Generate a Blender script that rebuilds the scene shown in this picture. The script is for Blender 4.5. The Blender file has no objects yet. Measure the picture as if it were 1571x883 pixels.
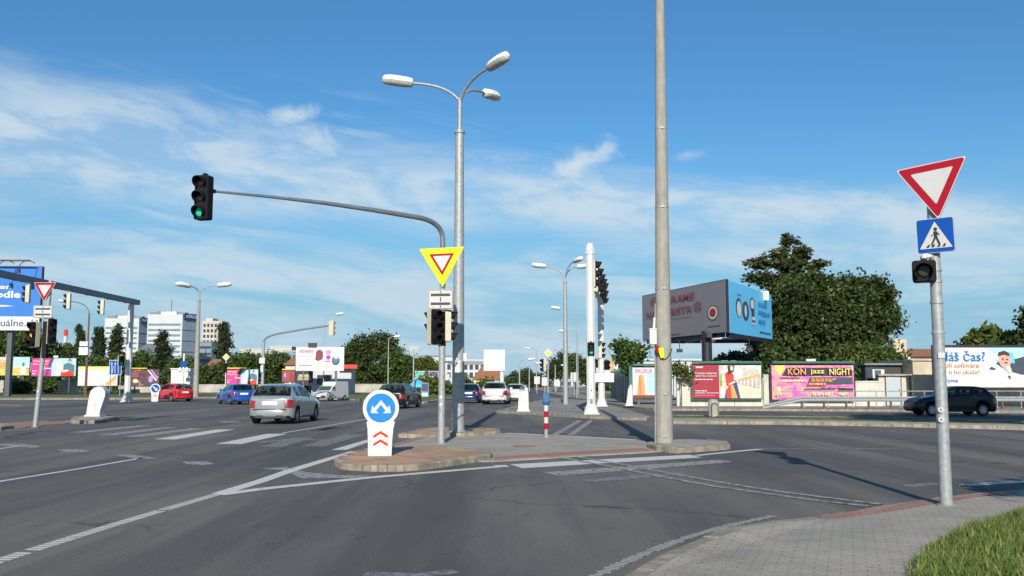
import bpy, math, random
import numpy as np
from mathutils import Vector, Matrix, Euler
R = math.radians
random.seed(7)
SC = bpy.context.scene
COL = SC.collection

# ------------------------------------------------------------------ camera
FPX, W0, H0 = 1400.0, 1571.0, 883.0
CAMH, HOR = 1.6, 586.0
PITCH = math.atan((HOR - H0 / 2) / FPX)
cam_d = bpy.data.cameras.new('camera')
cam = bpy.data.objects.new('camera', cam_d)
COL.objects.link(cam)
cam.location = (0, 0, CAMH)
cam.rotation_euler = (math.pi / 2 + PITCH, 0, 0)
cam_d.sensor_width = 36
cam_d.lens = 36 * FPX / W0
cam_d.clip_start = 0.1
cam_d.clip_end = 6000
SC.camera = cam

# ------------------------------------------------------------------ light
SUN_EL = R(25.2)
SUN_AZ_DIR = Vector((0.036, 1.0, 0)).normalized()      # horizontal travel of the light
sun_d = bpy.data.lights.new('sun', 'SUN')
sun_d.energy = 4.0
sun_d.angle = R(0.5)
sun_d.color = (1.0, 0.93, 0.82)
sun = bpy.data.objects.new('sun', sun_d)
COL.objects.link(sun)
ldir = Vector((SUN_AZ_DIR.x * math.cos(SUN_EL), SUN_AZ_DIR.y * math.cos(SUN_EL), -math.sin(SUN_EL)))
sun.rotation_euler = ldir.to_track_quat('-Z', 'Y').to_euler()
sun.location = (0, -20, 30)

SC.view_settings.view_transform = 'Standard'
SC.view_settings.look = 'None'
SC.view_settings.gamma = 1
SC.view_settings.use_curve_mapping = False
SC.view_settings.exposure = 0.45
SC.cycles.max_bounces = 6
SC.cycles.use_denoising = True

world = bpy.data.worlds.new('World')
SC.world = world
world.use_nodes = True
nt = world.node_tree
nt.nodes.clear()
def N(tree, typ, **kw):
    n = tree.nodes.new(typ)
    for k, v in kw.items():
        if k in n.bl_rna.properties: setattr(n, k, v)
        else: n.inputs[k].default_value = v
    return n
def L(tree, a, b): tree.links.new(a, b)
def build_world():
    T = nt
    sky = N(T, 'ShaderNodeTexSky')
    sky.sky_type = 'NISHITA'
    sky.sun_disc = False
    sky.sun_elevation = SUN_EL
    sky.sun_rotation = math.pi - math.atan2(SUN_AZ_DIR.x, SUN_AZ_DIR.y) * -1
    sky.air_density = 1.25
    sky.dust_density = 0.25
    sky.ozone_density = 2.6
    sky.altitude = 150
    bg = N(T, 'ShaderNodeBackground', Strength=0.085)
    wb = N(T, 'ShaderNodeVectorMath', operation='MULTIPLY')          # camera white balance of the clear sky
    L(T, sky.outputs[0], wb.inputs[0]); wb.inputs[1].default_value = (0.38, 0.73, 1.0)
    L(T, wb.outputs[0], bg.inputs[0])
    bgc = N(T, 'ShaderNodeBackground', Color=(0.72, 0.88, 1.0, 1), Strength=0.60)
    out = N(T, 'ShaderNodeOutputWorld')
    bgh = N(T, 'ShaderNodeBackground', Color=(0.40, 0.74, 1.0, 1), Strength=0.50)
    mixh = N(T, 'ShaderNodeMixShader'); mix = N(T, 'ShaderNodeMixShader')
    L(T, bg.outputs[0], mixh.inputs[1]); L(T, bgh.outputs[0], mixh.inputs[2])
    L(T, mixh.outputs[0], mix.inputs[1]); L(T, bgc.outputs[0], mix.inputs[2]); L(T, mix.outputs[0], out.inputs[0])
    tc = N(T, 'ShaderNodeTexCoord')
    sep = N(T, 'ShaderNodeSeparateXYZ'); L(T, tc.outputs['Generated'], sep.inputs[0])
    def M(op, a, b=None, c=None, clamp=False):
        n = T.nodes.new('ShaderNodeMath'); n.operation = op; n.use_clamp = clamp
        for i, v in enumerate((a, b, c)):
            if v is None: continue
            if isinstance(v, (int, float)): n.inputs[i].default_value = v
            else: L(T, v, n.inputs[i])
        return n.outputs[0]
    X, Y, Z = sep.outputs
    az = M('ARCTAN2', X, Y)
    el = M('ARCSINE', Z)
    def smooth(v, a, b):
        n = T.nodes.new('ShaderNodeMapRange'); n.interpolation_type = 'SMOOTHSTEP'
        L(T, v, n.inputs[0]); n.inputs[1].default_value = a; n.inputs[2].default_value = b
        return n.outputs[0]
    def noise(sx, sy, rot, scale, det, rough, dist=0.0, off=0.0):
        c = N(T, 'ShaderNodeCombineXYZ'); L(T, az, c.inputs[0]); L(T, el, c.inputs[1]); c.inputs[2].default_value = off
        mp = N(T, 'ShaderNodeMapping'); L(T, c.outputs[0], mp.inputs[0])
        mp.inputs['Rotation'].default_value = (0, 0, rot)
        mp2 = N(T, 'ShaderNodeMapping'); L(T, mp.outputs[0], mp2.inputs[0]); mp2.inputs['Scale'].default_value = (sx, sy, 1)
        n = N(T, 'ShaderNodeTexNoise'); L(T, mp2.outputs[0], n.inputs['Vector'])
        n.inputs['Scale'].default_value = scale; n.inputs['Detail'].default_value = det
        n.inputs['Roughness'].default_value = rough; n.inputs['Distortion'].default_value = dist
        return n.outputs[0]
    # long band falling from the left to the right
    n1 = noise(1.0, 4.5, 0.12, 3.2, 9, 0.58, 0.5, 3.1)
    n2 = noise(1.0, 3.0, 0.10, 9.0, 8, 0.6, 0.3, 7.7)
    # band centre
    cen = M('ADD', M('MULTIPLY', az, -0.085), M('MULTIPLY', M('MULTIPLY', az, az), -0.05))
    cen = M('ADD', cen, 0.203)
    wob = M('MULTIPLY', M('SUBTRACT', n1, 0.5), 0.10)
    dist_ = M('SUBTRACT', M('SUBTRACT', el, cen), wob)
    hw = M('MAXIMUM', M('SUBTRACT', 0.040, M('MULTIPLY', az, 0.040)), 0.025)
    up = smooth(M('DIVIDE', M('ABSOLUTE', dist_), hw), 1.55, 0.2)
    band = M('MULTIPLY', up, M('ADD', 0.32, M('MULTIPLY', smooth(n2, 0.38, 0.60), 0.60)))
    # thin lower layers
    n3 = noise(1.0, 5.5, 0.06, 2.6, 8, 0.6, 0.6, 1.3)
    low = M('MULTIPLY', smooth(n3, 0.40, 0.58), smooth(el, 0.225, 0.12))
    low = M('MULTIPLY', low, M('ADD', 0.42, M('MULTIPLY', smooth(n2, 0.38, 0.62), 0.4)))
    n5 = noise(1.0, 7.0, 0.15, 4.6, 9, 0.62, 0.4, 12.3)
    wisp = M('MULTIPLY', M('MULTIPLY', smooth(n5, 0.50, 0.70), smooth(el, 0.335, 0.25)), smooth(az, 0.35, -0.3))
    wisp = M('MULTIPLY', wisp, 0.55)
    # haze towards the horizon
    hz = M('MULTIPLY', smooth(el, 0.30, 0.0), 0.92)
    # separate puffs
    n4 = noise(1.0, 1.6, 0.3, 20.0, 8, 0.62, 0.6, 5.0)
    tot = M('MAXIMUM', M('MAXIMUM', band, low), wisp)
    for (px, py, rx, ry, rot, k) in ((440, 168, 46, 17, 0.15, 0.85), (482, 210, 62, 28, -0.25, 0.75), (880, 250, 70, 26, 0.42, 0.95), (925, 228, 34, 14, 0.5, 0.7),
                                   (1062, 232, 34, 13, 0.0, 0.45), (620, 250, 90, 16, -0.1, 0.35), (1180, 300, 70, 14, -0.15, 0.4)):
        a0 = math.atan((px - 785.5) / 1400); e0 = math.atan((586 - py) / 1400 * math.cos(a0))
        c, s = math.cos(rot), math.sin(rot)
        da = M('SUBTRACT', az, a0); de = M('SUBTRACT', el, e0)
        u = M('DIVIDE', M('ADD', M('MULTIPLY', da, c), M('MULTIPLY', de, s)), rx / 1400)
        v = M('DIVIDE', M('SUBTRACT', M('MULTIPLY', de, c), M('MULTIPLY', da, s)), ry / 1400)
        r = M('SQRT', M('ADD', M('MULTIPLY', u, u), M('MULTIPLY', v, v)))
        r = M('ADD', r, M('MULTIPLY', M('SUBTRACT', n4, 0.5), 2.6))
        p = M('MULTIPLY', smooth(r, 1.2, 0.0), k * 1.05)
        tot = M('MAXIMUM', tot, p)
    L(T, hz, mixh.inputs[0])
    white = M('MULTIPLY', smooth(el, 0.12, -0.01), 0.16)
    fac = M('MAXIMUM', tot, white, clamp=True)
    L(T, fac, mix.inputs[0])
build_world()

# ------------------------------------------------------------------ pixel -> place helpers (used to read positions off the survey photo)
CP, SP = math.cos(PITCH), math.sin(PITCH)
def ray(px, py):
    u = (px - W0 / 2) / FPX; v = (H0 / 2 - py) / FPX
    return Vector((u, CP - v * SP, SP + v * CP))
def G(px, py, z=0.0):
    d = ray(px, py); t = (z - CAMH) / d.z
    return Vector((d.x * t, d.y * t, z))
def P(px, py, Y):
    d = ray(px, py); t = Y / d.y
    return Vector((d.x * t, Y, CAMH + d.z * t))

# ------------------------------------------------------------------ materials
MATS = {}
def mat(name, col, rough=0.6, metal=0.0, var=0.12, scale=6.0, coat=0.0, bump=0.0, emit=0.0, bscale=None, spec=None, dirt=None):
    m = bpy.data.materials.new(name); m.use_nodes = True
    t = m.node_tree; b = t.nodes['Principled BSDF']
    b.inputs['Roughness'].default_value = rough; b.inputs['Metallic'].default_value = metal
    if coat: b.inputs['Coat Weight'].default_value = coat; b.inputs['Coat Roughness'].default_value = 0.05
    if spec is not None: b.inputs['Specular IOR Level'].default_value = spec
    tc = N(t, 'ShaderNodeTexCoord')
    n = N(t, 'ShaderNodeTexNoise'); n.inputs['Scale'].default_value = scale; n.inputs['Detail'].default_value = 5
    L(t, tc.outputs['Object'], n.inputs['Vector'])
    r = N(t, 'ShaderNodeMapRange'); L(t, n.outputs[0], r.inputs[0])
    r.inputs[1].default_value = 0.3; r.inputs[2].default_value = 0.7
    r.inputs[3].default_value = 1 - var; r.inputs[4].default_value = 1 + var
    mx = N(t, 'ShaderNodeVectorMath', operation='SCALE'); mx.inputs[0].default_value = col[:3]
    L(t, r.outputs[0], mx.inputs['Scale'])
    last = mx.outputs[0]
    if dirt:                                            # streaky grime, (colour, amount)
        mp = N(t, 'ShaderNodeMapping'); mp.inputs['Scale'].default_value = (5, 5, 0.8); L(t, tc.outputs['Object'], mp.inputs[0])
        n2 = N(t, 'ShaderNodeTexNoise'); n2.inputs['Scale'].default_value = 2.0; n2.inputs['Detail'].default_value = 6; L(t, mp.outputs[0], n2.inputs['Vector'])
        r2 = N(t, 'ShaderNodeMapRange'); L(t, n2.outputs[0], r2.inputs[0]); r2.inputs[1].default_value = 0.45; r2.inputs[2].default_value = 0.75
        r2.inputs[4].default_value = dirt[1]
        mm = N(t, 'ShaderNodeMix', data_type='RGBA'); L(t, r2.outputs[0], mm.inputs[0]); L(t, last, mm.inputs[6]); mm.inputs[7].default_value = (*dirt[0], 1)
        last = mm.outputs[2]
    L(t, last, b.inputs['Base Color'])
    if bump:
        n3 = N(t, 'ShaderNodeTexNoise'); n3.inputs['Scale'].default_value = bscale or scale * 8; n3.inputs['Detail'].default_value = 4
        L(t, tc.outputs['Object'], n3.inputs['Vector'])
        bp = N(t, 'ShaderNodeBump', Strength=bump, Distance=0.01); L(t, n3.outputs[0], bp.inputs['Height']); L(t, bp.outputs[0], b.inputs['Normal'])
    if emit:
        b.inputs['Emission Color'].default_value = (*col[:3], 1); b.inputs['Emission Strength'].default_value = emit
    MATS[name] = m
    return m
def glass_mat(name, col, rough=0.03):
    m = mat(name, col, rough, 0.0, 0.05, 3, coat=0.6)
    t = m.node_tree; b = t.nodes['Principled BSDF']; out = t.nodes['Material Output']
    tr = N(t, 'ShaderNodeBsdfTransparent'); tr.inputs[0].default_value = (0.50, 0.60, 0.55, 1)
    mx = N(t, 'ShaderNodeMixShader'); mx.inputs[0].default_value = 0.6
    L(t, b.outputs[0], mx.inputs[1]); L(t, tr.outputs[0], mx.inputs[2]); L(t, mx.outputs[0], out.inputs[0])
    return m

mat('galvanised', (0.32, 0.34, 0.34), 0.5, 0.2, 0.22, 14, dirt=((0.25, 0.24, 0.22), 0.35))
mat('steel_dark', (0.10, 0.11, 0.12), 0.5, 0.4, 0.15, 8)
mat('steel_grey', (0.17, 0.19, 0.21), 0.5, 0.2, 0.15, 5)
mat('concrete_pole', (0.31, 0.295, 0.255), 0.85, 0, 0.10, 5, bump=0.3, dirt=((0.21, 0.20, 0.175), 0.7))
mat('concrete', (0.36, 0.33, 0.28), 0.9, 0, 0.2, 2.5, bump=0.4, bscale=20, dirt=((0.2, 0.19, 0.17), 0.55))
mat('white_paint', (0.62, 0.62, 0.60), 0.45, 0, 0.04, 4, dirt=((0.48, 0.46, 0.42), 0.45))
mat('white_plastic', (0.66, 0.65, 0.62), 0.5, 0, 0.07, 5, bump=0.15, bscale=9, dirt=((0.36, 0.33, 0.28), 0.75))
mat('cream', (0.54, 0.50, 0.37), 0.5, 0, 0.08, 6, dirt=((0.35, 0.33, 0.27), 0.4))
mat('black_plastic', (0.010, 0.010, 0.011), 0.7, 0, 0.2, 8, spec=0.2)
mat('sign_white', (0.52, 0.52, 0.51), 0.55, 0, 0.03, 6, dirt=((0.42, 0.41, 0.39), 0.3), spec=0.3)
mat('sign_red', (0.34, 0.008, 0.022), 0.6, 0, 0.05, 6, spec=0.15)
mat('sign_orange_red', (0.50, 0.045, 0.025), 0.6, 0, 0.06, 6, spec=0.15)
mat('sign_yellow', (0.58, 0.68, 0.02), 0.6, 0, 0.03, 6, spec=0.15)
mat('sign_blue', (0.004, 0.07, 0.33), 0.6, 0, 0.04, 6, spec=0.15)
mat('sign_cyan_blue', (0.02, 0.20, 0.52), 0.6, 0, 0.05, 6, spec=0.15)
mat('sign_black', (0.02, 0.02, 0.022), 0.5, 0, 0.1, 6)
mat('sign_back', (0.30, 0.31, 0.32), 0.5, 0.5, 0.1, 6)
mat('lens_off_red', (0.014, 0.003, 0.003), 0.35, 0, 0.1, 6)
mat('lens_off_amber', (0.014, 0.008, 0.003), 0.35, 0, 0.1, 6)
mat('lens_off_green', (0.003, 0.014, 0.010), 0.35, 0, 0.1, 6)
mat('lens_green', (0.01, 0.40, 0.26), 0.4, 0, 0, 6, emit=0.15)
mat('lens_amber', (1.0, 0.28, 0.03), 0.3, 0, 0, 6, emit=0.7)
mat('lamp_glass', (0.42, 0.43, 0.40), 0.15, 0, 0.1, 6)
mat('lamp_shell', (0.80, 0.79, 0.76), 0.4, 0, 0.05, 6)
mat('rust', (0.16, 0.07, 0.04), 0.8, 0, 0.3, 10)
mat('blue_box', (0.02, 0.10, 0.26), 0.4, 0, 0.08, 5)
mat('tyre', (0.018, 0.018, 0.018), 0.85, 0, 0.15, 12)
mat('rim', (0.42, 0.43, 0.45), 0.35, 0.7, 0.1, 10)
glass_mat('car_glass', (0.012, 0.016, 0.018))
mat('tail_red', (0.26, 0.008, 0.010), 0.3, 0, 0.1, 10, coat=0.8)
mat('head_lamp', (0.6, 0.62, 0.65), 0.1, 0.3, 0.1, 10, coat=1)
mat('plate_white', (0.78, 0.78, 0.76), 0.4, 0, 0.02, 10)
mat('under', (0.012, 0.012, 0.012), 0.9, 0, 0.1, 4)
mat('seat_cloth', (0.035, 0.035, 0.038), 0.9, 0, 0.2, 8)
mat('trim', (0.03, 0.03, 0.032), 0.6, 0, 0.1, 8)
def paint(name, col, metal=0.0): return mat(name, col, 0.28, metal, 0.04, 2, coat=1.0)
paint('paint_silver', (0.36, 0.38, 0.40), 0.35)
paint('paint_red', (0.60, 0.012, 0.018))
paint('paint_blue', (0.01, 0.09, 0.42), 0.2)
paint('paint_navy', (0.012, 0.03, 0.13), 0.2)
mat('paint_dark', (0.008, 0.009, 0.012), 0.3, 0, 0.04, 2, coat=0.5, spec=0.4)
mat('paint_black', (0.006, 0.004, 0.008), 0.35, 0, 0.04, 2, coat=0.25, spec=0.3)
paint('paint_white', (0.62, 0.62, 0.60))

# ------------------------------------------------------------------ mesh builder
class MB:
    def __init__(s): s.v = []; s.f = []; s.m = []
    def add(s, pts, faces, m=0):
        o = len(s.v); s.v += [tuple(p) for p in pts]
        s.f += [tuple(i + o for i in f) for f in faces]; s.m += [m] * len(faces)
        return s
    def poly(s, pts, m=0): return s.add(pts, [tuple(range(len(pts)))], m)
    def box(s, c, d, m=0, rz=0.0, taper=1.0):
        x, y, z = d[0] / 2, d[1] / 2, d[2] / 2
        pts = []
        for zz, k in ((-z, 1), (z, taper)):
            for a, b in ((-x, -y), (x, -y), (x, y), (-x, y)):
                a *= k; b *= k
                pts.append((c[0] + a * math.cos(rz) - b * math.sin(rz), c[1] + a * math.sin(rz) + b * math.cos(rz), c[2] + zz))
        return s.add(pts, [(3, 2, 1, 0), (4, 5, 6, 7), (0, 1, 5, 4), (1, 2, 6, 5), (2, 3, 7, 6), (3, 0, 4, 7)], m)
    def tube(s, pts, rad, n=12, m=0, caps=True, phase=0.0):
        pts = [Vector(p) for p in pts]
        if not isinstance(rad, (list, tuple)): rad = [rad] * len(pts)
        ring = []; up = None
        for i, p in enumerate(pts):
            d = (pts[min(i + 1, len(pts) - 1)] - pts[max(i - 1, 0)])
            if d.length < 1e-9: d = Vector((0, 0, 1))
            d.normalize()
            if up is None:
                up = Vector((1, 0, 0)) if abs(d.x) < 0.9 else Vector((0, 1, 0))
            a = (up - d * up.dot(d)).normalized(); up = a; b = d.cross(a)
            ring.append([p + (a * math.cos(phase + 2 * math.pi * k / n) + b * math.sin(phase + 2 * math.pi * k / n)) * rad[i] for k in range(n)])
        V = [q for r in ring for q in r]; F = []
        for i in range(len(pts) - 1):
            for k in range(n):
                F.append((i * n + k, i * n + (k + 1) % n, (i + 1) * n + (k + 1) % n, (i + 1) * n + k))
        if caps:
            F.append(tuple(reversed(range(n)))); F.append(tuple((len(pts) - 1) * n + k for k in range(n)))
        return s.add(V, F, m)
    def lathe(s, prof, n=16, m=0, c=(0, 0, 0), sx=1.0, sy=1.0, phase=0.0):     # prof: (r, z)
        V = []; F = []
        for r, z in prof:
            for k in range(n):
                a = 2 * math.pi * k / n + phase
                V.append((c[0] + r * sx * math.cos(a), c[1] + r * sy * math.sin(a), c[2] + z))
        for i in range(len(prof) - 1):
            for k in range(n): F.append((i * n + k, i * n + (k + 1) % n, (i + 1) * n + (k + 1) % n, (i + 1) * n + k))
        F.append(tuple(reversed(range(n)))); F.append(tuple((len(prof) - 1) * n + k for k in range(n)))
        return s.add(V, F, m)
    def pxz(s, poly, y0, y1, m=0, c=(0, 0), ms=None):            # polygon in XZ, front at y0 (towards -Y), back at y1
        area = sum(poly[i][0] * poly[(i + 1) % len(poly)][1] - poly[(i + 1) % len(poly)][0] * poly[i][1] for i in range(len(poly)))
        if area < 0: poly = poly[::-1]
        n = len(poly)
        V = [(c[0] + x, y0, c[1] + z) for x, z in poly] + [(c[0] + x, y1, c[1] + z) for x, z in poly]
        s.add(V[:n] , [tuple(range(n))], m)
        s.add(V, [tuple(reversed(range(n, 2 * n)))] + [((i + 1) % n, i, i + n, (i + 1) % n + n) for i in range(n)], m if ms is None else ms)
        return s
    def pxy(s, poly, z0, z1, m=0, ms=None, zf=None):             # ground slab, polygon in XY
        area = sum(poly[i][0] * poly[(i + 1) % len(poly)][1] - poly[(i + 1) % len(poly)][0] * poly[i][1] for i in range(len(poly)))
        if area < 0: poly = poly[::-1]
        n = len(poly); zt = [zf(p) if zf else z1 for p in poly]
        V = [(p[0], p[1], zt[i]) for i, p in enumerate(poly)]
        s.add(V, [tuple(range(n))], m)
        V2 = V + [(p[0], p[1], z0) for p in poly]
        s.add(V2, [(i, i + n, (i + 1) % n + n, (i + 1) % n) for i in range(n)], m if ms is None else ms)
        return s
    def build(s, name, mats, parent=None, loc=(0, 0, 0), rot=(0, 0, 0), smooth=35, bevel=0.0, label=None, fix=False):
        me = bpy.data.meshes.new(name); me.from_pydata(s.v, [], s.f)
        if not isinstance(mats, (list, tuple)): mats = [mats]
        for m in mats: me.materials.append(MATS[m] if isinstance(m, str) else m)
        me.polygons.foreach_set('material_index', s.m)
        if smooth:
            me.polygons.foreach_set('use_smooth', [True] * len(me.polygons)); me.set_sharp_from_angle(angle=R(smooth))
        me.update()
        o = bpy.data.objects.new(name, me); COL.objects.link(o)
        o.location = loc; o.rotation_euler = rot
        if parent: o.parent = parent
        if bevel:
            b = o.modifiers.new('bevel', 'BEVEL'); b.width = bevel; b.segments = 2; b.limit_method = 'ANGLE'; b.angle_limit = R(40)
        if label: o['label'] = label
        return o

def thing(name, label, cat, loc=(0, 0, 0), rz=0.0, group=None):
    o = bpy.data.objects.new(name, None); COL.objects.link(o); o.empty_display_size = 0.3
    o.location = loc; o.rotation_euler = (0, 0, rz); tag(o, label, cat, group)
    return o
def tag(o, label, cat, group=None):
    o['label'] = label; o['category'] = cat
    if group: o['group'] = group
    return o
def struct(o): o['kind'] = 'structure'; return o
def copy_tree(o, parent=None):
    c = o.copy(); COL.objects.link(c); c.parent = parent
    for ch in list(o.children): copy_tree(ch, c)
    return c

def circle(cx, cz, rx, rz=None, n=28, a0=0.0, a1=360.0):
    rz = rx if rz is None else rz
    full = abs(a1 - a0 - 360) < 1e-6
    k = n if full else n + 1
    return [(cx + rx * math.cos(R(a0 + (a1 - a0) * i / n)), cz + rz * math.sin(R(a0 + (a1 - a0) * i / n))) for i in range(k)]
def round_poly(pts, r, n=4):
    out = []; m = len(pts)
    for i in range(m):
        a, b, c = Vector(pts[i - 1]), Vector(pts[i]), Vector(pts[(i + 1) % m])
        u = (a - b).normalized(); v = (c - b).normalized()
        for k in range(n + 1):
            t = k / n
            p0 = b + u * r; p1 = b + v * r
            q = p0 * (1 - t) ** 2 + b * 2 * t * (1 - t) + p1 * t * t
            out.append((q.x, q.y))
    return out
def tri_down(side, r=0.04):
    h = side * math.sqrt(3) / 2
    return round_poly([(-side / 2, h / 3), (side / 2, h / 3), (0, -2 * h / 3)], r)
def bezier(p0, p1, p2, n=10):
    p0, p1, p2 = Vector(p0), Vector(p1), Vector(p2)
    return [p0 * (1 - t) ** 2 + p1 * 2 * t * (1 - t) + p2 * t * t for t in [i / n for i in range(n + 1)]]

def text_part(s, m, parent, x, z, y=-0.01, w=None, h=None, name='lettering', bold=0.008, align='LEFT', shear=0.0, rot=0.0):
    """flat lettering facing -Y, fitted into w x h, lower-left (or centre) at x,z"""
    c = bpy.data.curves.new('lettering', 'FONT'); c.body = s; c.size = 1; c.offset = bold; c.shear = shear; c.extrude = 0.002
    c.resolution_u = 3
    o = bpy.data.objects.new('tmp', c); COL.objects.link(o)
    bpy.context.view_layer.update()
    dg = bpy.context.evaluated_depsgraph_get()
    me = bpy.data.meshes.new_from_object(o.evaluated_get(dg)); bpy.data.objects.remove(o); bpy.data.curves.remove(c)
    co = np.empty(len(me.vertices) * 3); me.vertices.foreach_get('co', co); co = co.reshape(-1, 3)
    mn, mx = co.min(0), co.max(0)
    sw = (w / (mx[0] - mn[0])) if w else None; sh = (h / (mx[1] - mn[1])) if h else None
    sw = sw or sh; sh = sh or sw
    X = (co[:, 0] - mn[0]) * sw; Zz = (co[:, 1] - mn[1]) * sh
    if align == 'CENTER': X = X - X.max() / 2; Zz = Zz - Zz.max() / 2
    if rot: X, Zz = X * math.cos(rot) - Zz * math.sin(rot), X * math.sin(rot) + Zz * math.cos(rot)
    new = np.stack([X, -co[:, 2], Zz], 1)
    me.vertices.foreach_set('co', new.ravel()); me.materials.clear(); me.materials.append(MATS[m]); me.update()
    me.name = name
    t = bpy.data.objects.new(name, me); COL.objects.link(t); t.parent = parent; t.location = (x, y, z)
    return t

# ------------------------------------------------------------------ ground materials
def asphalt(name, base, tint, streak=True):
    m = bpy.data.materials.new(name); m.use_nodes = True; t = m.node_tree; b = t.nodes['Principled BSDF']
    tc = N(t, 'ShaderNodeTexCoord')
    def noise(scale, det, sc=(1, 1, 1), rough=0.6):
        mp = N(t, 'ShaderNodeMapping'); mp.inputs['Scale'].default_value = sc; L(t, tc.outputs['Object'], mp.inputs[0])
        n = N(t, 'ShaderNodeTexNoise'); n.inputs['Scale'].default_value = scale; n.inputs['Detail'].default_value = det; n.inputs['Roughness'].default_value = rough
        L(t, mp.outputs[0], n.inputs['Vector']); return n.outputs[0]
    def rng(v, a, b_, c, d):
        r = N(t, 'ShaderNodeMapRange'); L(t, v, r.inputs[0])
        for i, q in enumerate((a, b_, c, d)): r.inputs[i + 1].default_value = q
        return r.outputs[0]
    def mixc(f, a, b_):
        x = N(t, 'ShaderNodeMix', data_type='RGBA'); L(t, f, x.inputs[0])
        for i, q in ((6, a), (7, b_)):
            if isinstance(q, tuple): x.inputs[i].default_value = (*q, 1)
            else: L(t, q, x.inputs[i])
        return x.outputs[2]
    big = rng(noise(0.20, 6, (1.2, 0.35, 1), 0.62), 0.37, 0.58, 0, 1)
    c = mixc(big, base, tint)
    tracks = rng(noise(0.75, 5, (1.0, 0.045, 1)), 0.45, 0.60, 0.0, 0.6)
    c = mixc(tracks, c, tuple(q * 0.72 for q in base))
    fine = rng(noise(38, 4, (1, 1, 1), 0.75), 0.3, 0.7, 0.60, 1.42)
    sc_ = N(t, 'ShaderNodeVectorMath', operation='SCALE'); L(t, c, sc_.inputs[0]); L(t, fine, sc_.inputs['Scale'])
    c = sc_.outputs[0]
    spots = rng(noise(2.3, 7, (1, 0.6, 1), 0.72), 0.60, 0.68, 0, 0.55)
    c = mixc(spots, c, tuple(q * 0.45 for q in base))
    vor = N(t, 'ShaderNodeTexVoronoi', feature='DISTANCE_TO_EDGE'); vor.inputs['Scale'].default_value = 0.22
    wv = N(t, 'ShaderNodeMapping'); L(t, tc.outputs['Object'], wv.inputs[0])
    nz = N(t, 'ShaderNodeTexNoise'); nz.inputs['Scale'].default_value = 1.1; nz.inputs['Detail'].default_value = 6; L(t, tc.outputs['Object'], nz.inputs['Vector'])
    ad = N(t, 'ShaderNodeVectorMath', operation='MULTIPLY_ADD'); L(t, nz.outputs['Color'], ad.inputs[0]); ad.inputs[1].default_value = (1.6, 1.6, 0); L(t, wv.outputs[0], ad.inputs[2])
    L(t, ad.outputs[0], vor.inputs['Vector'])
    gate = rng(noise(0.12, 2), 0.5, 0.56, 0, 1)
    cr = N(t, 'ShaderNodeMath', operation='MULTIPLY'); L(t, rng(vor.outputs[0], 0.0, 0.008, 0.7, 0), cr.inputs[0]); L(t, gate, cr.inputs[1])
    c = mixc(cr.outputs[0], c, (0.012, 0.012, 0.012))
    v2 = N(t, 'ShaderNodeTexVoronoi', feature='F1'); v2.inputs['Scale'].default_value = 2.2; L(t, tc.outputs['Object'], v2.inputs['Vector'])
    c = mixc(rng(v2.outputs['Distance'], 0.035, 0.055, 0.75, 0), c, (0.03, 0.03, 0.03))
    v3 = N(t, 'ShaderNodeTexVoronoi', feature='F1'); v3.inputs['Scale'].default_value = 3.4; L(t, tc.outputs['Object'], v3.inputs['Vector'])
    c = mixc(rng(v3.outputs['Distance'], 0.02, 0.035, 0.8, 0), c, (0.30, 0.28, 0.24))
    L(t, c, b.inputs['Base Color'])
    b.inputs['Roughness'].default_value = 0.82; b.inputs['Specular IOR Level'].default_value = 0.35
    bp = N(t, 'ShaderNodeBump', Strength=0.5, Distance=0.01); L(t, noise(90, 3), bp.inputs['Height']); L(t, bp.outputs[0], b.inputs['Normal'])
    MATS[name] = m
asphalt('asphalt', (0.094, 0.092, 0.086), (0.170, 0.157, 0.135))
asphalt('asphalt_far', (0.10, 0.10, 0.10), (0.13, 0.125, 0.12))

def worn_paint(name, col, wear, scale=3.0):
    m = bpy.data.materials.new(name); m.use_nodes = True; t = m.node_tree; b = t.nodes['Principled BSDF']
    tc = N(t, 'ShaderNodeTexCoord'); n = N(t, 'ShaderNodeTexNoise'); n.inputs['Scale'].default_value = scale; n.inputs['Detail'].default_value = 8; n.inputs['Roughness'].default_value = 0.72
    L(t, tc.outputs['Object'], n.inputs['Vector'])
    r = N(t, 'ShaderNodeMapRange'); L(t, n.outputs[0], r.inputs[0]); c0 = 0.70 - wear * 0.42
    r.inputs[1].default_value = c0 - 0.06; r.inputs[2].default_value = c0 + 0.10
    x = N(t, 'ShaderNodeMix', data_type='RGBA'); L(t, r.outputs[0], x.inputs[0]); x.inputs[6].default_value = (*col, 1); x.inputs[7].default_value = (0.10, 0.098, 0.092, 1)
    n2 = N(t, 'ShaderNodeTexNoise'); n2.inputs['Scale'].default_value = 45; L(t, tc.outputs['Object'], n2.inputs['Vector'])
    r2 = N(t, 'ShaderNodeMapRange'); L(t, n2.outputs[0], r2.inputs[0]); r2.inputs[1].default_value = 0.3; r2.inputs[2].default_value = 0.7; r2.inputs[3].default_value = 0.85; r2.inputs[4].default_value = 1.12
    s = N(t, 'ShaderNodeVectorMath', operation='SCALE'); L(t, x.outputs[2], s.inputs[0]); L(t, r2.outputs[0], s.inputs['Scale'])
    L(t, s.outputs[0], b.inputs['Base Color']); b.inputs['Roughness'].default_value = 0.75
    MATS[name] = m
worn_paint('road_paint', (0.62, 0.60, 0.54), 0.20, 7)
worn_paint('road_paint_worn', (0.42, 0.405, 0.365), 0.50, 9)
worn_paint('road_paint_faint', (0.29, 0.28, 0.255), 0.55, 9)
worn_paint('edge_paint', (0.46, 0.45, 0.41), 0.05, 9)

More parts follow.
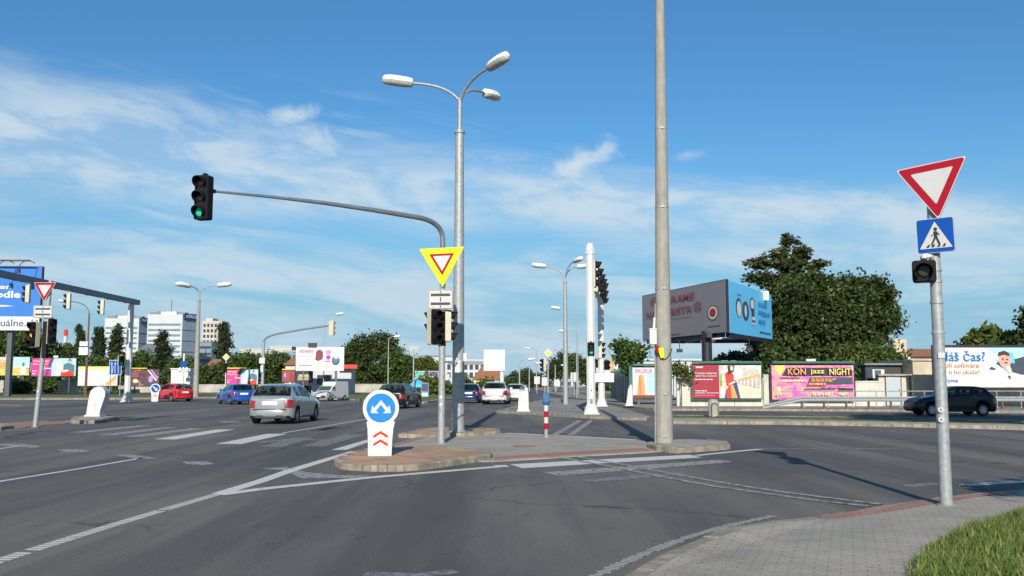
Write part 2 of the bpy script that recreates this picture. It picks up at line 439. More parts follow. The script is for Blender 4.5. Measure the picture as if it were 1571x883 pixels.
def pavers(name, c1, c2, mortar, bw, bh, scale=1.0, rot=0.0, msize=0.02, offset=0.5, spots=False):
    m = bpy.data.materials.new(name); m.use_nodes = True; t = m.node_tree; b = t.nodes['Principled BSDF']
    tc = N(t, 'ShaderNodeTexCoord'); mp = N(t, 'ShaderNodeMapping'); mp.inputs['Rotation'].default_value = (0, 0, rot); L(t, tc.outputs['Object'], mp.inputs[0])
    br = N(t, 'ShaderNodeTexBrick'); L(t, mp.outputs[0], br.inputs['Vector'])
    br.inputs['Color1'].default_value = (*c1, 1); br.inputs['Color2'].default_value = (*c2, 1); br.inputs['Mortar'].default_value = (*mortar, 1)
    br.inputs['Scale'].default_value = 1.0; br.inputs['Brick Width'].default_value = bw; br.inputs['Row Height'].default_value = bh; br.inputs['Mortar Size'].default_value = msize * bh
    br.offset = offset
    n = N(t, 'ShaderNodeTexNoise'); n.inputs['Scale'].default_value = 0.9; n.inputs['Detail'].default_value = 7; n.inputs['Roughness'].default_value = 0.65; L(t, tc.outputs['Object'], n.inputs['Vector'])
    r = N(t, 'ShaderNodeMapRange'); L(t, n.outputs[0], r.inputs[0]); r.inputs[1].default_value = 0.3; r.inputs[2].default_value = 0.7; r.inputs[3].default_value = 0.78; r.inputs[4].default_value = 1.2
    n2 = N(t, 'ShaderNodeTexNoise'); n2.inputs['Scale'].default_value = 60; L(t, tc.outputs['Object'], n2.inputs['Vector'])
    r2 = N(t, 'ShaderNodeMapRange'); L(t, n2.outputs[0], r2.inputs[0]); r2.inputs[1].default_value = 0.3; r2.inputs[2].default_value = 0.7; r2.inputs[3].default_value = 0.85; r2.inputs[4].default_value = 1.15
    mu = N(t, 'ShaderNodeMath', operation='MULTIPLY'); L(t, r.outputs[0], mu.inputs[0]); L(t, r2.outputs[0], mu.inputs[1])
    s = N(t, 'ShaderNodeVectorMath', operation='SCALE'); L(t, br.outputs[0], s.inputs[0]); L(t, mu.outputs[0], s.inputs['Scale'])
    vo = N(t, 'ShaderNodeTexVoronoi', feature='F1'); vo.inputs['Scale'].default_value = 3.6; L(t, mp.outputs[0], vo.inputs['Vector'])
    rv = N(t, 'ShaderNodeMapRange'); L(t, vo.outputs['Distance'], rv.inputs[0]); rv.inputs[1].default_value = 0.05; rv.inputs[2].default_value = 0.08; rv.inputs[3].default_value = 0.7; rv.inputs[4].default_value = 0.0
    xs2 = N(t, 'ShaderNodeMix', data_type='RGBA'); L(t, rv.outputs[0], xs2.inputs[0]); L(t, s.outputs[0], xs2.inputs[6]); xs2.inputs[7].default_value = (0.05, 0.045, 0.04, 1)
    L(t, xs2.outputs[2], b.inputs['Base Color']); b.inputs['Roughness'].default_value = 0.88
    inv = N(t, 'ShaderNodeMath', operation='SUBTRACT'); inv.inputs[0].default_value = 1; L(t, br.outputs['Fac'], inv.inputs[1])
    bp = N(t, 'ShaderNodeBump', Strength=0.6, Distance=0.008); L(t, inv.outputs[0], bp.inputs['Height']); L(t, bp.outputs[0], b.inputs['Normal'])
    MATS[name] = m
pavers('grey_pavers', (0.345, 0.312, 0.255), (0.39, 0.35, 0.285), (0.265, 0.24, 0.20), 0.20, 0.10, rot=0.35, msize=0.07)
pavers('red_pavers', (0.34, 0.17, 0.125), (0.39, 0.19, 0.14), (0.24, 0.14, 0.11), 0.20, 0.20, rot=0.25, msize=0.06)
pavers('brick_setts', (0.56, 0.27, 0.14), (0.29, 0.19, 0.13), (0.38, 0.30, 0.20), 0.42, 0.30, rot=0.35, msize=0.14)
pavers('far_pavers', (0.30, 0.285, 0.25), (0.26, 0.25, 0.22), (0.2, 0.19, 0.17), 0.6, 0.4, rot=0.0, msize=0.05)
pavers('tactile_pavers', (0.24, 0.23, 0.21), (0.21, 0.20, 0.185), (0.14, 0.135, 0.12), 0.9, 0.45, rot=-0.1, msize=0.08)
pavers('block_wall', (0.42, 0.40, 0.35), (0.38, 0.36, 0.31), (0.28, 0.27, 0.24), 2.0, 1.7, rot=0, msize=0.012)
mat('kerb_stone', (0.29, 0.25, 0.185), 0.95, 0, 0.38, 4.5, bump=0.9, bscale=22, dirt=((0.15, 0.135, 0.11), 0.75))
mat('earth', (0.13, 0.12, 0.07), 0.95, 0, 0.35, 0.3)
def grass_ground(name, a, b_):
    m = mat(name, a, 0.95, 0, 0.2, 3)
    t = m.node_tree; b = t.nodes['Principled BSDF']; src = b.inputs['Base Color'].links[0].from_socket
    tc = N(t, 'ShaderNodeTexCoord'); n = N(t, 'ShaderNodeTexNoise'); n.inputs['Scale'].default_value = 0.8; n.inputs['Detail'].default_value = 6; L(t, tc.outputs['Object'], n.inputs['Vector'])
    r = N(t, 'ShaderNodeMapRange'); L(t, n.outputs[0], r.inputs[0]); r.inputs[1].default_value = 0.42; r.inputs[2].default_value = 0.6
    x = N(t, 'ShaderNodeMix', data_type='RGBA'); L(t, r.outputs[0], x.inputs[0]); L(t, src, x.inputs[6]); x.inputs[7].default_value = (*b_, 1); L(t, x.outputs[2], b.inputs['Base Color'])
grass_ground('turf', (0.075, 0.11, 0.022), (0.15, 0.14, 0.05))

def GP(pts, z=0.0): return [tuple(G(x, y, z)[:2]) for x, y in pts]

# ------------------------------------------------------------------ ground, road
g = MB().pxy([(-2500, -60), (2500, -60), (2500, 3500), (-2500, 3500)], -0.3, -0.012)
struct(g.build('ground', 'turf', smooth=0))
r = MB().poly([(-170, -12, 0), (110, -12, 0), (110, 100, 0), (-170, 100, 0)])
struct(r.build('road', 'asphalt', smooth=0))
r = MB().poly([(-16, 100.0, 0), (16, 100.0, 0), (24, 900, 0), (-6, 900, 0)])
struct(r.build('road_to_the_horizon', 'asphalt_far', smooth=0))

# kerb made of stones along a polyline (world XY); lies on the left of the line
def kerb(pts, z1=0.12, w=0.14, stone=0.8, gap=0.012, zf=None, name='kerb', m='kerb_stone', z0=-0.02, closed=False):
    pts = [Vector((p[0], p[1])) for p in pts]
    if closed: pts = pts + [pts[0]]
    mb = MB()
    seg = [(pts[i + 1] - pts[i]).length for i in range(len(pts) - 1)]; tot = sum(seg)
    def at(s):
        for i, l in enumerate(seg):
            if s <= l or i == len(seg) - 1: return pts[i] + (pts[i + 1] - pts[i]) * (s / l if l else 0)
            s -= l
    n = max(1, round(tot / stone)); s0 = 0.0
    for k in range(n):
        a, b = at(tot * k / n + gap / 2), at(tot * (k + 1) / n - gap / 2)
        d = (b - a)
        if d.length < 1e-4: continue
        d.normalize(); nn = Vector((-d.y, d.x)); c = 0.018
        za = zf(a) if zf else z1; zb = zf(b) if zf else z1
        j = random.uniform(-0.012, 0.006)
        prof = [(0, z0), (0, -c), (c, 0), (w, 0), (w, z0)]
        V = []
        for p, zz in ((a, za + j), (b, zb + j)):
            for off, h in prof:
                q = p + nn * off; V.append((q.x, q.y, z0 if h == z0 else zz + h))
        F = [(i, i + 5, i + 6, i + 1) for i in range(4)] + [(0, 1, 2, 3, 4), (9, 8, 7, 6, 5)]
        mb.add(V, F)
    return struct(mb.build(name, m, smooth=0))

# ---- near right pavement
kerb_px = [(900, 912), (928, 896), (960, 880), (991, 860), (1029, 841), (1086, 818), (1125, 805), (1182, 797), (1254, 791)]
def zk(p):
    y = p[1]
    t = min(1, max(0, (y - 9.6) / 1.3)); return 0.10 * (1 - t) + 0.014 * t
edge = []
for x, y in kerb_px:
    z = 0.1
    for _ in range(4): z = zk(G(x, y, z))
    edge.append(tuple(G(x, y, z)[:2]))
edge = [(edge[0][0] - 2.2, edge[0][1] - 2.6), (edge[0][0] - 0.9, edge[0][1] - 0.9)] + edge
flat_edge = GP([(1320, 781), (1400, 768), (1475, 758), (1571, 750), (1700, 742), (2100, 728)], 0.014)
kerb(edge[::-1], zf=zk, w=0.16, stone=0.9)
def offs(pts, d):
    out = []
    for i, p in enumerate(pts):
        a = Vector(pts[max(i - 1, 0)][:2]); b = Vector(pts[min(i + 1, len(pts) - 1)][:2]); t = (b - a).normalized(); out.append((p[0] + t.y * d, p[1] - t.x * d))
    return out
inner = offs(edge, 0.165)
outline = inner + flat_edge + [(30, 5), (30, -12), (edge[0][0], -12)]
# triangulated sheet with a sloping top
import bmesh
def sheet(poly, zf, name, m, skirt=True, maxlen=None):
    bm = bmesh.new(); vs = [bm.verts.new((p[0], p[1], zf(p))) for p in poly]; f = bm.faces.new(vs)
    bm.normal_update()
    if f.normal.z < 0: f.normal_flip()
    bmesh.ops.triangulate(bm, faces=[f])
    me = bpy.data.meshes.new(name); bm.to_mesh(me); bm.free(); me.materials.append(MATS[m])
    o = bpy.data.objects.new(name, me); COL.objects.link(o); return struct(o)
sheet(outline, lambda p: zk(p) - 0.004, 'pavement', 'grey_pavers')
rs = GP([(1254, 793), (1320, 782), (1400, 769.5), (1475, 759.5), (1560, 752), (1560, 757), (1501, 761), (1440, 771), (1390, 779), (1330, 790), (1290, 798), (1268, 797)], 0.016)
sheet(rs, lambda p: 0.016, 'tactile_strip', 'red_pavers')
kerb(GP([(1254, 791.5), (1320, 781), (1400, 768), (1475, 758), (1571, 750), (1700, 742)], 0.01)[::-1], z1=0.012, w=0.10, stone=0.5, name='flush_kerb')

# grass patch bottom right
gpoly = GP([(1396, 900), (1405, 868), (1424, 846), (1470, 822), (1520, 803), (1571, 786), (1640, 768), (1760, 752)], 0.11)
gfull = gpoly + [(14, 4), (4.2, 2.5)]
sheet(gfull, lambda p: 0.112 if p[1] < 9.6 else 0.112, 'verge_soil', 'turf')
kerb(GP([(1385, 925), (1396, 900), (1405, 868), (1424, 846)], 0.11)[::-1], z1=0.115, w=0.06, stone=0.9, name='garden_edging')
mat('grass_blade', (0.095, 0.145, 0.022), 0.7, 0, 0.35, 2.2)
mat('grass_dry', (0.27, 0.24, 0.09), 0.8, 0, 0.25, 2.2)
def inside(p, poly):
    x, y = p; c = False; n = len(poly)
    for i in range(n):
        x1, y1 = poly[i]; x2, y2 = poly[i - 1]
        if (y1 > y) != (y2 > y) and x < (x2 - x1) * (y - y1) / (y2 - y1) + x1: c = not c
    return c
def grass_tuft(poly, n, hmin, hmax, z, name='grass', label='', width=0.0042, wts=0.12, edge_clear=0.0, seed=1):
    rg = random.Random(seed); xs = [p[0] for p in poly]; ys = [p[1] for p in poly]
    mb = MB(); k = 0
    while k < n:
        x = rg.uniform(min(xs), max(xs)); y = rg.uniform(min(ys), max(ys))
        if not inside((x, y), poly): continue
        k += 1
        clump = 0.5 + 0.5 * math.sin(x * 3.1 + 1.3 * math.sin(y * 2.3)) * math.sin(y * 3.7 + x)
        h = rg.uniform(hmin, hmax) * (0.55 + 0.65 * clump); a = rg.uniform(0, 6.283); w = width * rg.uniform(0.7, 1.4)
        lx, ly = rg.gauss(0, 0.35) * h, rg.gauss(0, 0.35) * h; dx, dy = math.cos(a) * w, math.sin(a) * w
        mid = (x + lx * 0.35, y + ly * 0.35, z + h * 0.6); tip = (x + lx, y + ly, z + h)
        mi = 1 if rg.random() < wts else 0
        mb.add([(x - dx, y - dy, z), (x + dx, y + dy, z), (mid[0] + dx * .7, mid[1] + dy * .7, mid[2]), (mid[0] - dx * .7, mid[1] - dy * .7, mid[2]), tip], [(0, 1, 2, 3), (3, 2, 4)], mi)
    o = mb.build(name, ['grass_blade', 'grass_dry'], smooth=0); o['kind'] = 'stuff'; tag(o, label, 'grass'); return o
gvis = GP([(1398, 900), (1408, 866), (1428, 846), (1474, 822), (1524, 803), (1575, 786), (1650, 772)], 0.11) + [(9.5, 9.2), (8.2, 6.5), (4.8, 6.0)]
grass_tuft(gvis, 60000, 0.04, 0.165, 0.11, label='tall yellow green grass at the corner of the near pavement')

gedge = GP([(1380, 905), (1390, 868), (1412, 846), (1462, 818), (1515, 799), (1571, 781), (1640, 772), (1571, 800), (1500, 830), (1440, 860), (1420, 900)], 0.1)
grass_tuft(gedge, 1500, 0.02, 0.12, 0.10, label='sparse weeds creeping over the edge of the near pavement', name='weeds', wts=0.45, width=0.004, seed=5)
# ---- painted markings: each marking is its own thin sheet
def mark(px, m='road_paint', z=0.004):
    poly = [tuple(G(x, y, z)) for x, y in px]
    a = sum(poly[i][0] * poly[(i + 1) % len(poly)][1] - poly[(i + 1) % len(poly)][0] * poly[i][1] for i in range(len(poly)))
    if a < 0: poly = poly[::-1]
    return struct(MB().poly(poly).build('road_marking', m, smooth=0))
def line(px, w, m='road_paint', z=0.004, name='lane_line'):
    p = [Vector(G(x, y, z)[:2]) for x, y in px]; V = []; F = []
    for i in range(len(p)):
        a, b = p[max(i - 1, 0)], p[min(i + 1, len(p) - 1)]; t = (b - a).normalized(); nn = Vector((-t.y, t.x)) * w / 2
        V += [(p[i].x - nn.x, p[i].y - nn.y, z), (p[i].x + nn.x, p[i].y + nn.y, z)]
    for i in range(len(p) - 1): F.append((2 * i, 2 * i + 2, 2 * i + 3, 2 * i + 1))
    return struct(MB().add(V, F).build(name, m, smooth=0))
def ribbed(px, w, pitch, fill, m='road_paint', z=0.004, fade=False):
    p = [Vector(G(x, y, z)[:2]) for x, y in px]; mb = MB(); rg = random.Random(3)
    for i in range(len(p) - 1):
        d = p[i + 1] - p[i]; n = int(d.length / pitch); t = d.normalized(); nn = Vector((-t.y, t.x))
        for k in range(n):
            s = p[i] + t * k * pitch; e = s + t * pitch * fill; ww = w * (rg.uniform(0.45, 1.0) if fade else 1) / 2
            q = nn * ww; sk = t * 0.02
            mb.add([(s.x - q.x, s.y - q.y, z), (e.x - q.x, e.y - q.y, z), (e.x + q.x + sk.x, e.y + q.y + sk.y, z), (s.x + q.x + sk.x, s.y + q.y + sk.y, z)], [(0, 1, 2, 3)])
    return struct(mb.build('edge_line', m, smooth=0))
ribbed([(-60, 878), (0, 859.5), (48, 844), (170, 806), (250, 782), (336, 757)], 0.17, 0.10, 0.78)
line([(336, 757), (400, 737.5), (447, 721), (500, 705), (545, 692)], 0.24)
line([(336, 758.6), (400, 749.8), (569, 732), (777, 714.5)], 0.26, z=0.0075)
mark([(400, 718), (440, 716.5), (470, 724), (520, 728.5), (569, 729), (540, 733), (461, 733), (440, 722)], 'road_paint_worn', 0.0035)
mark([(508, 690), (532, 689.7), (566, 677.7), (563, 674)])
mark([(612, 668.5), (624, 668.5), (644, 662), (637, 661)])
line([(-90, 757), (0, 738), (120, 719), (221, 701.5)], 0.12)
mark([(173, 697.5), (205, 697), (243, 703), (215, 704)], 'road_paint_worn')
mark([(280, 708), (315, 707), (330, 711), (318, 713), (288, 712)], 'road_paint_worn')
mark([(87, 688.8), (125, 689), (138, 692), (128, 693.5), (98, 693)], 'road_paint_worn')
mark([(-20, 681), (35, 680.5), (66, 684.5), (52, 686.8), (20, 685)], 'road_paint_worn')
line([(-60, 696), (0, 688), (28, 684)], 0.12, z=0.0075)
for x0, y0, x1, y1, w, m in ((104, 663, 214, 652.2, 26, 'road_paint_worn'), (147, 667, 252, 655.0, 28, 'road_paint_worn'), (186, 669.5, 292, 656.5, 31, 'road_paint_worn'), (236, 673.5, 333, 658.5, 33, 'road_paint'),
                             (332, 680.5, 410, 665, 38, 'road_paint'), (398, 685, 452, 671.0, 36, 'road_paint_faint'), (462, 684, 532, 666, 36, 'road_paint_faint')):
    mark([(x0, y0), (x0 + w, y0 + 0.4), (x1 + w * 0.8, y1 + 0.2), (x1, y1)], m)
mark([(388, 677.8), (452, 671.6), (530, 676), (522, 677.5), (455, 673.5), (404, 679)], 'road_paint_faint', 0.0035)
line([(-60, 670), (0, 661), (60, 655.8), (110, 651.8), (180, 646), (240, 640)], 0.22, 'road_paint_worn')
mark([(332, 646), (360, 645.6), (374, 647.5), (344, 648)], 'road_paint_worn')
mark([(262, 642.4), (285, 642), (296, 643.6), (270, 644)], 'road_paint_faint')
line([(433, 664), (480, 656.5), (539, 646.5), (580, 640)], 0.12, 'road_paint')
line([(-30, 620), (0, 620.8), (32, 622)], 0.3, 'road_paint')
line([(170, 622.5), (240, 624), (300, 625)], 0.3, 'road_paint_faint')
line([(300, 636), (345, 638)], 0.3, 'road_paint_faint')
line([(480, 629), (512, 631)], 0.3, 'road_paint_worn')
for a in ((525, 632.5, 575, 631), (620, 625, 655, 622.5), (600, 637, 690, 625.5), (670, 616, 715, 611), (430, 640, 470, 640.5), (620, 645, 690, 646), (0, 636, 70, 633), (60, 628, 150, 627), (380, 656, 430, 655.5)):
    line([(a[0], a[1]), (a[2], a[3])], 0.22, 'road_paint_faint')
# crossing in front of the refuge
mark([(782, 712), (802, 718), (930, 710), (1077, 701.5), (1057, 697.3), (930, 704)])
mark([(833, 724), (855, 729.5), (973, 720.5), (1125, 708.5), (1105, 704.8), (973, 714)], 'road_paint_worn')
mark([(889, 736), (905, 740), (973, 734.5), (1060, 727), (1040, 724), (960, 730)], 'road_paint_faint')
mark([(757, 713.5), (777, 713), (781, 716), (765, 716.5)], z=0.0035)
line([(1067, 698.5), (1120, 693), (1167, 688.5)], 0.2)
line([(1167, 688), (1280, 688.2), (1400, 689)], 0.25, 'road_paint_faint')
line([(858, 701), (872, 703.6), (928, 713.4), (1012, 730), (1096, 745.6), (1200, 760), (1258, 768), (1335, 776)], 0.13, 'road_paint_worn', z=0.0085, name='guide_line')
line([(878, 699.5), (891.6, 701.4), (956, 712), (1040, 728), (1124, 742.6), (1200, 754), (1270, 763), (1352, 773)], 0.13, 'road_paint_worn', z=0.0085, name='guide_line')
line([(777, 664), (880, 669), (976, 674.5)], 0.26)
for y0 in (659, 661.8): line([(786, y0 - 1), (840, y0 + 0.2), (930, y0 + 5), (960, y0 + 7)], 0.22, 'road_paint_faint')
for xa, xb in ((850, 891), (875, 908)): mark([(xa - 5, 667), (xa + 5, 667.4), (xb + 3, 644.6), (xb - 5, 644.4)], 'road_paint_worn', 0.0075)
ribbed([(896, 893), (920, 880), (960, 861), (1000, 844), (1060, 822), (1120, 805.5), (1190, 790)], 0.15, 0.06, 0.62, 'edge_paint', fade=True)
line([(1380, 654.5), (1460, 656.5), (1571, 659.5), (1640, 661)], 0.28)
line([(1290, 687), (1400, 688.5)], 0.2, 'road_paint_faint')
line([(1330, 675), (1571, 679)], 0.2, 'road_paint_faint')
line([(1389, 746), (1433, 741)], 0.25, 'road_paint_faint')
line([(1480, 744), (1530, 740.5), (1600, 737)], 0.26)
line([(560, 880), (640, 882), (700, 876)], 0.16, 'road_paint_faint')

# ---- middle refuge: flush paving, brick nose, lamp pad, concrete pole pad
mid = GP([(590, 700), (600, 690), (608, 681.5), (632, 676), (650, 667), (690, 663.8), (768, 664), (880, 669.2), (976, 674.8), (1015, 679), (1030, 690), (998, 693), (880, 699.5), (757, 707), (700, 706)], 0.02)
struct(MB().pxy(mid, -0.02, 0.02).build('refuge_paving', ['grey_pavers'], smooth=0))
struct(MB().pxy(GP([(757, 705), (880, 697.5), (1000, 691), (985, 686.5), (880, 692), (760, 700.5)], 0.024), 0.012, 0.024).build('tactile_strip', 'red_pavers', smooth=0))
struct(MB().pxy(GP([(603, 684), (640, 674.5), (654, 671.5), (640, 670), (614, 677), (592, 684)], 0.024), 0.012, 0.024).build('tactile_strip', 'red_pavers', smooth=0))
struct(MB().pxy(GP([(790, 683), (824, 683.5), (820, 686), (783, 686.5)], 0.024), 0.012, 0.024).build('tactile_strip', 'red_pavers', smooth=0))
def pad(px, z, m, name, stone=0.5, kw=0.13):
    poly = GP(px, z)
    a = sum(poly[i][0] * poly[(i + 1) % len(poly)][1] - poly[(i + 1) % len(poly)][0] * poly[i][1] for i in range(len(poly)))
    if a < 0: poly = poly[::-1]
    kerb(poly, z1=z, w=kw, stone=stone, closed=True)
    ins = []
    for i, p in enumerate(poly):
        A = Vector(poly[i - 1]); B = Vector(p); C_ = Vector(poly[(i + 1) % len(poly)])
        n1 = (B - A).normalized(); n2 = (C_ - B).normalized(); nn = Vector((-n1.y, n1.x)) + Vector((-n2.y, n2.x)); nn.normalize()
        q = B + nn * (kw - 0.015); ins.append((q.x, q.y))
    o = struct(MB().pxy(ins, -0.02, z - 0.006).build(name, m, smooth=0)); return poly
nose = [(513, 704), (522, 709.5), (540, 711.5), (575, 713), (615, 713), (650, 710.5), (700, 704), (752, 696.5), (756, 694.5), (735, 690), (700, 685.5), (655, 683.5), (610, 685), (565, 686.5), (535, 694), (517, 700)]
pad(nose, 0.12, 'brick_setts', 'refuge_nose', stone=0.16)
pad([(611, 665), (633, 665.5), (680, 664.3), (727, 663.3), (768, 661), (766, 656.6), (720, 655.4), (669, 654.2), (640, 658)], 0.12, 'brick_setts', 'lamp_pad', stone=0.3)
pad([(992, 679), (1010, 684.5), (1029, 687), (1080, 684), (1127, 680), (1110, 674.5), (1060, 672), (1034, 673), (1005, 675)], 0.13, 'concrete', 'pole_pad', stone=1.0, kw=0.25)

# ---- second refuge with the gantry
pad([(760, 630), (800, 631.5), (894, 637.5), (990, 641), (998, 638.5), (972, 631), (935, 620.5), (905, 614.5), (868, 611), (846, 610), (816, 616)], 0.12, 'far_pavers', 'gantry_refuge', stone=1.2, kw=0.35)
for q in ([(824, 628.6), (890, 633.2), (896, 631), (838, 627)], [(800, 626), (880, 627.6), (884, 626), (812, 624.6)], [(935, 631), (975, 634), (969, 631.4), (936, 629)]):
    struct(MB().pxy(GP(q, 0.12), 0.11, 0.122).build('tactile_strip', 'tactile_pavers', smooth=0))

# ---- left refuge with the yield sign
pad([(-60, 662), (0, 659.5), (60, 652), (110, 647.8), (105, 644.6), (40, 646.5), (-60, 652)], 0.03, 'red_pavers', 'side_refuge', stone=0.9)
pad([(-60, 655), (-10, 655.5), (18, 652.5), (16, 648.5), (-30, 648)], 0.13, 'concrete', 'side_refuge_nose', stone=0.9, kw=0.25)
pad([(108, 643.6), (130, 645), (150, 644), (181, 640), (178, 636.6), (140, 636.4), (112, 638.5)], 0.14, 'concrete', 'bollard_pad', stone=0.9, kw=0.25)

# ---- far left verge, right median, right pavement
def slab(px, z, m, name): return struct(MB().pxy(GP(px, z), -0.02, z).build(name, m, smooth=0))
vl = GP([(-700, 612), (0, 611), (200, 610.6), (330, 609), (520, 611), (575, 613.5), (630, 616.5), (650, 616.5), (690, 611), (720, 606.6), (750, 601.8), (775, 597)], 0.12)
kerb(vl, z1=0.13, w=0.5, stone=2.0)
vo = offs(vl, -0.49)
struct(MB().pxy(vo + [(0, 700), (-700, 700), (-700, 60)], -0.02, 0.11).build('verge', 'turf', smooth=0))
struct(MB().pxy([(p[0], p[1]) for p in vo[:5]] + [(p[0], p[1] + 4.0) for p in reversed(vo[:5])], 0.10, 0.125).build('footpath', 'far_pavers', smooth=0))
mr = GP([(1033, 645.6), (1120, 646), (1200, 646.5), (1300, 648), (1400, 650), (1571, 653.5), (1900, 659), (1900, 650), (1571, 645.5), (1400, 640), (1200, 637.6), (1100, 636.5), (1030, 636), (1010, 638), (1012, 643)], 0.12)
kerb(mr[::-1] if sum(mr[i][0] * mr[(i + 1) % len(mr)][1] - mr[(i + 1) % len(mr)][0] * mr[i][1] for i in range(len(mr))) < 0 else mr, z1=0.125, w=0.3, stone=1.0, closed=True)
def inset(poly, d):
    a = sum(poly[i][0] * poly[(i + 1) % len(poly)][1] - poly[(i + 1) % len(poly)][0] * poly[i][1] for i in range(len(poly)))
    if a < 0: poly = poly[::-1]
    out = []
    for i, p in enumerate(poly):
        A = Vector(poly[i - 1]); B = Vector(p); C_ = Vector(poly[(i + 1) % len(poly)])
        n1 = (B - A).normalized(); n2 = (C_ - B).normalized(); nn = Vector((-n1.y, n1.x)) + Vector((-n2.y, n2.x)); nn.normalize()
        q = B + nn * d; out.append((q.x, q.y))
    return out
struct(MB().pxy(inset(mr, 0.27), -0.02, 0.10).build('median', 'turf', smooth=0))
mc = GP([(1016, 643), (1033, 644.8), (1120, 645.2), (1200, 645.7), (1300, 647.2), (1400, 649.2), (1571, 652.7), (1900, 658), (1900, 655), (1571, 650.4), (1400, 647), (1200, 643), (1100, 641.6), (1030, 641)], 0.115)
struct(MB().pxy(mc, 0.05, 0.115).build('median_paving', 'concrete', smooth=0))
er = GP([(812, 592), (826, 597.5), (846, 603.2), (872, 608.5), (905, 613), (945, 619), (985, 624.4), (1010, 626.4), (1180, 627), (1400, 628.4), (1571, 630.4), (2100, 634)], 0.12)
kerb(er, z1=0.125, w=0.3, stone=1.5)
eo = offs(er, -0.29)
struct(MB().pxy(eo + [(120, 60), (120, 700), (10, 700)], -0.02, 0.11).build('far_pavement', 'far_pavers', smooth=0))
struct(MB().pxy(GP([(905, 607.5), (928, 610.6), (960, 613), (1000, 613.5), (1000, 608), (925, 603), (880, 601)], 0.12), 0.10, 0.13).build('verge', 'turf', smooth=0))
slab([(845, 600.5), (853, 601.5), (870, 599.5), (850, 596)], 0.13, 'turf', 'verge')

# ================================================================== street furniture builders
LENS = {'r': 'lens_off_red', 'a': 'lens_off_amber', 'g': 'lens_off_green', 'G': 'lens_green', 'A': 'lens_amber'}
def signal_head(parent, spec, loc, rz, housing='black_plastic', s=1.0, cap=True, vis=True):
    """lamps from top to bottom; front faces local -Y"""
    n = len(spec); u = 0.33 * s; w = 0.34 * s; dep = 0.20 * s; h = u * n
    mb = MB()
    poly = round_poly([(-w / 2, -h / 2), (w / 2, -h / 2), (w / 2, h / 2), (-w / 2, h / 2)], 0.05 * s)
    mb.pxz(poly, 0.0, dep, 0)
    mb.pxz(round_poly([(-w / 2 + .01, -h / 2 + .01), (w / 2 - .01, -h / 2 + .01), (w / 2 - .01, h / 2 - .01), (-w / 2 + .01, h / 2 - .01)], 0.05 * s), -0.015 * s, 0.0, 1)
    mb.box((0, dep / 2 + .03, h / 2 + 0.03), (0.08, 0.08, 0.06), 0)
    head = mb.build('signal_head', [housing, 'black_plastic'], parent, loc=loc, rot=(0, 0, rz), smooth=40)
    for i, c in enumerate(spec):
        z = h / 2 - u * (i + 0.5)
        r = 0.105 * s
        lb = MB(); prof = [(x, zz) for x, zz in circle(0, 0, r, n=20)]
        lb.pxz(prof, -0.03 * s, -0.016 * s, 0)
        lb.add([(x * 0.75, -0.042 * s, zz * 0.75) for x, zz in prof] , [tuple(range(20))], 0)
        V = [(x, -0.03 * s, zz) for x, zz in prof] + [(x * 0.75, -0.042 * s, zz * 0.75) for x, zz in prof]
        lb.add(V, [(k, (k + 1) % 20, 20 + (k + 1) % 20, 20 + k) for k in range(20)], 0)
        lb.build('lens', LENS[c], head, loc=(0, 0, z), smooth=60)
        if vis:
            vb = MB(); ro, ri = 0.135 * s, 0.122 * s; V = []; F = []; K = 18
            for j in range(K + 1):
                a = R(-50 + 280 * j / K); dlen = (0.10 + 0.13 * (0.5 + 0.5 * math.sin(a))) * s
                for rr, yy in ((ro, -0.012 * s), (ro, -dlen), (ri, -dlen), (ri, -0.012 * s)):
                    drop = 0.025 * s * (-yy / (0.23 * s))
                    V.append((rr * math.cos(a), yy, rr * math.sin(a) - drop))
            for j in range(K):
                for q in range(3): F.append((j * 4 + q, j * 4 + 4 + q, j * 4 + 5 + q, j * 4 + 1 + q))
            vb.add(V, F).build('visor', 'black_plastic', head, loc=(0, 0, z), smooth=50)
    return head

def pole_part(parent, h, r0, r1, m='galvanised', name='pole', n=20, flange=True, loc=(0, 0, 0)):
    mb = MB().tube([(0, 0, 0), (0, 0, h * 0.5), (0, 0, h)], [r0, (r0 + r1) / 2, r1], n)
    if flange: mb.lathe([(r0 + 0.05, 0), (r0 + 0.05, 0.02), (r0 + 0.005, 0.035)], n)
    return mb.build(name, m, parent, loc=loc, smooth=40)

def yield_plate(parent, side, loc, rz, tilt=0.0, fluo=None):
    mb = MB(); t = tri_down
    if fluo:
        mb.pxz(t(fluo, 0.02), 0, 0.02, 4, c=(0, 0)); mb.pxz(t(fluo * 0.985, 0.02), -0.003, 0.0, 3)
        y = -0.003; cz = 0.0
    else: mb.pxz(t(side, 0.05), 0.0, 0.02, 0, ms=4); y = 0.0; cz = 0
    s2 = side * (0.95 if not fluo else 1.0)
    mb.pxz(t(s2, 0.05), y - 0.003, y, 1); mb.pxz(t(s2 * (0.63 if not fluo else 0.70), 0.02), y - 0.006, y - 0.003, 0)
    mb.box((0, 0.035, side * 0.12), (side * 0.5, 0.03, 0.04), 4); mb.box((0, 0.035, -side * 0.1), (side * 0.3, 0.03, 0.04), 4)
    return mb.build('yield_sign', ['sign_white', 'sign_red', 'sign_white', 'sign_yellow', 'sign_back'], parent, loc=loc, rot=(0, tilt, rz), smooth=0)
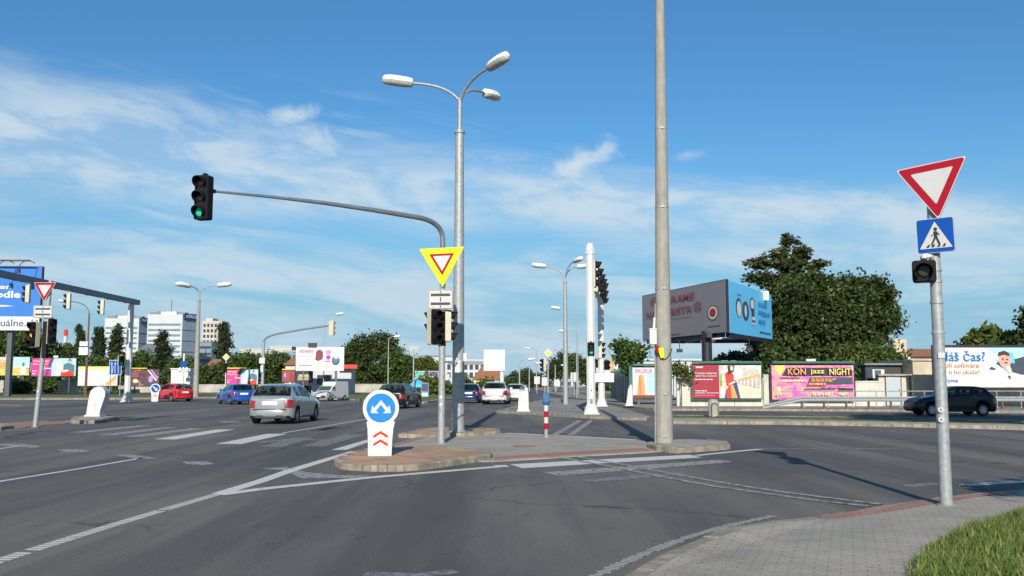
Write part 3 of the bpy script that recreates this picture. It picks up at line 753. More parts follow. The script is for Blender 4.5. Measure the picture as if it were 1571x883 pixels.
def junction_plate(parent, w, h, loc, rz):
    mb = MB(); rp = lambda a, b, r: round_poly([(-a / 2, -b / 2), (a / 2, -b / 2), (a / 2, b / 2), (-a / 2, b / 2)], r)
    mb.pxz(rp(w, h, .03), 0, 0.02, 0, ms=2)
    mb.pxz(rp(w * .96, h * .95, .025), -0.003, 0, 1); mb.pxz(rp(w * .92, h * .89, .02), -0.006, -0.003, 0)
    for cz in (h * 0.22, -h * 0.22): mb.pxz(rp(w * 0.78, h * 0.13, .005), -0.009, -0.006, 1, c=(0, cz))
    mb.pxz(rp(w * .045, h * .22, .003), -0.009, -0.006, 1); mb.pxz(rp(w * .045, h * .09, .003), -0.009, -0.006, 1, c=(0, h * .36)); mb.pxz(rp(w * .045, h * .09, .003), -0.009, -0.006, 1, c=(0, -h * .36))
    return mb.build('junction_plate', ['sign_white', 'sign_black', 'sign_back'], parent, loc=loc, rot=(0, 0, rz), smooth=0)

# ---- near right sign post
def right_sign():
    b = G(1452, 775, 0.014)
    t = thing('sign_post', 'tall post on the near pavement with yield triangle, blue crossing sign and black lamp', 'sign post', b)
    mb = MB().tube([(0, 0, 0), (0, 0, 2.6), (0, 0, 4.25)], [0.078, 0.073, 0.064], 24)
    mb.lathe([(0.12, 0), (0.12, 0.012), (0.09, 0.02)], 24)
    for z in (2.22, 2.62, 2.9, 3.05): mb.lathe([(0.083, z), (0.083, z + 0.03)], 24)
    mb.build('pole', 'galvanised', t, smooth=40)
    for py in (628, 643):
        z = P(1446, py, b.y).z - b.z
        MB().pxz(circle(0, 0, 0.036, n=20), -0.006, 0.01, 0).pxz(circle(0, 0, 0.016, n=12), -0.009, -0.006, 1).build('round_sticker', ['sign_white', 'steel_grey'], t, loc=(-0.052, -0.081, z), rot=(0, 0, -0.35), smooth=0, label='white round sticker with a grey centre')
    z = P(1440, 545, b.y).z - b.z
    MB().box((0, 0, 0), (0.09, 0.012, 0.07)).build('sticker', 'sign_white', t, loc=(-0.01, -0.078, z), smooth=0)
    c = P(1430, 280, b.y - 0.12)
    yield_plate(t, 0.89, (c.x - b.x + .01, -0.13, c.z - b.z + .01), R(-37), R(-5))
    c = P(1434.5, 361, b.y - 0.12)
    s = 0.46
    mb = MB(); sq = lambda a, r: round_poly([(-a / 2, -a / 2), (a / 2, -a / 2), (a / 2, a / 2), (-a / 2, a / 2)], r)
    mb.pxz(sq(s, .03), 0, 0.02, 0, ms=3); mb.pxz(sq(s * .97, .03), -0.003, 0, 1)
    tr = round_poly([(-0.2, -0.17), (0.2, -0.17), (0, 0.185)], 0.012); mb.pxz(tr, -0.006, -0.003, 0)
    y0, y1 = -0.009, -0.006
    mb.pxz(circle(0.005, 0.083, 0.024, n=14), y0, y1, 2)
    mb.pxz([(-0.022, 0.055), (0.022, 0.055), (0.026, -0.03), (-0.018, -0.03)], y0, y1, 2)
    mb.pxz([(-0.018, 0.018), (-0.006, 0.035), (-0.045, -0.012), (-0.058, -0.004)], y0 - .001, y1, 2)
    mb.pxz([(0.018, 0.05), (0.012, 0.03), (0.045, -0.002), (0.058, 0.008)], y0 - .001, y1, 2)
    mb.pxz([(-0.018, -0.03), (0.008, -0.03), (-0.042, -0.13), (-0.062, -0.122)], y0 - .001, y1, 2)
    mb.pxz([(0.0, -0.028), (0.026, -0.028), (0.06, -0.118), (0.036, -0.128)], y0 - .002, y1, 2)
    for i, x in enumerate((-0.12, -0.06, 0.01, 0.075)):
        mb.pxz([(x, -0.155), (x + 0.035, -0.155), (x + 0.05, -0.118), (x + 0.028, -0.118)], y0 - .003, y1, 2)
    mb.box((0, 0.035, 0.1), (0.3, 0.03, 0.04), 3); mb.box((0, 0.035, -0.12), (0.3, 0.03, 0.04), 3)
    mb.build('crossing_sign', ['sign_white', 'sign_blue', 'sign_black', 'sign_back'], t, loc=(c.x - b.x, -0.13, c.z - b.z), rot=(0, R(-1), R(-36)), smooth=0)
    c = P(1420, 415, b.y - 0.15)
    h = signal_head(t, 'a', (c.x - b.x - 0.01, -0.13, c.z - b.z), R(-25), s=0.86)
    MB().tube([(0, 0, 0.16), (0, 0.02, 0.20), (0.1, 0.1, 0.22)], 0.035, 10).build('bracket', 'white_plastic', h, loc=(0, 0.06, 0.0))
right_sign()

# ---- front signal pole with mast arm
def front_signal():
    b = G(677, 680, 0.02)
    t = thing('traffic_signal', 'signal pole with a long mast arm and a yellow bordered yield sign on the refuge', 'traffic signal', b)
    top = P(676, 380, b.y); zt = top.z - b.z
    mb = MB().tube([(0, 0, 0), (0, 0, 2.2), (0, 0, zt)], [0.092, 0.088, 0.07], 24); mb.lathe([(0.13, 0), (0.13, 0.012), (0.10, 0.02)], 24)
    mb.build('pole', 'galvanised', t, smooth=40)
    for py in (609, 620):
        z = P(675, py, b.y).z - b.z
        MB().pxz(circle(0, 0, 0.045, n=20), -0.006, 0.01, 0).build('round_sticker', 'sign_white', t, loc=(-0.01, -0.093, z), smooth=0)
    # arm: rises, bends, then runs left and towards the viewer
    e = P(327, 293, 20.0) - b; k = P(640, 333, 23.2) - b
    base = Vector((0, 0, zt - 0.1)); up = Vector((-0.01, 0, zt + 0.30))
    pts = [base, up] + bezier(up, (-0.06, -0.05, k.z + 0.02), (k.x, k.y, k.z), 9)[1:]
    mid_ = Vector((k.x, k.y, k.z)); end = Vector((e.x, e.y, e.z))
    for q in (0.25, 0.5, 0.75, 1.0): pts.append(mid_.lerp(end, q) + Vector((0, 0, 0.06 * math.sin(q * math.pi))))
    rr = [0.068, 0.068] + [0.066] * 9 + [0.058, 0.050, 0.036, 0.028]
    MB().tube(pts, rr, 14).build('mast_arm', 'steel_grey', t, smooth=50)
    ad = (end - mid_).normalized()
    MB().tube([end - ad * 0.05, end + ad * 0.13], 0.045, 12).build('arm_joint', 'black_plastic', t)
    c = P(310.5, 303, 19.85) - b
    signal_head(t, 'raG', (c.x, c.y - 0.08, c.z), R(-14), s=1.0)
    c = P(677.5, 402, b.y - 0.1) - b
    yield_plate(t, 0.67, (c.x + 0.01, -0.14, c.z + 0.03), R(-6), R(-2), fluo=1.22)
    c = P(676, 459, b.y - 0.1) - b
    junction_plate(t, 0.66, 0.53, (c.x, -0.13, c.z), R(-6))
    c = P(669, 501, b.y - 0.2) - b
    signal_head(t, 'rag', (c.x, -0.22, c.z), R(36), 'cream', s=0.95)
    c = P(657, 494, b.y) - b
    signal_head(t, 'rg', (c.x + 0.1, 0.0, c.z), R(-84), 'cream', s=0.93)
    c = P(686, 501, b.y) - b
    signal_head(t, 'rag', (c.x + 0.08, 0.12, c.z + .03), R(100), 'cream', s=0.85)
    MB().tube([(-0.3, 0, 0), (0.2, 0.05, 0)], 0.03, 8).tube([(0, 0, -0.45), (0, 0, 0.45)], 0.1, 14).build('bracket', 'black_plastic', t, loc=(0, 0, c.z - 0.05))
    z = P(677, 555, b.y).z - b.z
    signal_head(t, 'rg', (0.42, 0.75, z - 0.1), R(150), 'white_plastic', s=0.5, vis=False)
    MB().tube([(0, 0, 0), (0.42, 0.75, 0)], 0.02, 8).build('bracket', 'galvanised', t, loc=(0, 0, z))
front_signal()

# ---- lamp posts with several arms
def luminaire(parent, p, az, s=1.0, tilt=0.12):
    st = [(-0.46, 0.07, 0.0), (-0.42, 0.13, 0.0), (-0.25, 0.165, 0.0), (0.0, 0.18, 0.0), (0.22, 0.175, 0.0), (0.40, 0.125, 0), (0.46, 0.05, 0)]
    def half(top):
        V = []; F = []; K = 8
        for x, w, _ in st:
            for j in range(K + 1):
                a = math.pi * j / K * (1 if top else -1)
                V.append((x * s, w * math.cos(a) * s, (0.10 if top else 0.075) * (w / 0.165) ** 0.5 * math.sin(a) * s * (1.8 if top else 1.7) + (0.004 if top else -0.004)))
        for i in range(len(st) - 1):
            for j in range(K): F.append((i * (K + 1) + j, (i + 1) * (K + 1) + j, (i + 1) * (K + 1) + j + 1, i * (K + 1) + j + 1))
        F.append(tuple(range(K + 1))); F.append(tuple((len(st) - 1) * (K + 1) + j for j in reversed(range(K + 1))))
        return MB().add(V, F)
    o = half(True).build('lamp_housing', 'lamp_shell', parent, loc=p, rot=(0, -tilt, az), smooth=60)
    half(False).build('lens', 'lamp_glass', o, smooth=60)
    return o
def lamp_post(b, H, r0, r1, azs, label, group=None, reach=2.0, rise=1.15, m='galvanised', collar=True, step=None, s=1.0, lean=0.0, top_m=None, hz=None):
    t = thing('street_lamp', label, 'street lamp', b, 0, group)
    mb = MB()
    hs = step or H * 0.83
    mb.tube([(0, 0, 0), (0, 0, hs * .5), (0, 0, hs)], [r0, (r0 + r1) / 2, r1], 20); mb.lathe([(r0 + .06, 0), (r0 + .06, .03), (r0 + 0.01, .05)], 20)
    mb.build('pole', m, t, smooth=40)
    mb = MB().tube([(0, 0, hs - 0.1), (0, 0, H)], [0.075 * s, 0.065 * s], 14); mb.lathe([(r1 * 1.25, hs - .03), (r1 * 1.25, hs + .05), (0.08 * s, hs + .07)], 16)
    mb.build('upper_pole', top_m or 'galvanised', t, smooth=40)
    for a in azs:
        a, rc, rs = (a if isinstance(a, tuple) else (a, reach, rise))
        dx, dy = math.cos(a), math.sin(a)
        p = bezier((0, 0, H - 0.12), (dx * rc * 0.18, dy * rc * 0.18, H + rs * 0.93), (dx * rc * 0.8, dy * rc * 0.8, H + rs), 12)
        MB().tube(p, [0.042 * s] * len(p), 10).build('lamp_arm', top_m or 'galvanised', t, smooth=50)
        luminaire(t, (dx * (rc * 0.8 + 0.42 * s), dy * (rc * 0.8 + 0.42 * s), H + rs + 0.04), a, s * 1.05)
    return t
b = G(702.5, 662, 0.12)
zc = P(711, 150, b.y).z - b.z
lt = lamp_post(b, zc, 0.195, 0.13, [(R(182), 1.9, 0.46), (R(-52), 1.95, 0.55), (R(62), 2.0, 0.6)], 'tall three armed galvanised street lamp on the brick pad of the middle refuge', 'tall street lamps', step=P(711, 203, b.y).z - b.z, s=1.0)
MB().pxz(circle(0, 0, 0.05, n=16), -0.006, 0.018).build('round_sticker', 'sign_white', lt, loc=(0.0, -0.17, P(703, 586, b.y).z - b.z), smooth=0)
MB().pxz(circle(0, 0, 0.05, n=16), -0.006, 0.018).build('round_sticker', 'sign_white', lt, loc=(0.0, -0.17, P(703, 600, b.y).z - b.z), smooth=0)
MB().box((0, 0, 0), (0.16, 0.1, 0.26)).build('push_button_box', 'white_plastic', lt, loc=(0.19, -0.03, P(703, 548, b.y).z - b.z), smooth=0, bevel=0.02)

b = G(868, 620, 0.12)
lamp_post(b, P(869, 425, b.y).z - b.z, 0.19, 0.11, [(R(176), 1.7, 0.75), (R(-60), 1.5, 0.95), (R(20), 1.2, 0.75)], 'three armed galvanised street lamp standing left of the white gantry column', 'tall street lamps', step=P(869, 433, b.y).z - b.z, s=1.0)
b = P(300, 610, 95.0); b.z = 0.11
lamp_post(b, P(306, 449, 95).z, 0.30, 0.16, [(R(165), 1.9, 0.75), (R(-125), 1.5, 0.5), (R(5), 2.4, 0.7)], 'three armed lamp on a brown concrete mast behind the red hatchback', 'tall street lamps', m='rust_mast' if False else 'concrete_pole', step=P(306, 463, 95).z, s=1.5)

# ---- tall concrete pole on the right
def concrete_pole():
    b = G(1019, 679, 0.13)
    t = thing('concrete_pole', 'very tall concrete pole with steel bands and a white box, rising out of the picture', 'pole', b)
    t.rotation_euler = (0, 0.007, 0)
    Hh = 12.6
    MB().tube([(0, 0, 0), (0, 0, 4), (0, 0, 8), (0, 0, Hh)], [0.215, 0.178, 0.145, 0.108], 32).build('pole', 'concrete_pole', t, smooth=40)
    MB().tube([(0, 0, Hh), (0, 0, Hh + .35), (0, 0, Hh + .4)], [0.10, 0.09, 0.02], 20).build('cap', 'white_paint', t)
    for py in (198, 318, 443, 604, 668):
        z = P(1017, py, b.y).z - b.z; r = 0.215 - 0.0087 * z + 0.006
        MB().lathe([(r, z - .018), (r + .002, z), (r, z + .018)], 32).box((0, -r - 0.01, z), (0.06, 0.03, 0.045)).build('steel_band', 'galvanised', t, smooth=40)
    MB().tube([(-0.225, -0.06, 0), (-0.20, -0.06, 3.4)], 0.016, 8).build('cable_duct', 'galvanised', t)
    z = P(1002, 517, b.y).z - b.z
    MB().box((0, 0, 0), (0.17, 0.2, 0.36), taper=1.0).box((0, 0, 0.19), (0.2, 0.23, 0.03)).build('control_box', 'white_plastic', t, loc=(-0.27, -0.08, z), smooth=0, bevel=0.01)
    MB().tube([(0, 0, 0.2), (0.02, 0, 0.48)], 0.03, 10).build('duct_stub', 'white_plastic', t, loc=(-0.24, -0.08, z))
    z = P(1008, 541, b.y).z - b.z
    mb = MB().pxz([(-0.20, 0.16), (-0.06, 0.16), (-0.10, -0.06)], 0, 0.015, 0).pxz([(-0.09, 0.10), (0.04, 0.13), (0.06, -0.12), (-0.03, -0.14), (-0.07, -0.02)], -0.012, -0.003, 1)
    mb.build('torn_sign', ['sign_red', 'sign_yellow'], t, loc=(-0.08, -0.25, z), rot=(0, 0, R(12)), smooth=0)
    MB().tube(bezier((-0.2, -0.1, z + .1), (-0.05, -0.32, z - .45), (0.2, -0.1, z + .1), 10), 0.012, 6).build('cable_loop', 'black_plastic', t)
concrete_pole()

# ---- keep-either-side beacon at the nose
def round_beacon(name, b, rz, s, label, group=None, arrow='split'):
    t = thing(name, label, 'traffic beacon', b, rz, group)
    rC = 0.365; cz = 0.965
    out = [(-0.245, 0), (0.225, 0)]
    out += [(0.235, 0.3), (0.255, 0.55), (0.285, 0.68)]
    a0, a1 = -50, 230
    out += circle(0, cz, rC, n=30, a0=a0 + 3, a1=a1 - 3)
    out += [(-0.285, 0.68), (-0.262, 0.55), (-0.25, 0.3)]
    MB().pxz([(x * s, z * s) for x, z in out], -0.10 * s, 0.10 * s, 0).build('body', 'white_plastic', t, smooth=30, bevel=0.035 * s)
    f = -0.10 * s
    MB().pxz([(x * s, z * s) for x, z in circle(0, cz, 0.292, n=36)], f - 0.012, f + 0.004, 0).build('blue_disc', 'sign_cyan_blue' if arrow == 'split' else 'sign_blue', t, smooth=0)
    if arrow == 'split':
        L_ = [(0, 0.16), (-0.135, 0.0), (-0.175, 0.055), (-0.205, -0.105), (-0.045, -0.11), (-0.095, -0.055), (0.0, 0.06)]
        Rr = [(-x, z) for x, z in L_]
        MB().pxz([(x * s, (z + cz) * s) for x, z in L_], f - 0.016, f - 0.0125).pxz([(x * s, (z + cz) * s) for x, z in Rr], f - 0.016, f - 0.0125).build('arrow_mark', 'sign_white', t, smooth=0)
        for zz in (0.40, 0.235):
            ch = [(-0.145, -0.045), (-0.145, 0.01), (0, 0.1), (0.145, 0.01), (0.145, -0.045), (0, 0.045)]
            MB().pxz([(x * s, (z + zz) * s) for x, z in ch], f - 0.006, f + 0.002).build('chevron', 'sign_orange_red', t, smooth=0)
    else:
        A = [(-0.2, 0.13), (-0.13, 0.2), (0.07, 0.0), (0.13, 0.07), (0.19, -0.19), (-0.07, -0.13), (0, -0.07)]
        MB().pxz([(x * s, (z + cz) * s) for x, z in A], f - 0.016, f - 0.0125).build('arrow_mark', 'sign_white', t, smooth=0)
        MB().pxz([(-0.15 * s, 0.4 * s), (0, 0.5 * s), (0.15 * s, 0.4 * s), (0.15 * s, 0.33 * s), (0, 0.43 * s), (-0.15 * s, 0.33 * s)], f - 0.006, f + 0.002).build('chevron', 'sign_orange_red', t, smooth=0)
    for x in (-0.19, 0, 0.17): MB().pxz(circle(x * s, 0.035 * s, 0.012 * s, n=10), f - 0.004, f + 0.002).build('bolt', 'steel_grey', t, smooth=0)
    return t
b = G(582.5, 699, 0.115); b.y += 0.1
round_beacon('keep_either_side_beacon', b, R(6), 1.0, 'white beacon with blue disc, split arrow and red chevrons on the brick refuge nose')
b = P(238, 614, 74); b.z = 0.05
round_beacon('keep_right_beacon', b, R(8), 1.08, 'small white beacon with a blue arrow disc beside the nose of the red hatchback', arrow='right')

# ---- plain white beacons
def white_beacon(b, outline, thick, label, rz=0.0, s=1.0):
    t = thing('white_beacon', label, 'traffic beacon', b, rz, 'white plastic beacons')
    MB().pxz([(x * s, z * s) for x, z in outline], -thick / 2, thick / 2).build('body', 'white_plastic', t, smooth=40, bevel=0.06)
    zs = [z for x, z in outline]; xs = [x for x, z in outline if z < 0.02]
    MB().box(((min(xs) + max(xs)) / 2, 0, 0.035), (max(xs) - min(xs) + 0.12, thick + 0.1, 0.07)).build('base', 'white_plastic', t, smooth=0, bevel=0.015)
    return t
b = G(147, 638.5, 0.14)
o_ = [(388, 762), (396, 690), (402, 650), (408, 628), (428, 612), (448, 607), (468, 612), (482, 634), (482, 655), (472, 690), (460, 730), (456, 762)]
d = b.y; k = 0.86 / 2.943 / FPX * d
white_beacon(b, [((x - 425) * k, (762 - z) * k) for x, z in o_], 0.55, 'fat white plastic beacon leaning right on the concrete pad of the left refuge')
b = G(803, 631, 0.12)
o_ = [(-0.27, 0), (0.27, 0), (0.25, 0.9), (0.22, 1.15), (0.10, 1.34), (-0.03, 1.36), (-0.17, 1.22), (-0.235, 1.0)]
white_beacon(b, o_, 0.3, 'round topped white beacon at the left end of the gantry refuge')
b = G(965, 622.5, 0.12)
o_ = [(-0.22, 0), (0.20, 0), (0.20, 1.0), (0.17, 1.3), (0.08, 1.34), (-0.05, 1.05), (-0.12, 0.5)]
white_beacon(b, o_, 0.4, 'narrow white beacon with one slanted side, right of the two gantry columns')

# ---- red and white push-button post
b = G(838, 671, 0.02)
t = thing('push_button_post', 'short red and white banded post with a blue push button box on the refuge', 'post', b)
k = b.y / FPX
mb = MB(); zz = [0, 0.24, 0.42, 0.60, 0.78, 0.92]
mb.tube([(0, 0, 0), (0, 0, 0.10 * 1.2)], 0.062, 16, 0)
mb.tube([(0, 0, 0.0), (0, 0, 0.24)], 0.055, 16, 0)
for i in range(4): mb.tube([(0, 0, 0.24 + i * 0.17), (0, 0, 0.24 + (i + 1) * 0.17)], 0.064, 16, 1 if i % 2 == 0 else 2)
mb.build('pole', ['galvanised', 'sign_red', 'sign_white'], t, smooth=40)
MB().lathe([(0.07, 0.92), (0.10, 0.97), (0.10, 1.02)], 14, 0).box((0, 0, 1.14), (0.20, 0.17, 0.26), 0).build('push_button_box', 'blue_box', t, smooth=40, bevel=0.015)
MB().pxz(circle(0, 1.13, 0.03, n=12), -0.10, -0.08).build('push_button', 'steel_dark', t)

# ---- gantries
def gantry_column(parent, x, y, H, w, m='white_paint', cap=True, z0=0.0):
    mb = MB(); mb.tube([(x, y, z0), (x, y, z0 + H)], [w / 2 * 1.08, w / 2], 8, phase=math.pi / 8)
    for k in range(4):
        a = k * math.pi / 2 + math.pi / 4; c, s = math.cos(a), math.sin(a); r = w * 0.5
        V = []
        for off in (-0.03, 0.012):
            for rr, zz in ((r * 0.8, 0.05), (r * 2.0, 0.05), (r * 2.0, 0.16), (r * 0.9, 0.62)):
                V.append((x + c * rr - s * off, y + s * rr + c * off, z0 + zz))
        mb.add(V, [(0, 1, 2, 3), (7, 6, 5, 4), (0, 4, 5, 1), (1, 5, 6, 2), (2, 6, 7, 3), (3, 7, 4, 0)])
    mb.box((x, y, z0 + 0.03), (w * 1.75, w * 1.75, 0.06))
    o = mb.build('column', m, parent, smooth=30)
    if cap:
        MB().lathe([(w * 0.58, z0 + H), (w * 0.60, z0 + H + 0.05), (w * 0.38, z0 + H + 0.5), (w * 0.36, z0 + H + 0.52)], 8, c=(x, y, 0), phase=math.pi / 8).build('cap', m, parent, smooth=30)
    return o
A = G(907, 635, 0.12); B = G(923, 623, 0.12)
H1 = P(907, 390, A.y).z - 0.12
t = thing('signal_gantry', 'white signal gantry seen end on, stacked signal heads between its two columns', 'gantry', A)
gantry_column(t, 0, 0, H1, 0.40)
dB = B - A
gantry_column(t, dB.x, dB.y, H1 - 0.1, 0.40, cap=False)
bz = H1 - 0.55
MB().tube([(0.0, 0.1, bz), (dB.x, dB.y, bz)], 0.20, 4, phase=math.pi / 4).build('beam', 'steel_grey', t, smooth=0)
for i, q in enumerate((0.08, 0.28, 0.46, 0.62, 0.78)):
    signal_head(t, 'rag' if i else 'rag', (dB.x * q + 0.22 + 0.02 * i, dB.y * q, bz - 0.25), R(90 - 10), 'cream', s=1.35)
signal_head(t, 'rG', (0.0, -0.30, P(907, 535, A.y).z - 0.12), R(2), 'black_plastic', s=0.92, vis=True)
MB().box((0, -0.215, P(907, 615, A.y).z - .12), (0.12, 0.03, 0.22)).build('push_button_box', 'steel_grey', t, smooth=0)
MB().box((0, -0.215, P(907, 598, A.y).z - .12), (0.06, 0.03, 0.1)).build('sticker', 'steel_grey', t, smooth=0)
z = P(925, 537, B.y).z - .12
signal_head(t, 'rAg', (dB.x + 0.05, dB.y - 0.1, z), R(80), 'cream', s=1.05)
z = P(923, 560, B.y).z - .12
signal_head(t, 'rg', (dB.x + 0.36, dB.y - 0.25, z), R(20), 'black_plastic', s=0.9)
signal_head(t, 'rg', (dB.x - 0.36, dB.y - 0.25, z + .1), R(5), 'black_plastic', s=0.8)
for zz in (P(923, 582, B.y).z,): MB().box((dB.x, dB.y - 0.26, zz), (1.5, 0.06, 0.55)).build('name_board', 'white_paint', t, smooth=0)

A = P(195, 614, 72); A.z = 0.05
t = thing('signal_gantry', 'long grey gantry beam at the left with three cream signal heads hanging under it', 'gantry', A)
bzz = P(195, 462, 72).z - .05
gantry_column(t, 0, 0, bzz, 0.46, cap=False)
MB().tube([(0.15, 0.9, bzz - 0.02), (-0.05, -30.0, bzz - 0.02)], 0.27, 4, phase=math.pi / 4).build('beam', 'steel_grey', t, smooth=0)
gantry_column(t, -0.05, -29.5, bzz, 0.46, cap=False)
for yy in (-1.2, -4.2, -7.5, -12, -17, -22): MB().box((0, yy, bzz - 0.02), (0.45, 0.06, 0.45)).build('beam_flange', 'galvanised', t, smooth=0)
for px_ in (103, 155, 40):
    Y = 30.45 * 1400 / (785.5 - px_); c = P(px_, 466 if px_ == 155 else (461 if px_ == 103 else 452), Y) - A
    signal_head(t, 'rag', (c.x, c.y, bzz - 0.85), R(-78), 'cream', s=1.12)
MB().box((0, 0, 0), (0.3, 0.3, 0.3)).build('rusty_joint', 'rust', t, loc=(0.0, 0, bzz - 0.3), smooth=0)
c = P(186, 553, 71.4) - A
signal_head(t, 'rG', (c.x, c.y, c.z), R(40), 'cream', s=1.2)

# ---- yield sign with signals on the left refuge
b = G(54, 655, 0.03)
t = thing('sign_post', 'post on the left refuge with yield triangle, junction plate and amber lit signal', 'sign post', b)
zt = P(68, 430, b.y).z - b.z
MB().tube([(0, 0, 0), (0.28 * .5, 0, zt * .5), (0.28, 0, zt)], [0.085, 0.078, 0.07], 18).lathe([(0.13, 0), (0.13, 0.012), (0.10, 0.02)], 18).build('pole', 'galvanised', t, smooth=40)
c = P(69, 443, b.y - .1) - b; yield_plate(t, 0.80, (c.x, -0.13, c.z), R(0), 0)
c = P(66.5, 478, b.y - .1) - b; junction_plate(t, 0.68, 0.45, (c.x, -0.13, c.z), R(0))
c = P(53, 513, b.y) - b; signal_head(t, 'rAg', (c.x - .02, -0.1, c.z), R(-18), 'cream', s=0.92)
c = P(78, 508, b.y) - b; signal_head(t, 'rag', (c.x + .05, -0.02, c.z), R(42), 'cream', s=0.92)
MB().box((0.2, 0, 0), (0.16, 0.16, 1.3)).build('bracket', 'black_plastic', t, loc=(0, 0, c.z - 0.3), smooth=0)
for py in (600, 611): MB().pxz(circle(0, 0, 0.04, n=12), -0.006, 0.01).build('round_sticker', 'sign_white', t, loc=(0.07, -0.086, P(56, py, b.y).z - b.z), smooth=0)

# ---- second mast arm signal behind the silver car
b = P(402, 617, 68); b.z = 0.0
t = thing('traffic_signal', 'slim mast arm signal behind the silver hatchback with its head hanging near the white billboard', 'traffic signal', b)
z1 = P(403, 525, 68).z
ptsA = [(0, 0, z1)] + bezier((0, 0, z1), (0.02, 0, P(0, 515, 68).z), (P(430, 511, 68).x - b.x, 0, P(0, 511, 68).z), 8) + [Vector((P(470, 504, 68).x - b.x, 0, P(0, 504, 68).z)), Vector((P(506, 500, 68).x - b.x, 0, P(0, 499, 68).z))]
MB().tube([(0, 0, 0), (0, 0, z1)], [0.13, 0.10], 16).build('pole', 'galvanised', t)
MB().tube(ptsA, 0.07, 10).build('mast_arm', 'steel_grey', t, smooth=50)
c = P(510, 503, 68) - b; signal_head(t, 'rag', (c.x, 0, c.z), R(165), 'cream', s=1.1)
c = P(403, 553, 68) - b; MB().box((c.x, -0.16, c.z), (0.42, 0.05, 0.44)).box((c.x, -0.16, c.z - 0.6), (0.2, 0.05, 0.5)).build('number_plate', 'sign_white', t, smooth=0)

# ================================================================== flat boards
def U(v, c): return v
mat('poster_white', (0.62, 0.61, 0.60), 0.5, 0, 0.03, 3)
mat('poster_grey', (0.20, 0.19, 0.20), 0.5, 0, 0.06, 0.8)
mat('poster_dark_grey', (0.11, 0.10, 0.11), 0.5, 0, 0.06, 0.8)
mat('poster_plum', (0.27, 0.05, 0.07), 0.5, 0, 0.05, 1)
mat('poster_cyan', (0.12, 0.50, 0.80), 0.5, 0, 0.05, 0.8)
mat('poster_mid_blue', (0.03, 0.22, 0.50), 0.5, 0, 0.05, 0.8)
mat('poster_royal', (0.012, 0.15, 0.50), 0.5, 0, 0.05, 0.8)
mat('poster_crimson', (0.30, 0.008, 0.028), 0.5, 0, 0.06, 0.8)
mat('poster_red', (0.62, 0.03, 0.02), 0.5, 0, 0.1, 2)
mat('poster_skin', (0.62, 0.33, 0.24), 0.6, 0, 0.08, 4)
mat('poster_pale_skin', (0.72, 0.55, 0.46), 0.6, 0, 0.08, 4)
mat('poster_hair', (0.06, 0.03, 0.022), 0.7, 0, 0.2, 6)
mat('poster_sand', (0.62, 0.55, 0.40), 0.6, 0, 0.18, 1.5)
mat('poster_stone', (0.40, 0.36, 0.28), 0.6, 0, 0.25, 3)
mat('poster_ochre', (0.52, 0.33, 0.12), 0.6, 0, 0.15, 3)
mat('poster_pink', (0.72, 0.13, 0.36), 0.5, 0, 0.08, 1.2)
mat('poster_magenta', (0.62, 0.03, 0.22), 0.5, 0, 0.06, 1.2)
mat('poster_purple', (0.12, 0.05, 0.16), 0.5, 0, 0.1, 2)
mat('poster_lilac', (0.55, 0.22, 0.55), 0.5, 0, 0.1, 2)
mat('poster_yellow', (0.78, 0.60, 0.13), 0.5, 0, 0.1, 2)
mat('poster_lemon', (0.80, 0.76, 0.25), 0.5, 0, 0.1, 2)
mat('poster_orange', (0.72, 0.30, 0.10), 0.5, 0, 0.12, 2)
mat('poster_sky', (0.38, 0.62, 0.74), 0.5, 0, 0.08, 1)
mat('poster_green', (0.22, 0.34, 0.06), 0.5, 0, 0.25, 3)
mat('poster_teal', (0.05, 0.17, 0.22), 0.5, 0, 0.12, 3)
mat('poster_mint', (0.10, 0.42, 0.33), 0.5, 0, 0.25, 3)
mat('poster_navy', (0.025, 0.045, 0.16), 0.5, 0, 0.1, 2)
mat('poster_slate', (0.045, 0.06, 0.085), 0.5, 0, 0.15, 4)
mat('poster_black', (0.02, 0.015, 0.025), 0.5, 0, 0.2, 3)
mat('frame_green', (0.03, 0.12, 0.09), 0.5, 0.1, 0.1, 3)
mat('frame_black', (0.02, 0.02, 0.028), 0.5, 0.1, 0.1, 3)
mat('frame_yellow', (0.72, 0.50, 0.03), 0.5, 0, 0.05, 3)
def blotch(name, cols, scale, det=3):
    """printed picture of drifting colours"""
    m = bpy.data.materials.new(name); m.use_nodes = True; t = m.node_tree; b = t.nodes['Principled BSDF']
    tc = N(t, 'ShaderNodeTexCoord'); n = N(t, 'ShaderNodeTexNoise'); n.inputs['Scale'].default_value = scale; n.inputs['Detail'].default_value = det; n.inputs['Distortion'].default_value = 0.8
    L(t, tc.outputs['Object'], n.inputs['Vector'])
    cr = N(t, 'ShaderNodeValToRGB'); e = cr.color_ramp.elements
    for i, c in enumerate(cols):
        pos = 0.33 + 0.36 * i / (len(cols) - 1)
        if i < 2: e[i].position = pos; e[i].color = (*c, 1)
        else: q = e.new(pos); q.color = (*c, 1)
    L(t, n.outputs[0], cr.inputs[0]); L(t, cr.outputs[0], b.inputs['Base Color']); b.inputs['Roughness'].default_value = 0.5; MATS[name] = m
blotch('print_jazz', [(0.62, 0.08, 0.38), (0.68, 0.16, 0.40), (0.70, 0.34, 0.22), (0.66, 0.12, 0.42), (0.60, 0.09, 0.38)], 1.1)
blotch('print_field', [(0.30, 0.32, 0.06), (0.62, 0.50, 0.12), (0.40, 0.42, 0.10)], 1.0)
blotch('print_dark', [(0.02, 0.015, 0.03), (0.14, 0.05, 0.05), (0.04, 0.03, 0.05), (0.3, 0.2, 0.12)], 1.2)
blotch('print_city', [(0.66, 0.60, 0.50), (0.42, 0.38, 0.34), (0.72, 0.68, 0.60), (0.50, 0.48, 0.45)], 1.6, 5)

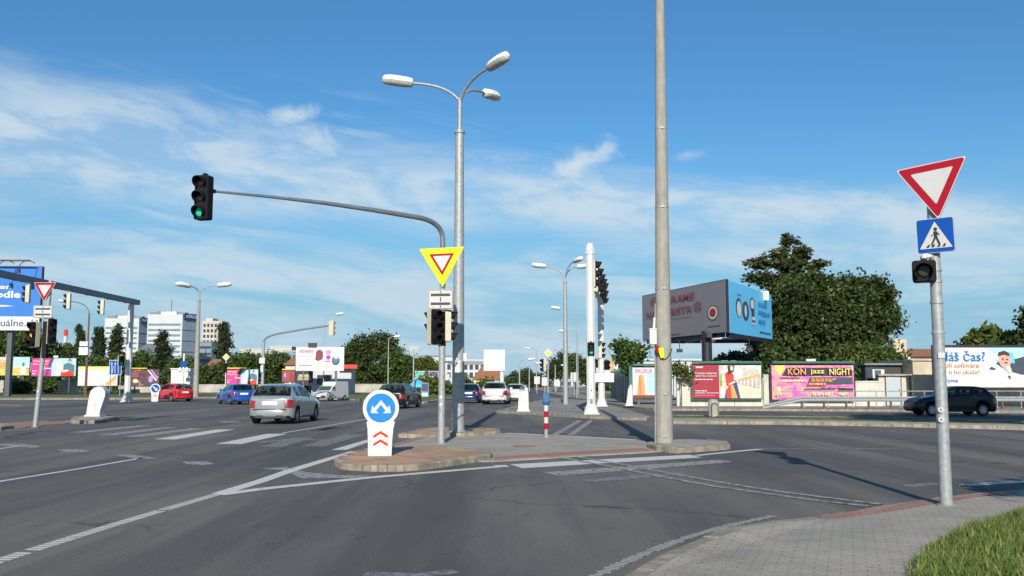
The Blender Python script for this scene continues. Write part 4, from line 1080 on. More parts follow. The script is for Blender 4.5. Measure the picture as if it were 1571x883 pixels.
BOARD_N = {}
def board(parent, w, h, shapes, base, frame='frame_black', fw=0.08, depth=0.14, loc=(0, 0, 0), rz=0.0, name='panel'):
    """panel with lower-left corner at loc, facing -Y; shapes in 0..1 of the panel"""
    mats = [frame, base]; mb = MB()
    mb.pxz([(-fw, -fw), (w + fw, -fw), (w + fw, h + fw), (-fw, h + fw)], 0.02, depth, 0)
    mb.pxz([(0, 0), (w, 0), (w, h), (0, h)], 0.0, 0.02, 1)
    o = mb.build(name, mats, parent, loc=loc, rot=(0, 0, rz), smooth=0)
    if shapes:
        pm = []; pb = MB()
        for i, (k, a, m) in enumerate(shapes):
            if m not in pm: pm.append(m)
            y = -0.004 * (i + 1)
            if k == 'r': poly = [(a[0], a[1]), (a[2], a[1]), (a[2], a[3]), (a[0], a[3])]
            elif k == 'e': poly = circle(*a, n=20)
            else: poly = a
            pb.pxz([(x * w, z * h) for x, z in poly], y, y + 0.0035, pm.index(m))
        pb.build('poster', pm, o, smooth=0)
    BOARD_N[o.name] = len(shapes or [])
    return o
def words_on(o, w, h, items):
    for it in items:
        s, m, x, z, tw, th = it[:6]; y = it[6] if len(it) > 6 else -0.20
        y = -(0.004 * BOARD_N.get(o.name, 10) + 0.012)
        text_part(s, m, o, x * w, z * h, y=y, w=tw * w, h=th * h if th else None, bold=it[7] if len(it) > 7 else 0.008)
    return o
def bars(n, x0, x1, z0, z1, m, seed=1, gap=0.35):
    """rows of small print too small to read: short word-length strips"""
    rg = random.Random(seed); out = []
    rh = (z1 - z0) / n
    for i in range(n):
        x = x0; zz = z0 + rh * i; xe = x0 + (x1 - x0) * rg.uniform(0.75, 1)
        while x < xe:
            wd = rg.uniform(0.02, 0.06); out.append(('r', (x, zz, min(x + wd, xe), zz + rh * (1 - gap)), m)); x += wd + 0.01
    return out

# ---- two sided big billboard on a black column
c0 = P(1112, 429, 62); nearx = c0.x
t = thing('big_billboard', 'big two sided billboard on a black column, one side grey and the other bright blue', 'billboard', (nearx - 0.8, 64.5, 0.1))
zb, zt_ = P(1112, 509, 62).z, c0.z
hh = zt_ - zb
MB().tube([(0, 0, 0), (0, 0, zb + .2 - .1)], 0.36, 20).build('column', 'frame_black', t)
pl = P(985, 448, 74)
w1 = math.hypot(nearx - pl.x, 12.0); a1 = math.atan2(-12.0, nearx - pl.x)
gm = [('r', (0.035, 0.0, 0.965, 0.01), 'poster_grey'), ('e', (0.155, 0.82, 0.045, 0.11), 'poster_dark_grey'), ('e', (0.155, 0.82, 0.02, 0.05), 'poster_plum'),
      ('e', (0.705, 0.56, 0.048, 0.115), 'poster_dark_grey'), ('e', (0.705, 0.56, 0.040, 0.095), 'poster_plum'), ('e', (0.705, 0.56, 0.030, 0.07), 'poster_dark_grey'),
      ('e', (0.87, 0.40, 0.060, 0.155), 'poster_dark_grey'), ('e', (0.87, 0.40, 0.048, 0.124), 'poster_sand'), ('e', (0.87, 0.40, 0.034, 0.088), 'poster_crimson'),
      ('r', (0.14, 0.38, 0.66, 0.387), 'poster_dark_grey')] + bars(1, 0.82, 0.95, 0.13, 0.165, 'poster_dark_grey', 2) + bars(1, 0.30, 0.56, 0.05, 0.085, 'poster_plum', 3)
o = board(t, w1, hh, gm, 'poster_grey', 'frame_black', 0.05, 0.25, loc=(pl.x - t.location.x, 74 - 64.5, zb - 0.1), rz=a1)
words_on(o, w1, hh, [('TVÁRAME', 'poster_plum', 0.205, 0.73, 0.475, 0.18, -0.08, 0.012), ('NOVÉ BISTR', 'poster_plum', 0.07, 0.47, 0.585, 0.18, -0.08, 0.012)])
pr = P(1183, 452, 73); nx2 = P(1118, 432, 62.5).x
w2 = math.hypot(pr.x - nx2, 10.5); a2 = math.atan2(10.5, pr.x - nx2)
bl = [('p', circle(0.20, 0.52, 0.068, 0.20), 'poster_slate'), ('p', circle(0.205, 0.50, 0.05, 0.16), 'poster_sky'), ('p', circle(0.205, 0.50, 0.028, 0.12), 'poster_white'),
      ('p', circle(0.345, 0.49, 0.075, 0.20), 'poster_slate'), ('p', circle(0.345, 0.49, 0.05, 0.15), 'poster_purple'), ('p', circle(0.345, 0.49, 0.026, 0.12), 'poster_sky'),
      ('p', circle(0.50, 0.66, 0.055, 0.15), 'poster_slate'), ('p', circle(0.50, 0.66, 0.038, 0.11), 'poster_white'), ('r', (0.48, 0.42, 0.54, 0.58), 'poster_slate'), ('r', (0.49, 0.30, 0.55, 0.34), 'poster_crimson'), ('r', (0.49, 0.24, 0.55, 0.28), 'poster_white'), ('e', (0.52, 0.37, 0.04, 0.035), 'poster_white'),
      ('p', [(0.13, 0.80), (0.2, 0.77), (0.27, 0.80), (0.2, 0.785)], 'poster_navy')] + bars(1, 0.66, 0.95, 0.10, 0.14, 'poster_navy', 6)
o = board(t, w2, hh, bl, 'poster_cyan', 'poster_cyan', 0.03, 0.25, loc=(nx2 - t.location.x, 62.5 - 64.5, zb - 0.1), rz=a2)
words_on(o, w2, hh, [('DOBRÉ', 'poster_mid_blue', 0.64, 0.66, 0.22, 0.12, -0.09, 0.02), ('PRÍBEHY', 'poster_mid_blue', 0.64, 0.47, 0.30, 0.13, -0.09, 0.02), ('IDÚ', 'poster_mid_blue', 0.64, 0.29, 0.16, 0.12, -0.09, 0.02)])
# inner steelwork and service walkway
mb = MB()
ax, ay = nearx - t.location.x, -2.2
for zz in np.linspace(zb, zt_ - 0.3, 5):
    mb.tube([(ax - .1, 0.3 + ay, zz), (ax + .5, ay + .7, zz)], 0.06, 6)
    mb.tube([(pl.x - t.location.x, 9.6, zz), (pr.x - t.location.x - .2, 8.6, zz)], 0.07, 6)
    mb.tube([(ax + .2, ay + .8, zz), (0.5, 9.0, zz)], 0.07, 6)
for q in (0.1, 0.4, 0.7, 0.95):
    mb.tube([(pl.x - t.location.x + (ax - pl.x + t.location.x) * q + 0.3, 9.5 - 12 * q + .3, zb - .1), (pl.x - t.location.x + (ax - pl.x + t.location.x) * q + 0.3, 9.5 - 12 * q + .3, zt_ - .3)], 0.06, 6)
mb.build('steel_frame', 'poster_white', t)
mb = MB()
def bm_beam(p, q, w=0.35, h=0.3):
    p = Vector(p); q = Vector(q); d = (q - p); a = math.atan2(d.y, d.x); c = (p + q) / 2
    mb.box((c.x, c.y, c.z), (d.length, w, h), 0, rz=a)
bm_beam((pl.x - t.location.x + .5, 9.6, zb - .25), (ax, ay + .6, zb - .25)); bm_beam((ax + .4, ay + .8, zb - .25), (pr.x - t.location.x, 8.6, zb - .25)); bm_beam((pl.x - t.location.x + 1, 8.6, zb - .25), (pr.x - t.location.x - 1, 8.0, zb - .25))
bm_beam((0, -1, zb - .25), (0, 9, zb - .25))
mb.build('walkway', 'frame_black', t, smooth=0)
for (x, y) in ((-1.5, 3.5), (ax + 2.2, 1.2)):
    mb = MB().tube([(x, y, zb - .3), (x, y - 1.2, zb - .5), (x, y - 1.2, zb - 1.1)], 0.03, 6).box((x, y - 1.2, zb - 1.2), (0.4, 0.3, 0.25)); mb.build('floodlight', 'frame_black', t, smooth=0)
MB().box((0, 0, 0), (1.4, 0.5, 0.7)).build('top_box', 'lamp_shell', t, loc=(pr.x - t.location.x - 1.5, 6.6, zt_ - .35), smooth=0)

# ---- poster boards on the right wall
def wall_board(px0, px1, py0, py1, Y, shapes, base, frame, label, words=(), group=None, fw=0.08, legs=False, box=None, top=None, name='billboard'):
    p0 = P(px0, py1, Y); p1 = P(px1, py0, Y); w, h = p1.x - p0.x, p1.z - p0.z
    t = thing(name, label, 'billboard', (p0.x + w / 2, Y, 0.1), 0, group)
    o = board(t, w, h, shapes, base, frame, fw, 0.14, loc=(-w / 2, 0, p0.z - .1))
    if words: words_on(o, w, h, words)
    if top: MB().box((-w / 2 + w * (top[0] + top[1]) / 2, -0.1, p1.z - .1 + fw + 0.06 + 0.02), (w * (top[1] - top[0]), 0.3, 0.14)).build('light_strip', top[2], t, smooth=0)
    if box is not None: MB().box((-w / 2 + w * box, 0.0, p1.z - .1 + fw + 0.16), (0.62 * h / 2.3, 0.2, 0.28 * h / 2.3)).build('number_plate', 'poster_white', t, smooth=0)
    for x in ((-w * 0.35, w * 0.35) if legs else ()):
        MB().box((x, 0.22, (p0.z - .1 + h) / 2), (0.16, 0.14, p0.z - .1 + h)).build('leg', 'steel_dark', t, smooth=0)
    if not legs:
        for x in (-w * 0.35, w * 0.35): MB().box((x, 0.22, p0.z - .1 + h / 2), (0.08, 0.14, h * 0.8)).build('bracket', 'steel_dark', t, smooth=0)
    return t
woman = [('r', (0.385, 0, 1, 1), 'print_city'),
    ('p', [(0.385, 0), (1, 0), (1, 0.22), (0.62, 0.44), (0.385, 0.44)], 'poster_sand'),
    ('p', [(0.66, 0.56), (0.98, 0.74), (0.98, 0.66), (0.66, 0.50)], 'poster_ochre'), ('p', [(0.66, 0.50), (0.98, 0.66), (0.98, 0.27), (0.66, 0.44)], 'poster_stone')] + \
    [('p', [(x, 0.45 - (x - .66) * .5), (x + 0.018, 0.45 - (x - .66) * .52), (x + 0.018, 0.51 + (x - .66) * .48), (x, 0.51 + (x - .66) * .46)], 'poster_white') for x in (0.70, 0.75, 0.80, 0.86, 0.92)] + \
    [('r', (0.40, 0.3, 0.43, 0.7), 'poster_green'), ('r', (0.405, 0.02, 0.45, 0.35), 'poster_white'),
    ('p', [(0.46, 0), (0.51, 0.55), (0.58, 0.60), (0.64, 0.50), (0.69, 0)], 'poster_navy'),
    ('p', [(0.49, 0), (0.49, 0.45), (0.47, 0.72), (0.51, 0.80), (0.56, 0.78), (0.60, 0.70), (0.59, 0.40), (0.65, 0.0)], 'poster_red'),
    ('p', [(0.56, 0.0), (0.55, 0.40), (0.59, 0.40), (0.65, 0.0)], 'poster_orange'),
    ('p', [(0.51, 0.98), (0.52, 0.80), (0.50, 0.74), (0.53, 0.70), (0.60, 0.80), (0.61, 0.98)], 'poster_hair'), ('p', circle(0.572, 0.90, 0.022, 0.075), 'poster_pale_skin'),
    ('p', [(0.52, 0.43), (0.615, 0.53), (0.62, 0.47), (0.53, 0.39)], 'poster_pale_skin'), ('p', [(0.47, 0.36), (0.52, 0.36), (0.495, 0.26)], 'poster_sand'),
    ('r', (0, 0, 0.385, 1), 'poster_crimson'), ('p', [(0.04, 0.95), (0.16, 0.95), (0.14, 0.91), (0.06, 0.91)], 'poster_sky')] + bars(1, 0.03, 0.33, 0.55, 0.59, 'poster_white', 11) + bars(1, 0.03, 0.36, 0.07, 0.11, 'poster_pink', 12)
YW = 57.2
wall_board(1063, 1167, 559.5, 610.5, YW, woman, 'poster_crimson', 'frame_green', 'crimson billboard on the grey wall showing a woman in a long red dress',
           [('Turecko zadarmo', 'poster_white', 0.03, 0.72, 0.32, 0.065, -0.20, 0.012), ('úplné ALL inclusive', 'poster_white', 0.03, 0.63, 0.32, 0.065, -0.20, 0.012), ('rezervácie', 'poster_white', 0.03, 0.20, 0.17, 0.05, -0.20, 0.02), ('najlepšie dovolenky', 'poster_white', 0.03, 0.13, 0.34, 0.05, -0.20, 0.02)], top=(0, 1, 'frame_green'), group='poster boards on the right wall')
jazz = [('p', [(0.04, 1), (0.17, 1), (0.10, 0.66), (0.06, 0.8)], 'poster_yellow'),
    ('p', [(0.18, 0.92), (0.985, 0.92), (0.985, 0.68), (0.125, 0.68)], 'poster_black'), ('p', [(0.10, 0.64), (0.35, 0.64), (0.33, 0.59), (0.09, 0.59)], 'poster_purple'),
    ('p', [(0.46, 0.64), (0.985, 0.64), (0.985, 0.44), (0.64, 0.42), (0.43, 0.42)], 'poster_slate'), ('p', [(0.44, 0.50), (0.66, 0.50), (0.64, 0.36), (0.41, 0.36)], 'poster_plum'),
    ('p', [(0.40, 0.32), (0.78, 0.32), (0.76, 0.27), (0.38, 0.27)], 'poster_purple'), ('p', [(0.81, 0.32), (0.985, 0.32), (0.985, 0.22), (0.79, 0.22)], 'poster_black'),
    ('p', [(0.05, 0.36), (0.10, 0.36), (0.11, 0.14), (0.08, 0.14)], 'poster_lemon'), ('e', (0.045, 0.09, 0.014, 0.03), 'poster_crimson'), ('r', (0.975, 0.84, 0.992, 0.97), 'poster_white')] + \
    bars(2, 0.48, 0.82, 0.52, 0.62, 'poster_orange', 21) + bars(1, 0.45, 0.66, 0.43, 0.48, 'poster_yellow', 22) + bars(1, 0.12, 0.42, 0.52, 0.58, 'poster_lemon', 23) + bars(1, 0.09, 0.97, 0.05, 0.075, 'poster_lilac', 24) + bars(1, 0.60, 0.96, 0.36, 0.40, 'poster_magenta', 25)
wall_board(1185, 1309, 559.5, 612.5, YW, jazz, 'print_jazz', 'frame_black', 'pink and yellow jazz night billboard on the grey wall below the big trees',
           [('KON', 'poster_orange', 0.185, 0.71, 0.22, 0.19, -0.18, 0.012), ('jazz', 'poster_yellow', 0.46, 0.71, 0.17, 0.17, -0.18, 0.012), ('NIGHT', 'poster_yellow', 0.69, 0.71, 0.26, 0.19, -0.18, 0.012), ('EDEN ART', 'poster_lemon', 0.48, 0.12, 0.25, 0.10, -0.18, 0.02), ('PARTY', 'poster_lemon', 0.80, 0.12, 0.12, 0.08, -0.18, 0.02)], top=(0, 1, 'frame_green'), box=0.48, group='poster boards on the right wall')
bosch = [('p', [(0.10, 0.05), (0.32, 0.05), (0.27, 0.70), (0.21, 0.78), (0.15, 0.70)], 'poster_orange'), ('r', (0.17, 0.1, 0.19, 0.72), 'poster_crimson'), ('r', (0.35, 0.12, 0.62, 0.85), 'poster_sky'),
    ('p', [(0.60, 0.08), (0.98, 0.08), (0.98, 0.98), (0.72, 0.98), (0.58, 0.5)], 'poster_slate'), ('e', (0.82, 0.72, 0.1, 0.14), 'poster_skin'), ('r', (0, 0, 1, 0.07), 'poster_crimson')]
wall_board(971, 1032, 563, 609, 62, bosch, 'poster_white', 'frame_green', 'white poster board with a tall tower drawing, half hidden behind the concrete pole', [('SALDUS', 'poster_magenta', 0.06, 0.82, 0.42, 0.12, -0.08, 0.012)], top=(0, 1, 'frame_green'), legs=True, group='poster boards on the right wall')
fly = [('p', [(0.42, 1), (1, 1), (1, 0.72), (0.55, 0.80)], 'poster_sky'), ('p', [(0.25, 0), (1, 0), (1, 0.06)], 'poster_sand'),
    ('p', [(0.62, 0.42), (0.62, 0.74), (0.70, 0.72), (0.78, 0.78), (1.0, 0.80), (1.0, 0.42), (0.86, 0.30), (0.74, 0.32)], 'poster_slate'),
    ('p', [(0.54, 0.60), (0.53, 0.72), (0.62, 0.48), (0.66, 0.36), (0.60, 0.44)], 'poster_cyan'), ('p', [(0.525, 0.60), (0.545, 0.64), (0.60, 0.50), (0.585, 0.48)], 'poster_navy'),
    ('p', [(0.625, 0.90), (0.68, 0.86), (0.69, 0.60), (0.655, 0.62)], 'poster_cyan'),
    ('p', circle(0.605, 0.68, 0.052, 0.20), 'poster_skin'), ('p', [(0.545, 0.78), (0.55, 0.88), (0.60, 0.93), (0.645, 0.86), (0.645, 0.78), (0.60, 0.82)], 'poster_hair'),
    ('e', (0.585, 0.71, 0.008, 0.025), 'poster_hair'), ('e', (0.622, 0.70, 0.008, 0.025), 'poster_hair'), ('e', (0.61, 0.62, 0.016, 0.02), 'poster_crimson'), ('p', [(0.60, 0.52), (0.64, 0.56), (0.66, 0.40), (0.63, 0.36)], 'poster_pale_skin'),
    ('p', [(0.46, 0.46), (0.48, 0.52), (0.52, 0.47), (0.51, 0.44)], 'poster_slate'), ('p', [(0.78, 0.46), (0.82, 0.52), (0.85, 0.42), (0.80, 0.40)], 'poster_skin'), ('p', [(0.62, 0.30), (0.645, 0.28), (0.64, 0.2)], 'poster_slate')]
wall_board(1437, 1610, 533, 594, 54.5, fly, 'poster_white', 'frame_black', 'white billboard with a flying man and blue and orange words above the black hatchback',
           [('Máš čas?', 'poster_royal', 0.03, 0.66, 0.40, 0.26, -0.15, 0.005), ('školí software', 'poster_orange', 0.03, 0.50, 0.345, 0.12, -0.15, 0.0), ('čo ti ho ukáže!', 'poster_orange', 0.03, 0.34, 0.345, 0.11, -0.15, 0.0), ('Asseco výma', 'poster_royal', 0.03, 0.10, 0.21, 0.12, -0.15, 0.0)][:3] + [('výma', 'poster_royal', 0.075, 0.10, 0.11, 0.12, -0.15, 0.0)], legs=True, fw=0.16)

# ---- left side billboards
def far_label(k): return k
pk = [('p', [(0.45, 0), (0.45, 1), (1, 1), (1, 0)], 'poster_sky'), ('p', [(0.36, 0), (0.50, 1), (0.42, 1), (0.30, 0)], 'poster_purple'), ('e', (0.62, 0.72, 0.065, 0.18), 'poster_pale_skin'), ('p', [(0.55, 0.35), (0.60, 0.62), (0.70, 0.55), (0.74, 0.1), (0.52, 0.0)], 'poster_white'),
      ('p', [(0.72, 0.30), (0.72, 0.66), (0.84, 0.78), (0.97, 0.60), (0.97, 0.20)], 'poster_teal'), ('e', (0.86, 0.83, 0.045, 0.13), 'poster_skin'), ('p', [(0.81, 0.88), (0.86, 0.99), (0.91, 0.88)], 'poster_hair'),
      ('p', [(0.66, 0.0), (0.68, 0.3), (0.80, 0.36), (0.95, 0.24), (0.98, 0)], 'poster_red'), ('p', [(0.66, 0.26), (0.80, 0.38), (0.86, 0.30), (0.74, 0.2)], 'poster_pale_skin'), ('r', (0, 0, 0.06, 0.001), 'poster_pink'),
      ('r', (0.27, 0.36, 0.30, 0.56), 'poster_white'), ('r', (0.32, 0.40, 0.44, 0.46), 'poster_white')] + bars(1, 0.02, 0.14, 0.26, 0.32, 'poster_white', 5) + bars(1, 0.02, 0.12, 0.10, 0.20, 'poster_white', 8)
tw = [('VÝHODNÉ', 'poster_white', 0.03, 0.78, 0.36, 0.13, -0.12, 0.016), ('SPLÁTKY', 'poster_white', 0.03, 0.62, 0.36, 0.12, -0.12, 0.016)]
LG = 'roadside billboards on the left'
YL = 128.0
wall_board(48, 117, 549.5, 576.5, YL, pk, 'poster_magenta', 'frame_black', 'magenta and sky blue billboard with two men, right beside the orange field billboard', tw, legs=True, box=0.54, group=LG)
orf = [('r', (0, 0.35, 0.55, 0.85), 'poster_orange'), ('r', (0.55, 0.5, 1, 1), 'poster_sky'), ('r', (0, 0, 1, 0.42), 'print_field'), ('p', [(0.78, 0.1), (0.80, 0.5), (0.88, 0.62), (0.94, 0.3), (0.92, 0.02)], 'poster_white'), ('e', (0.86, 0.60, 0.03, 0.12), 'poster_teal')] + bars(2, 0.02, 0.5, 0.62, 0.84, 'poster_pale_skin', 31)
wall_board(-22, 46, 547.5, 575.5, YL, orf, 'poster_sand', 'frame_black', 'orange and green field billboard at the left edge under the huge blue billboard', legs=True, box=0.5, group=LG)
yl = [('r', (0, 0.84, 1, 1), 'poster_lemon'), ('p', [(0.55, 0.1), (0.8, 0.2), (0.98, 0.42), (0.98, 0.0), (0.6, 0.0)], 'poster_sand'), ('p', [(0.70, 0.1), (0.95, 0.55), (0.98, 0.45), (0.78, 0.02)], 'poster_orange')]
wall_board(119, 181, 562, 591.5, YL - 2, yl, 'poster_white', 'frame_black', 'pale billboard with a lemon top edge behind the thin lamp pole', legs=True, group=LG)
dk = [('p', [(0.55, 0), (0.62, 0.5), (0.80, 0.8), (1, 0.5), (1, 0)], 'poster_slate'), ('e', (0.72, 0.42, 0.08, 0.2), 'poster_lilac'), ('p', [(0.58, 1), (0.66, 0.95), (0.95, 0.35), (0.90, 0.30)], 'poster_white'), ('p', [(0.70, 1), (0.76, 0.98), (0.98, 0.5), (0.96, 0.40)], 'poster_lilac'), ('r', (0.02, 0.55, 0.30, 0.85), 'poster_plum'), ('e', (0.2, 0.3, 0.1, 0.12), 'poster_sand')]
wall_board(199, 244, 566.5, 592, YL - 3, dk, 'print_dark', 'frame_black', 'dark billboard with a yellow top strip and a white streak, left of the red hatchback', legs=True, top=(0, 0.6, 'frame_yellow'), group=LG)
b_ = wall_board(347.5, 396, 566.5, 589.5, 112, pk, 'poster_magenta', 'frame_black', 'magenta billboard with a yellow top strip rising behind the blue hatchback', tw, legs=True, top=(0, 0.66, 'frame_yellow'), group=LG)
dm = [('e', (0.22, 0.6, 0.09, 0.2), 'poster_lilac'), ('p', [(0.6, 0.1), (0.7, 0.9), (0.95, 0.5), (0.9, 0.1)], 'poster_crimson')]
wall_board(433, 452, 568.5, 585, 114, dm, 'poster_plum', 'frame_black', 'small maroon billboard with a yellow top strip below the white billboard', legs=True, top=(0, 1, 'frame_yellow'), group=LG)
wall_board(453, 479, 570, 586, 114, [('p', [(0.12, 0.2), (0.2, 0.75), (0.85, 0.75), (0.95, 0.2)], 'poster_stone')] + bars(2, 0.25, 0.85, 0.3, 0.6, 'poster_ochre', 7), 'poster_black', 'frame_black', 'black billboard with pale brown print tucked under the white billboard', legs=True, group=LG)
wb = [('p', [(0.40, 0.45), (0.42, 0.85), (0.50, 0.92), (0.57, 0.80), (0.56, 0.50), (0.48, 0.40)], 'poster_slate'), ('p', [(0.43, 0.52), (0.44, 0.82), (0.50, 0.86), (0.54, 0.76), (0.53, 0.52), (0.48, 0.46)], 'poster_crimson'),
      ('p', [(0.46, 0.22), (0.44, 0.40), (0.52, 0.44), (0.53, 0.24)], 'poster_pale_skin'), ('e', (0.68, 0.80, 0.065, 0.10), 'poster_lilac'), ('e', (0.68, 0.57, 0.06, 0.12), 'poster_lilac'), ('e', (0.68, 0.57, 0.035, 0.07), 'poster_purple'), ('r', (0.60, 0.36, 0.72, 0.42), 'poster_pink'),
      ('e', (0.84, 0.42, 0.085, 0.20), 'poster_slate'), ('e', (0.84, 0.46, 0.06, 0.14), 'poster_teal'), ('e', (0.85, 0.60, 0.05, 0.10), 'poster_sky'), ('r', (0.63, 0.10, 0.70, 0.16), 'poster_yellow'), ('e', (0.24, 0.46, 0.012, 0.02), 'poster_crimson')] + bars(1, 0.05, 0.38, 0.20, 0.235, 'poster_crimson', 40) + bars(1, 0.05, 0.30, 0.62, 0.64, 'poster_sky', 41)
t = wall_board(454.5, 527, 533, 567.5, 108, wb, 'poster_white', 'poster_white', 'large white billboard raised behind the white van', [('NOVINKY', 'poster_pink', 0.06, 0.78, 0.30, 0.12, -0.08, 0.02)], legs=True)
t['label'] = 'large white billboard with coloured rounded figures on its right half, raised behind the white van'
MB().box((0, 0, 0), (1.0, 0.3, 0.5)).build('top_lamp', 'frame_black', t, loc=(-0.9, 0, P(490, 529, 108).z - .1), smooth=0)
wall_board(637, 672, 569.5, 583.5, 175, [('r', (0, 0, 0.60, 1), 'poster_mint'), ('e', (0.2, 0.4, 0.06, 0.25), 'poster_crimson'), ('e', (0.4, 0.4, 0.06, 0.25), 'poster_ochre'), ('r', (0.62, 0, 1, 1), 'poster_purple'), ('r', (0.62, 0.3, 1, 0.45), 'poster_white'), ('r', (0, 0, 1, 0.06), 'poster_white')], 'poster_mint', 'poster_white', 'far green and purple billboard between the dark estate car and the signal pole', legs=True, group=LG)

# ---- huge blue billboard at the left edge
p1 = P(56.5, 407, 96); p0 = P(56.5, 505.5, 96); hB = p1.z - p0.z; wB = 16.4
t = thing('big_billboard', 'huge royal blue billboard with white words at the left edge above the trees', 'billboard', (p1.x - wB / 2, 96, 0))
o = board(t, wB, hB, [('r', (0, 0, 1, 0.215), 'poster_white'), ('p', [(0.5, 0.40), (0.76, 0.395), (0.84, 0.38), (0.76, 0.365), (0.5, 0.36)], 'poster_sand')], 'poster_royal', 'frame_black', 0.06, 0.5, loc=(-wB / 2, 0, p0.z), rz=R(4))
words_on(o, wB, hB, [('jeden', 'poster_white', 0.635, 0.62, 0.18, 0.10, -0.03, 0.02), ('lepšie pohodle', 'poster_white', 0.35, 0.475, 0.525, 0.14, -0.03, 0.03), ('www.aktuálne.sk', 'poster_navy', 0.50, 0.06, 0.485, 0.11, -0.03, 0.008)])
for x in (-6.5, 0, 5.0): MB().box((x, 1.6, p0.z / 2 + 2), (0.5, 0.5, p0.z + 4)).build('leg', 'steel_dark', t, smooth=0)
MB().tube([(-wB / 2, -1.2, p1.z + 0.5), (wB / 2 - 0.6, -0.2, p1.z + 0.5)], 0.09, 8).build('lamp_rail', 'rust', t)
for x in (5.0, 7.2): MB().tube(bezier((x + .6, 0.4, p1.z + .3), (x + .3, -1.5, p1.z + .8), (x, -1.8, p1.z - 0.6), 8), 0.04, 6).box((x, -1.8, p1.z - 0.8), (0.4, 0.3, 0.45)).build('floodlight', 'poster_navy', t)

# ---- blue lane board on two posts
p0 = P(167, 575, 100); p1 = P(187, 552, 100)
t = thing('lane_board', 'blue lane direction board with white arrows on two thin posts left of the gantry column', 'sign', ((p0.x + p1.x) / 2, 100, 0.11))
w, h = p1.x - p0.x, p1.z - p0.z
board(t, w, h, [('p', [(0.04, 0.04), (0.96, 0.04), (0.96, 0.96), (0.04, 0.96)], 'sign_blue')] + [('r', (x, 0.12, x + 0.045, 0.75), 'sign_white') for x in (0.18, 0.46, 0.72)] + [('p', [(x - .05, 0.7), (x + .09, 0.7), (x + .022, 0.9)], 'sign_white') for x in (0.18, 0.46, 0.72)] + [('p', [(0.25, 0.12), (0.30, 0.12), (0.36, 0.6), (0.31, 0.6)], 'sign_white')], 'sign_white', 'sign_white', 0.0, 0.06, loc=(-w / 2, 0, p0.z - .11), name='panel')
for x in (-0.55, 0.55): MB().tube([(x, 0.1, 0), (x, 0.1, p0.z + h - .11)], 0.05, 8).build('post', 'galvanised', t)

# ---- small far sign posts
def diamond_post(px, pyb, pyd, Y, dpx, label, post_m='galvanised', extra=None, z0=0.1):
    b = P(px, pyb, Y); b.z = z0; t = thing('priority_sign', label, 'sign', b, 0, 'yellow priority diamonds')
    z = P(px, pyd, Y).z - z0; s = dpx / FPX * Y / 2
    MB().tube([(0, 0.05, 0), (0, 0.05, z)], 0.055, 10).build('post', post_m, t)
    d = lambda q: [(0, -q), (q, 0), (0, q), (-q, 0)]
    mb = MB().pxz(d(s), 0, 0.02, 0, c=(0, z)).pxz(d(s * .94), -0.006, 0, 2, c=(0, z)).pxz(d(s * .90), -0.012, -0.006, 0, c=(0, z)).pxz(d(s * .55), -0.018, -0.012, 1, c=(0, z))
    mb.build('diamond_plate', ['sign_white', 'frame_yellow', 'steel_grey'], t, smooth=0)
    return t
t = diamond_post(841, 612, 541, 66, 15, 'yellow priority diamond on a thin post left of the three armed lamp')
signal_head(t, 'rag', (-0.38, 0, P(833, 560, 66).z - .1), R(-70), 'cream', s=0.95); signal_head(t, 'rag', (0.30, 0.1, P(833, 563, 66).z - .1), R(190), 'black_plastic', s=0.8)
t = diamond_post(345, 608, 547.5, 100, 12, 'yellow priority diamond on a white post left of the magenta billboard', 'white_paint')
signal_head(t, 'rag', (0, -0.1, P(345, 564, 100).z - .1), R(20), 'black_plastic', s=1.0)
b = P(279, 607, 97); b.z = 0.12
t = thing('sign_post', 'thin white post with blue plate and two round lamps behind the red hatchback', 'sign post', b)
zz = P(279, 542, 97).z - .12
MB().tube([(0, 0, 0), (0.1, 0, zz)], 0.10, 10).build('pole', 'white_paint', t); MB().box((0.1, -0.12, zz - 1.1), (0.7, 0.05, 0.6)).build('name_plate', 'sign_blue', t, smooth=0)
for s_ in (-1, 1): MB().lathe([(0.05, -.25), (0.2, -.15), (0.22, .1), (0.05, .25)], 10).build('round_lamp', 'lamp_shell', t, loc=(0.1 + s_ * 0.35, -0.1, zz - 1.7))
b = P(634, 600, 90); b.z = 0.11
t = thing('yield_sign_back', 'back of a yield triangle on a tall thin post right of the dark estate car', 'sign', b)
z = P(634, 536, 90).z - .11
MB().tube([(0, 0, 0), (0, 0, z)], 0.07, 10).build('post', 'galvanised', t)
tv = tri_down(1.15, .05); MB().pxz(tv, 0.05, 0.08, 0, c=(0, z)).build('triangle_plate', 'sign_back', t, smooth=0)

# ---- white frame with big panel (direction gantry from behind)
b = P(770, 602, 100); b.z = 0.1
t = thing('direction_gantry', 'white gantry holding the plain white back of a direction board above the white hatchbacks', 'gantry', b)
zbm = P(770, 557, 100).z - .1
MB().tube([(0, 0, 0), (0, 0, zbm + 0.1)], 0.24, 10).build('column', 'white_paint', t)
xl = P(688, 557, 100).x - b.x
MB().box(((xl + 0) / 2, 0, zbm), (abs(xl), 0.3, 0.32)).build('beam', 'steel_grey', t, smooth=0)
p0 = P(742, 568.5, 99.6) - b; p1 = P(774.5, 536, 99.6) - b
mb = MB(); mb.box(((p0.x + p1.x) / 2, -0.3, (p0.z + p1.z) / 2), (p1.x - p0.x, 0.1, p1.z - p0.z))
for i in range(5):
    x = p0.x + (p1.x - p0.x) * (i + .5) / 5; mb.box((x, -0.38, (p0.z + p1.z) / 2), (0.03, 0.05, p1.z - p0.z - 0.1))
mb.build('board_back', 'white_paint', t, smooth=0)

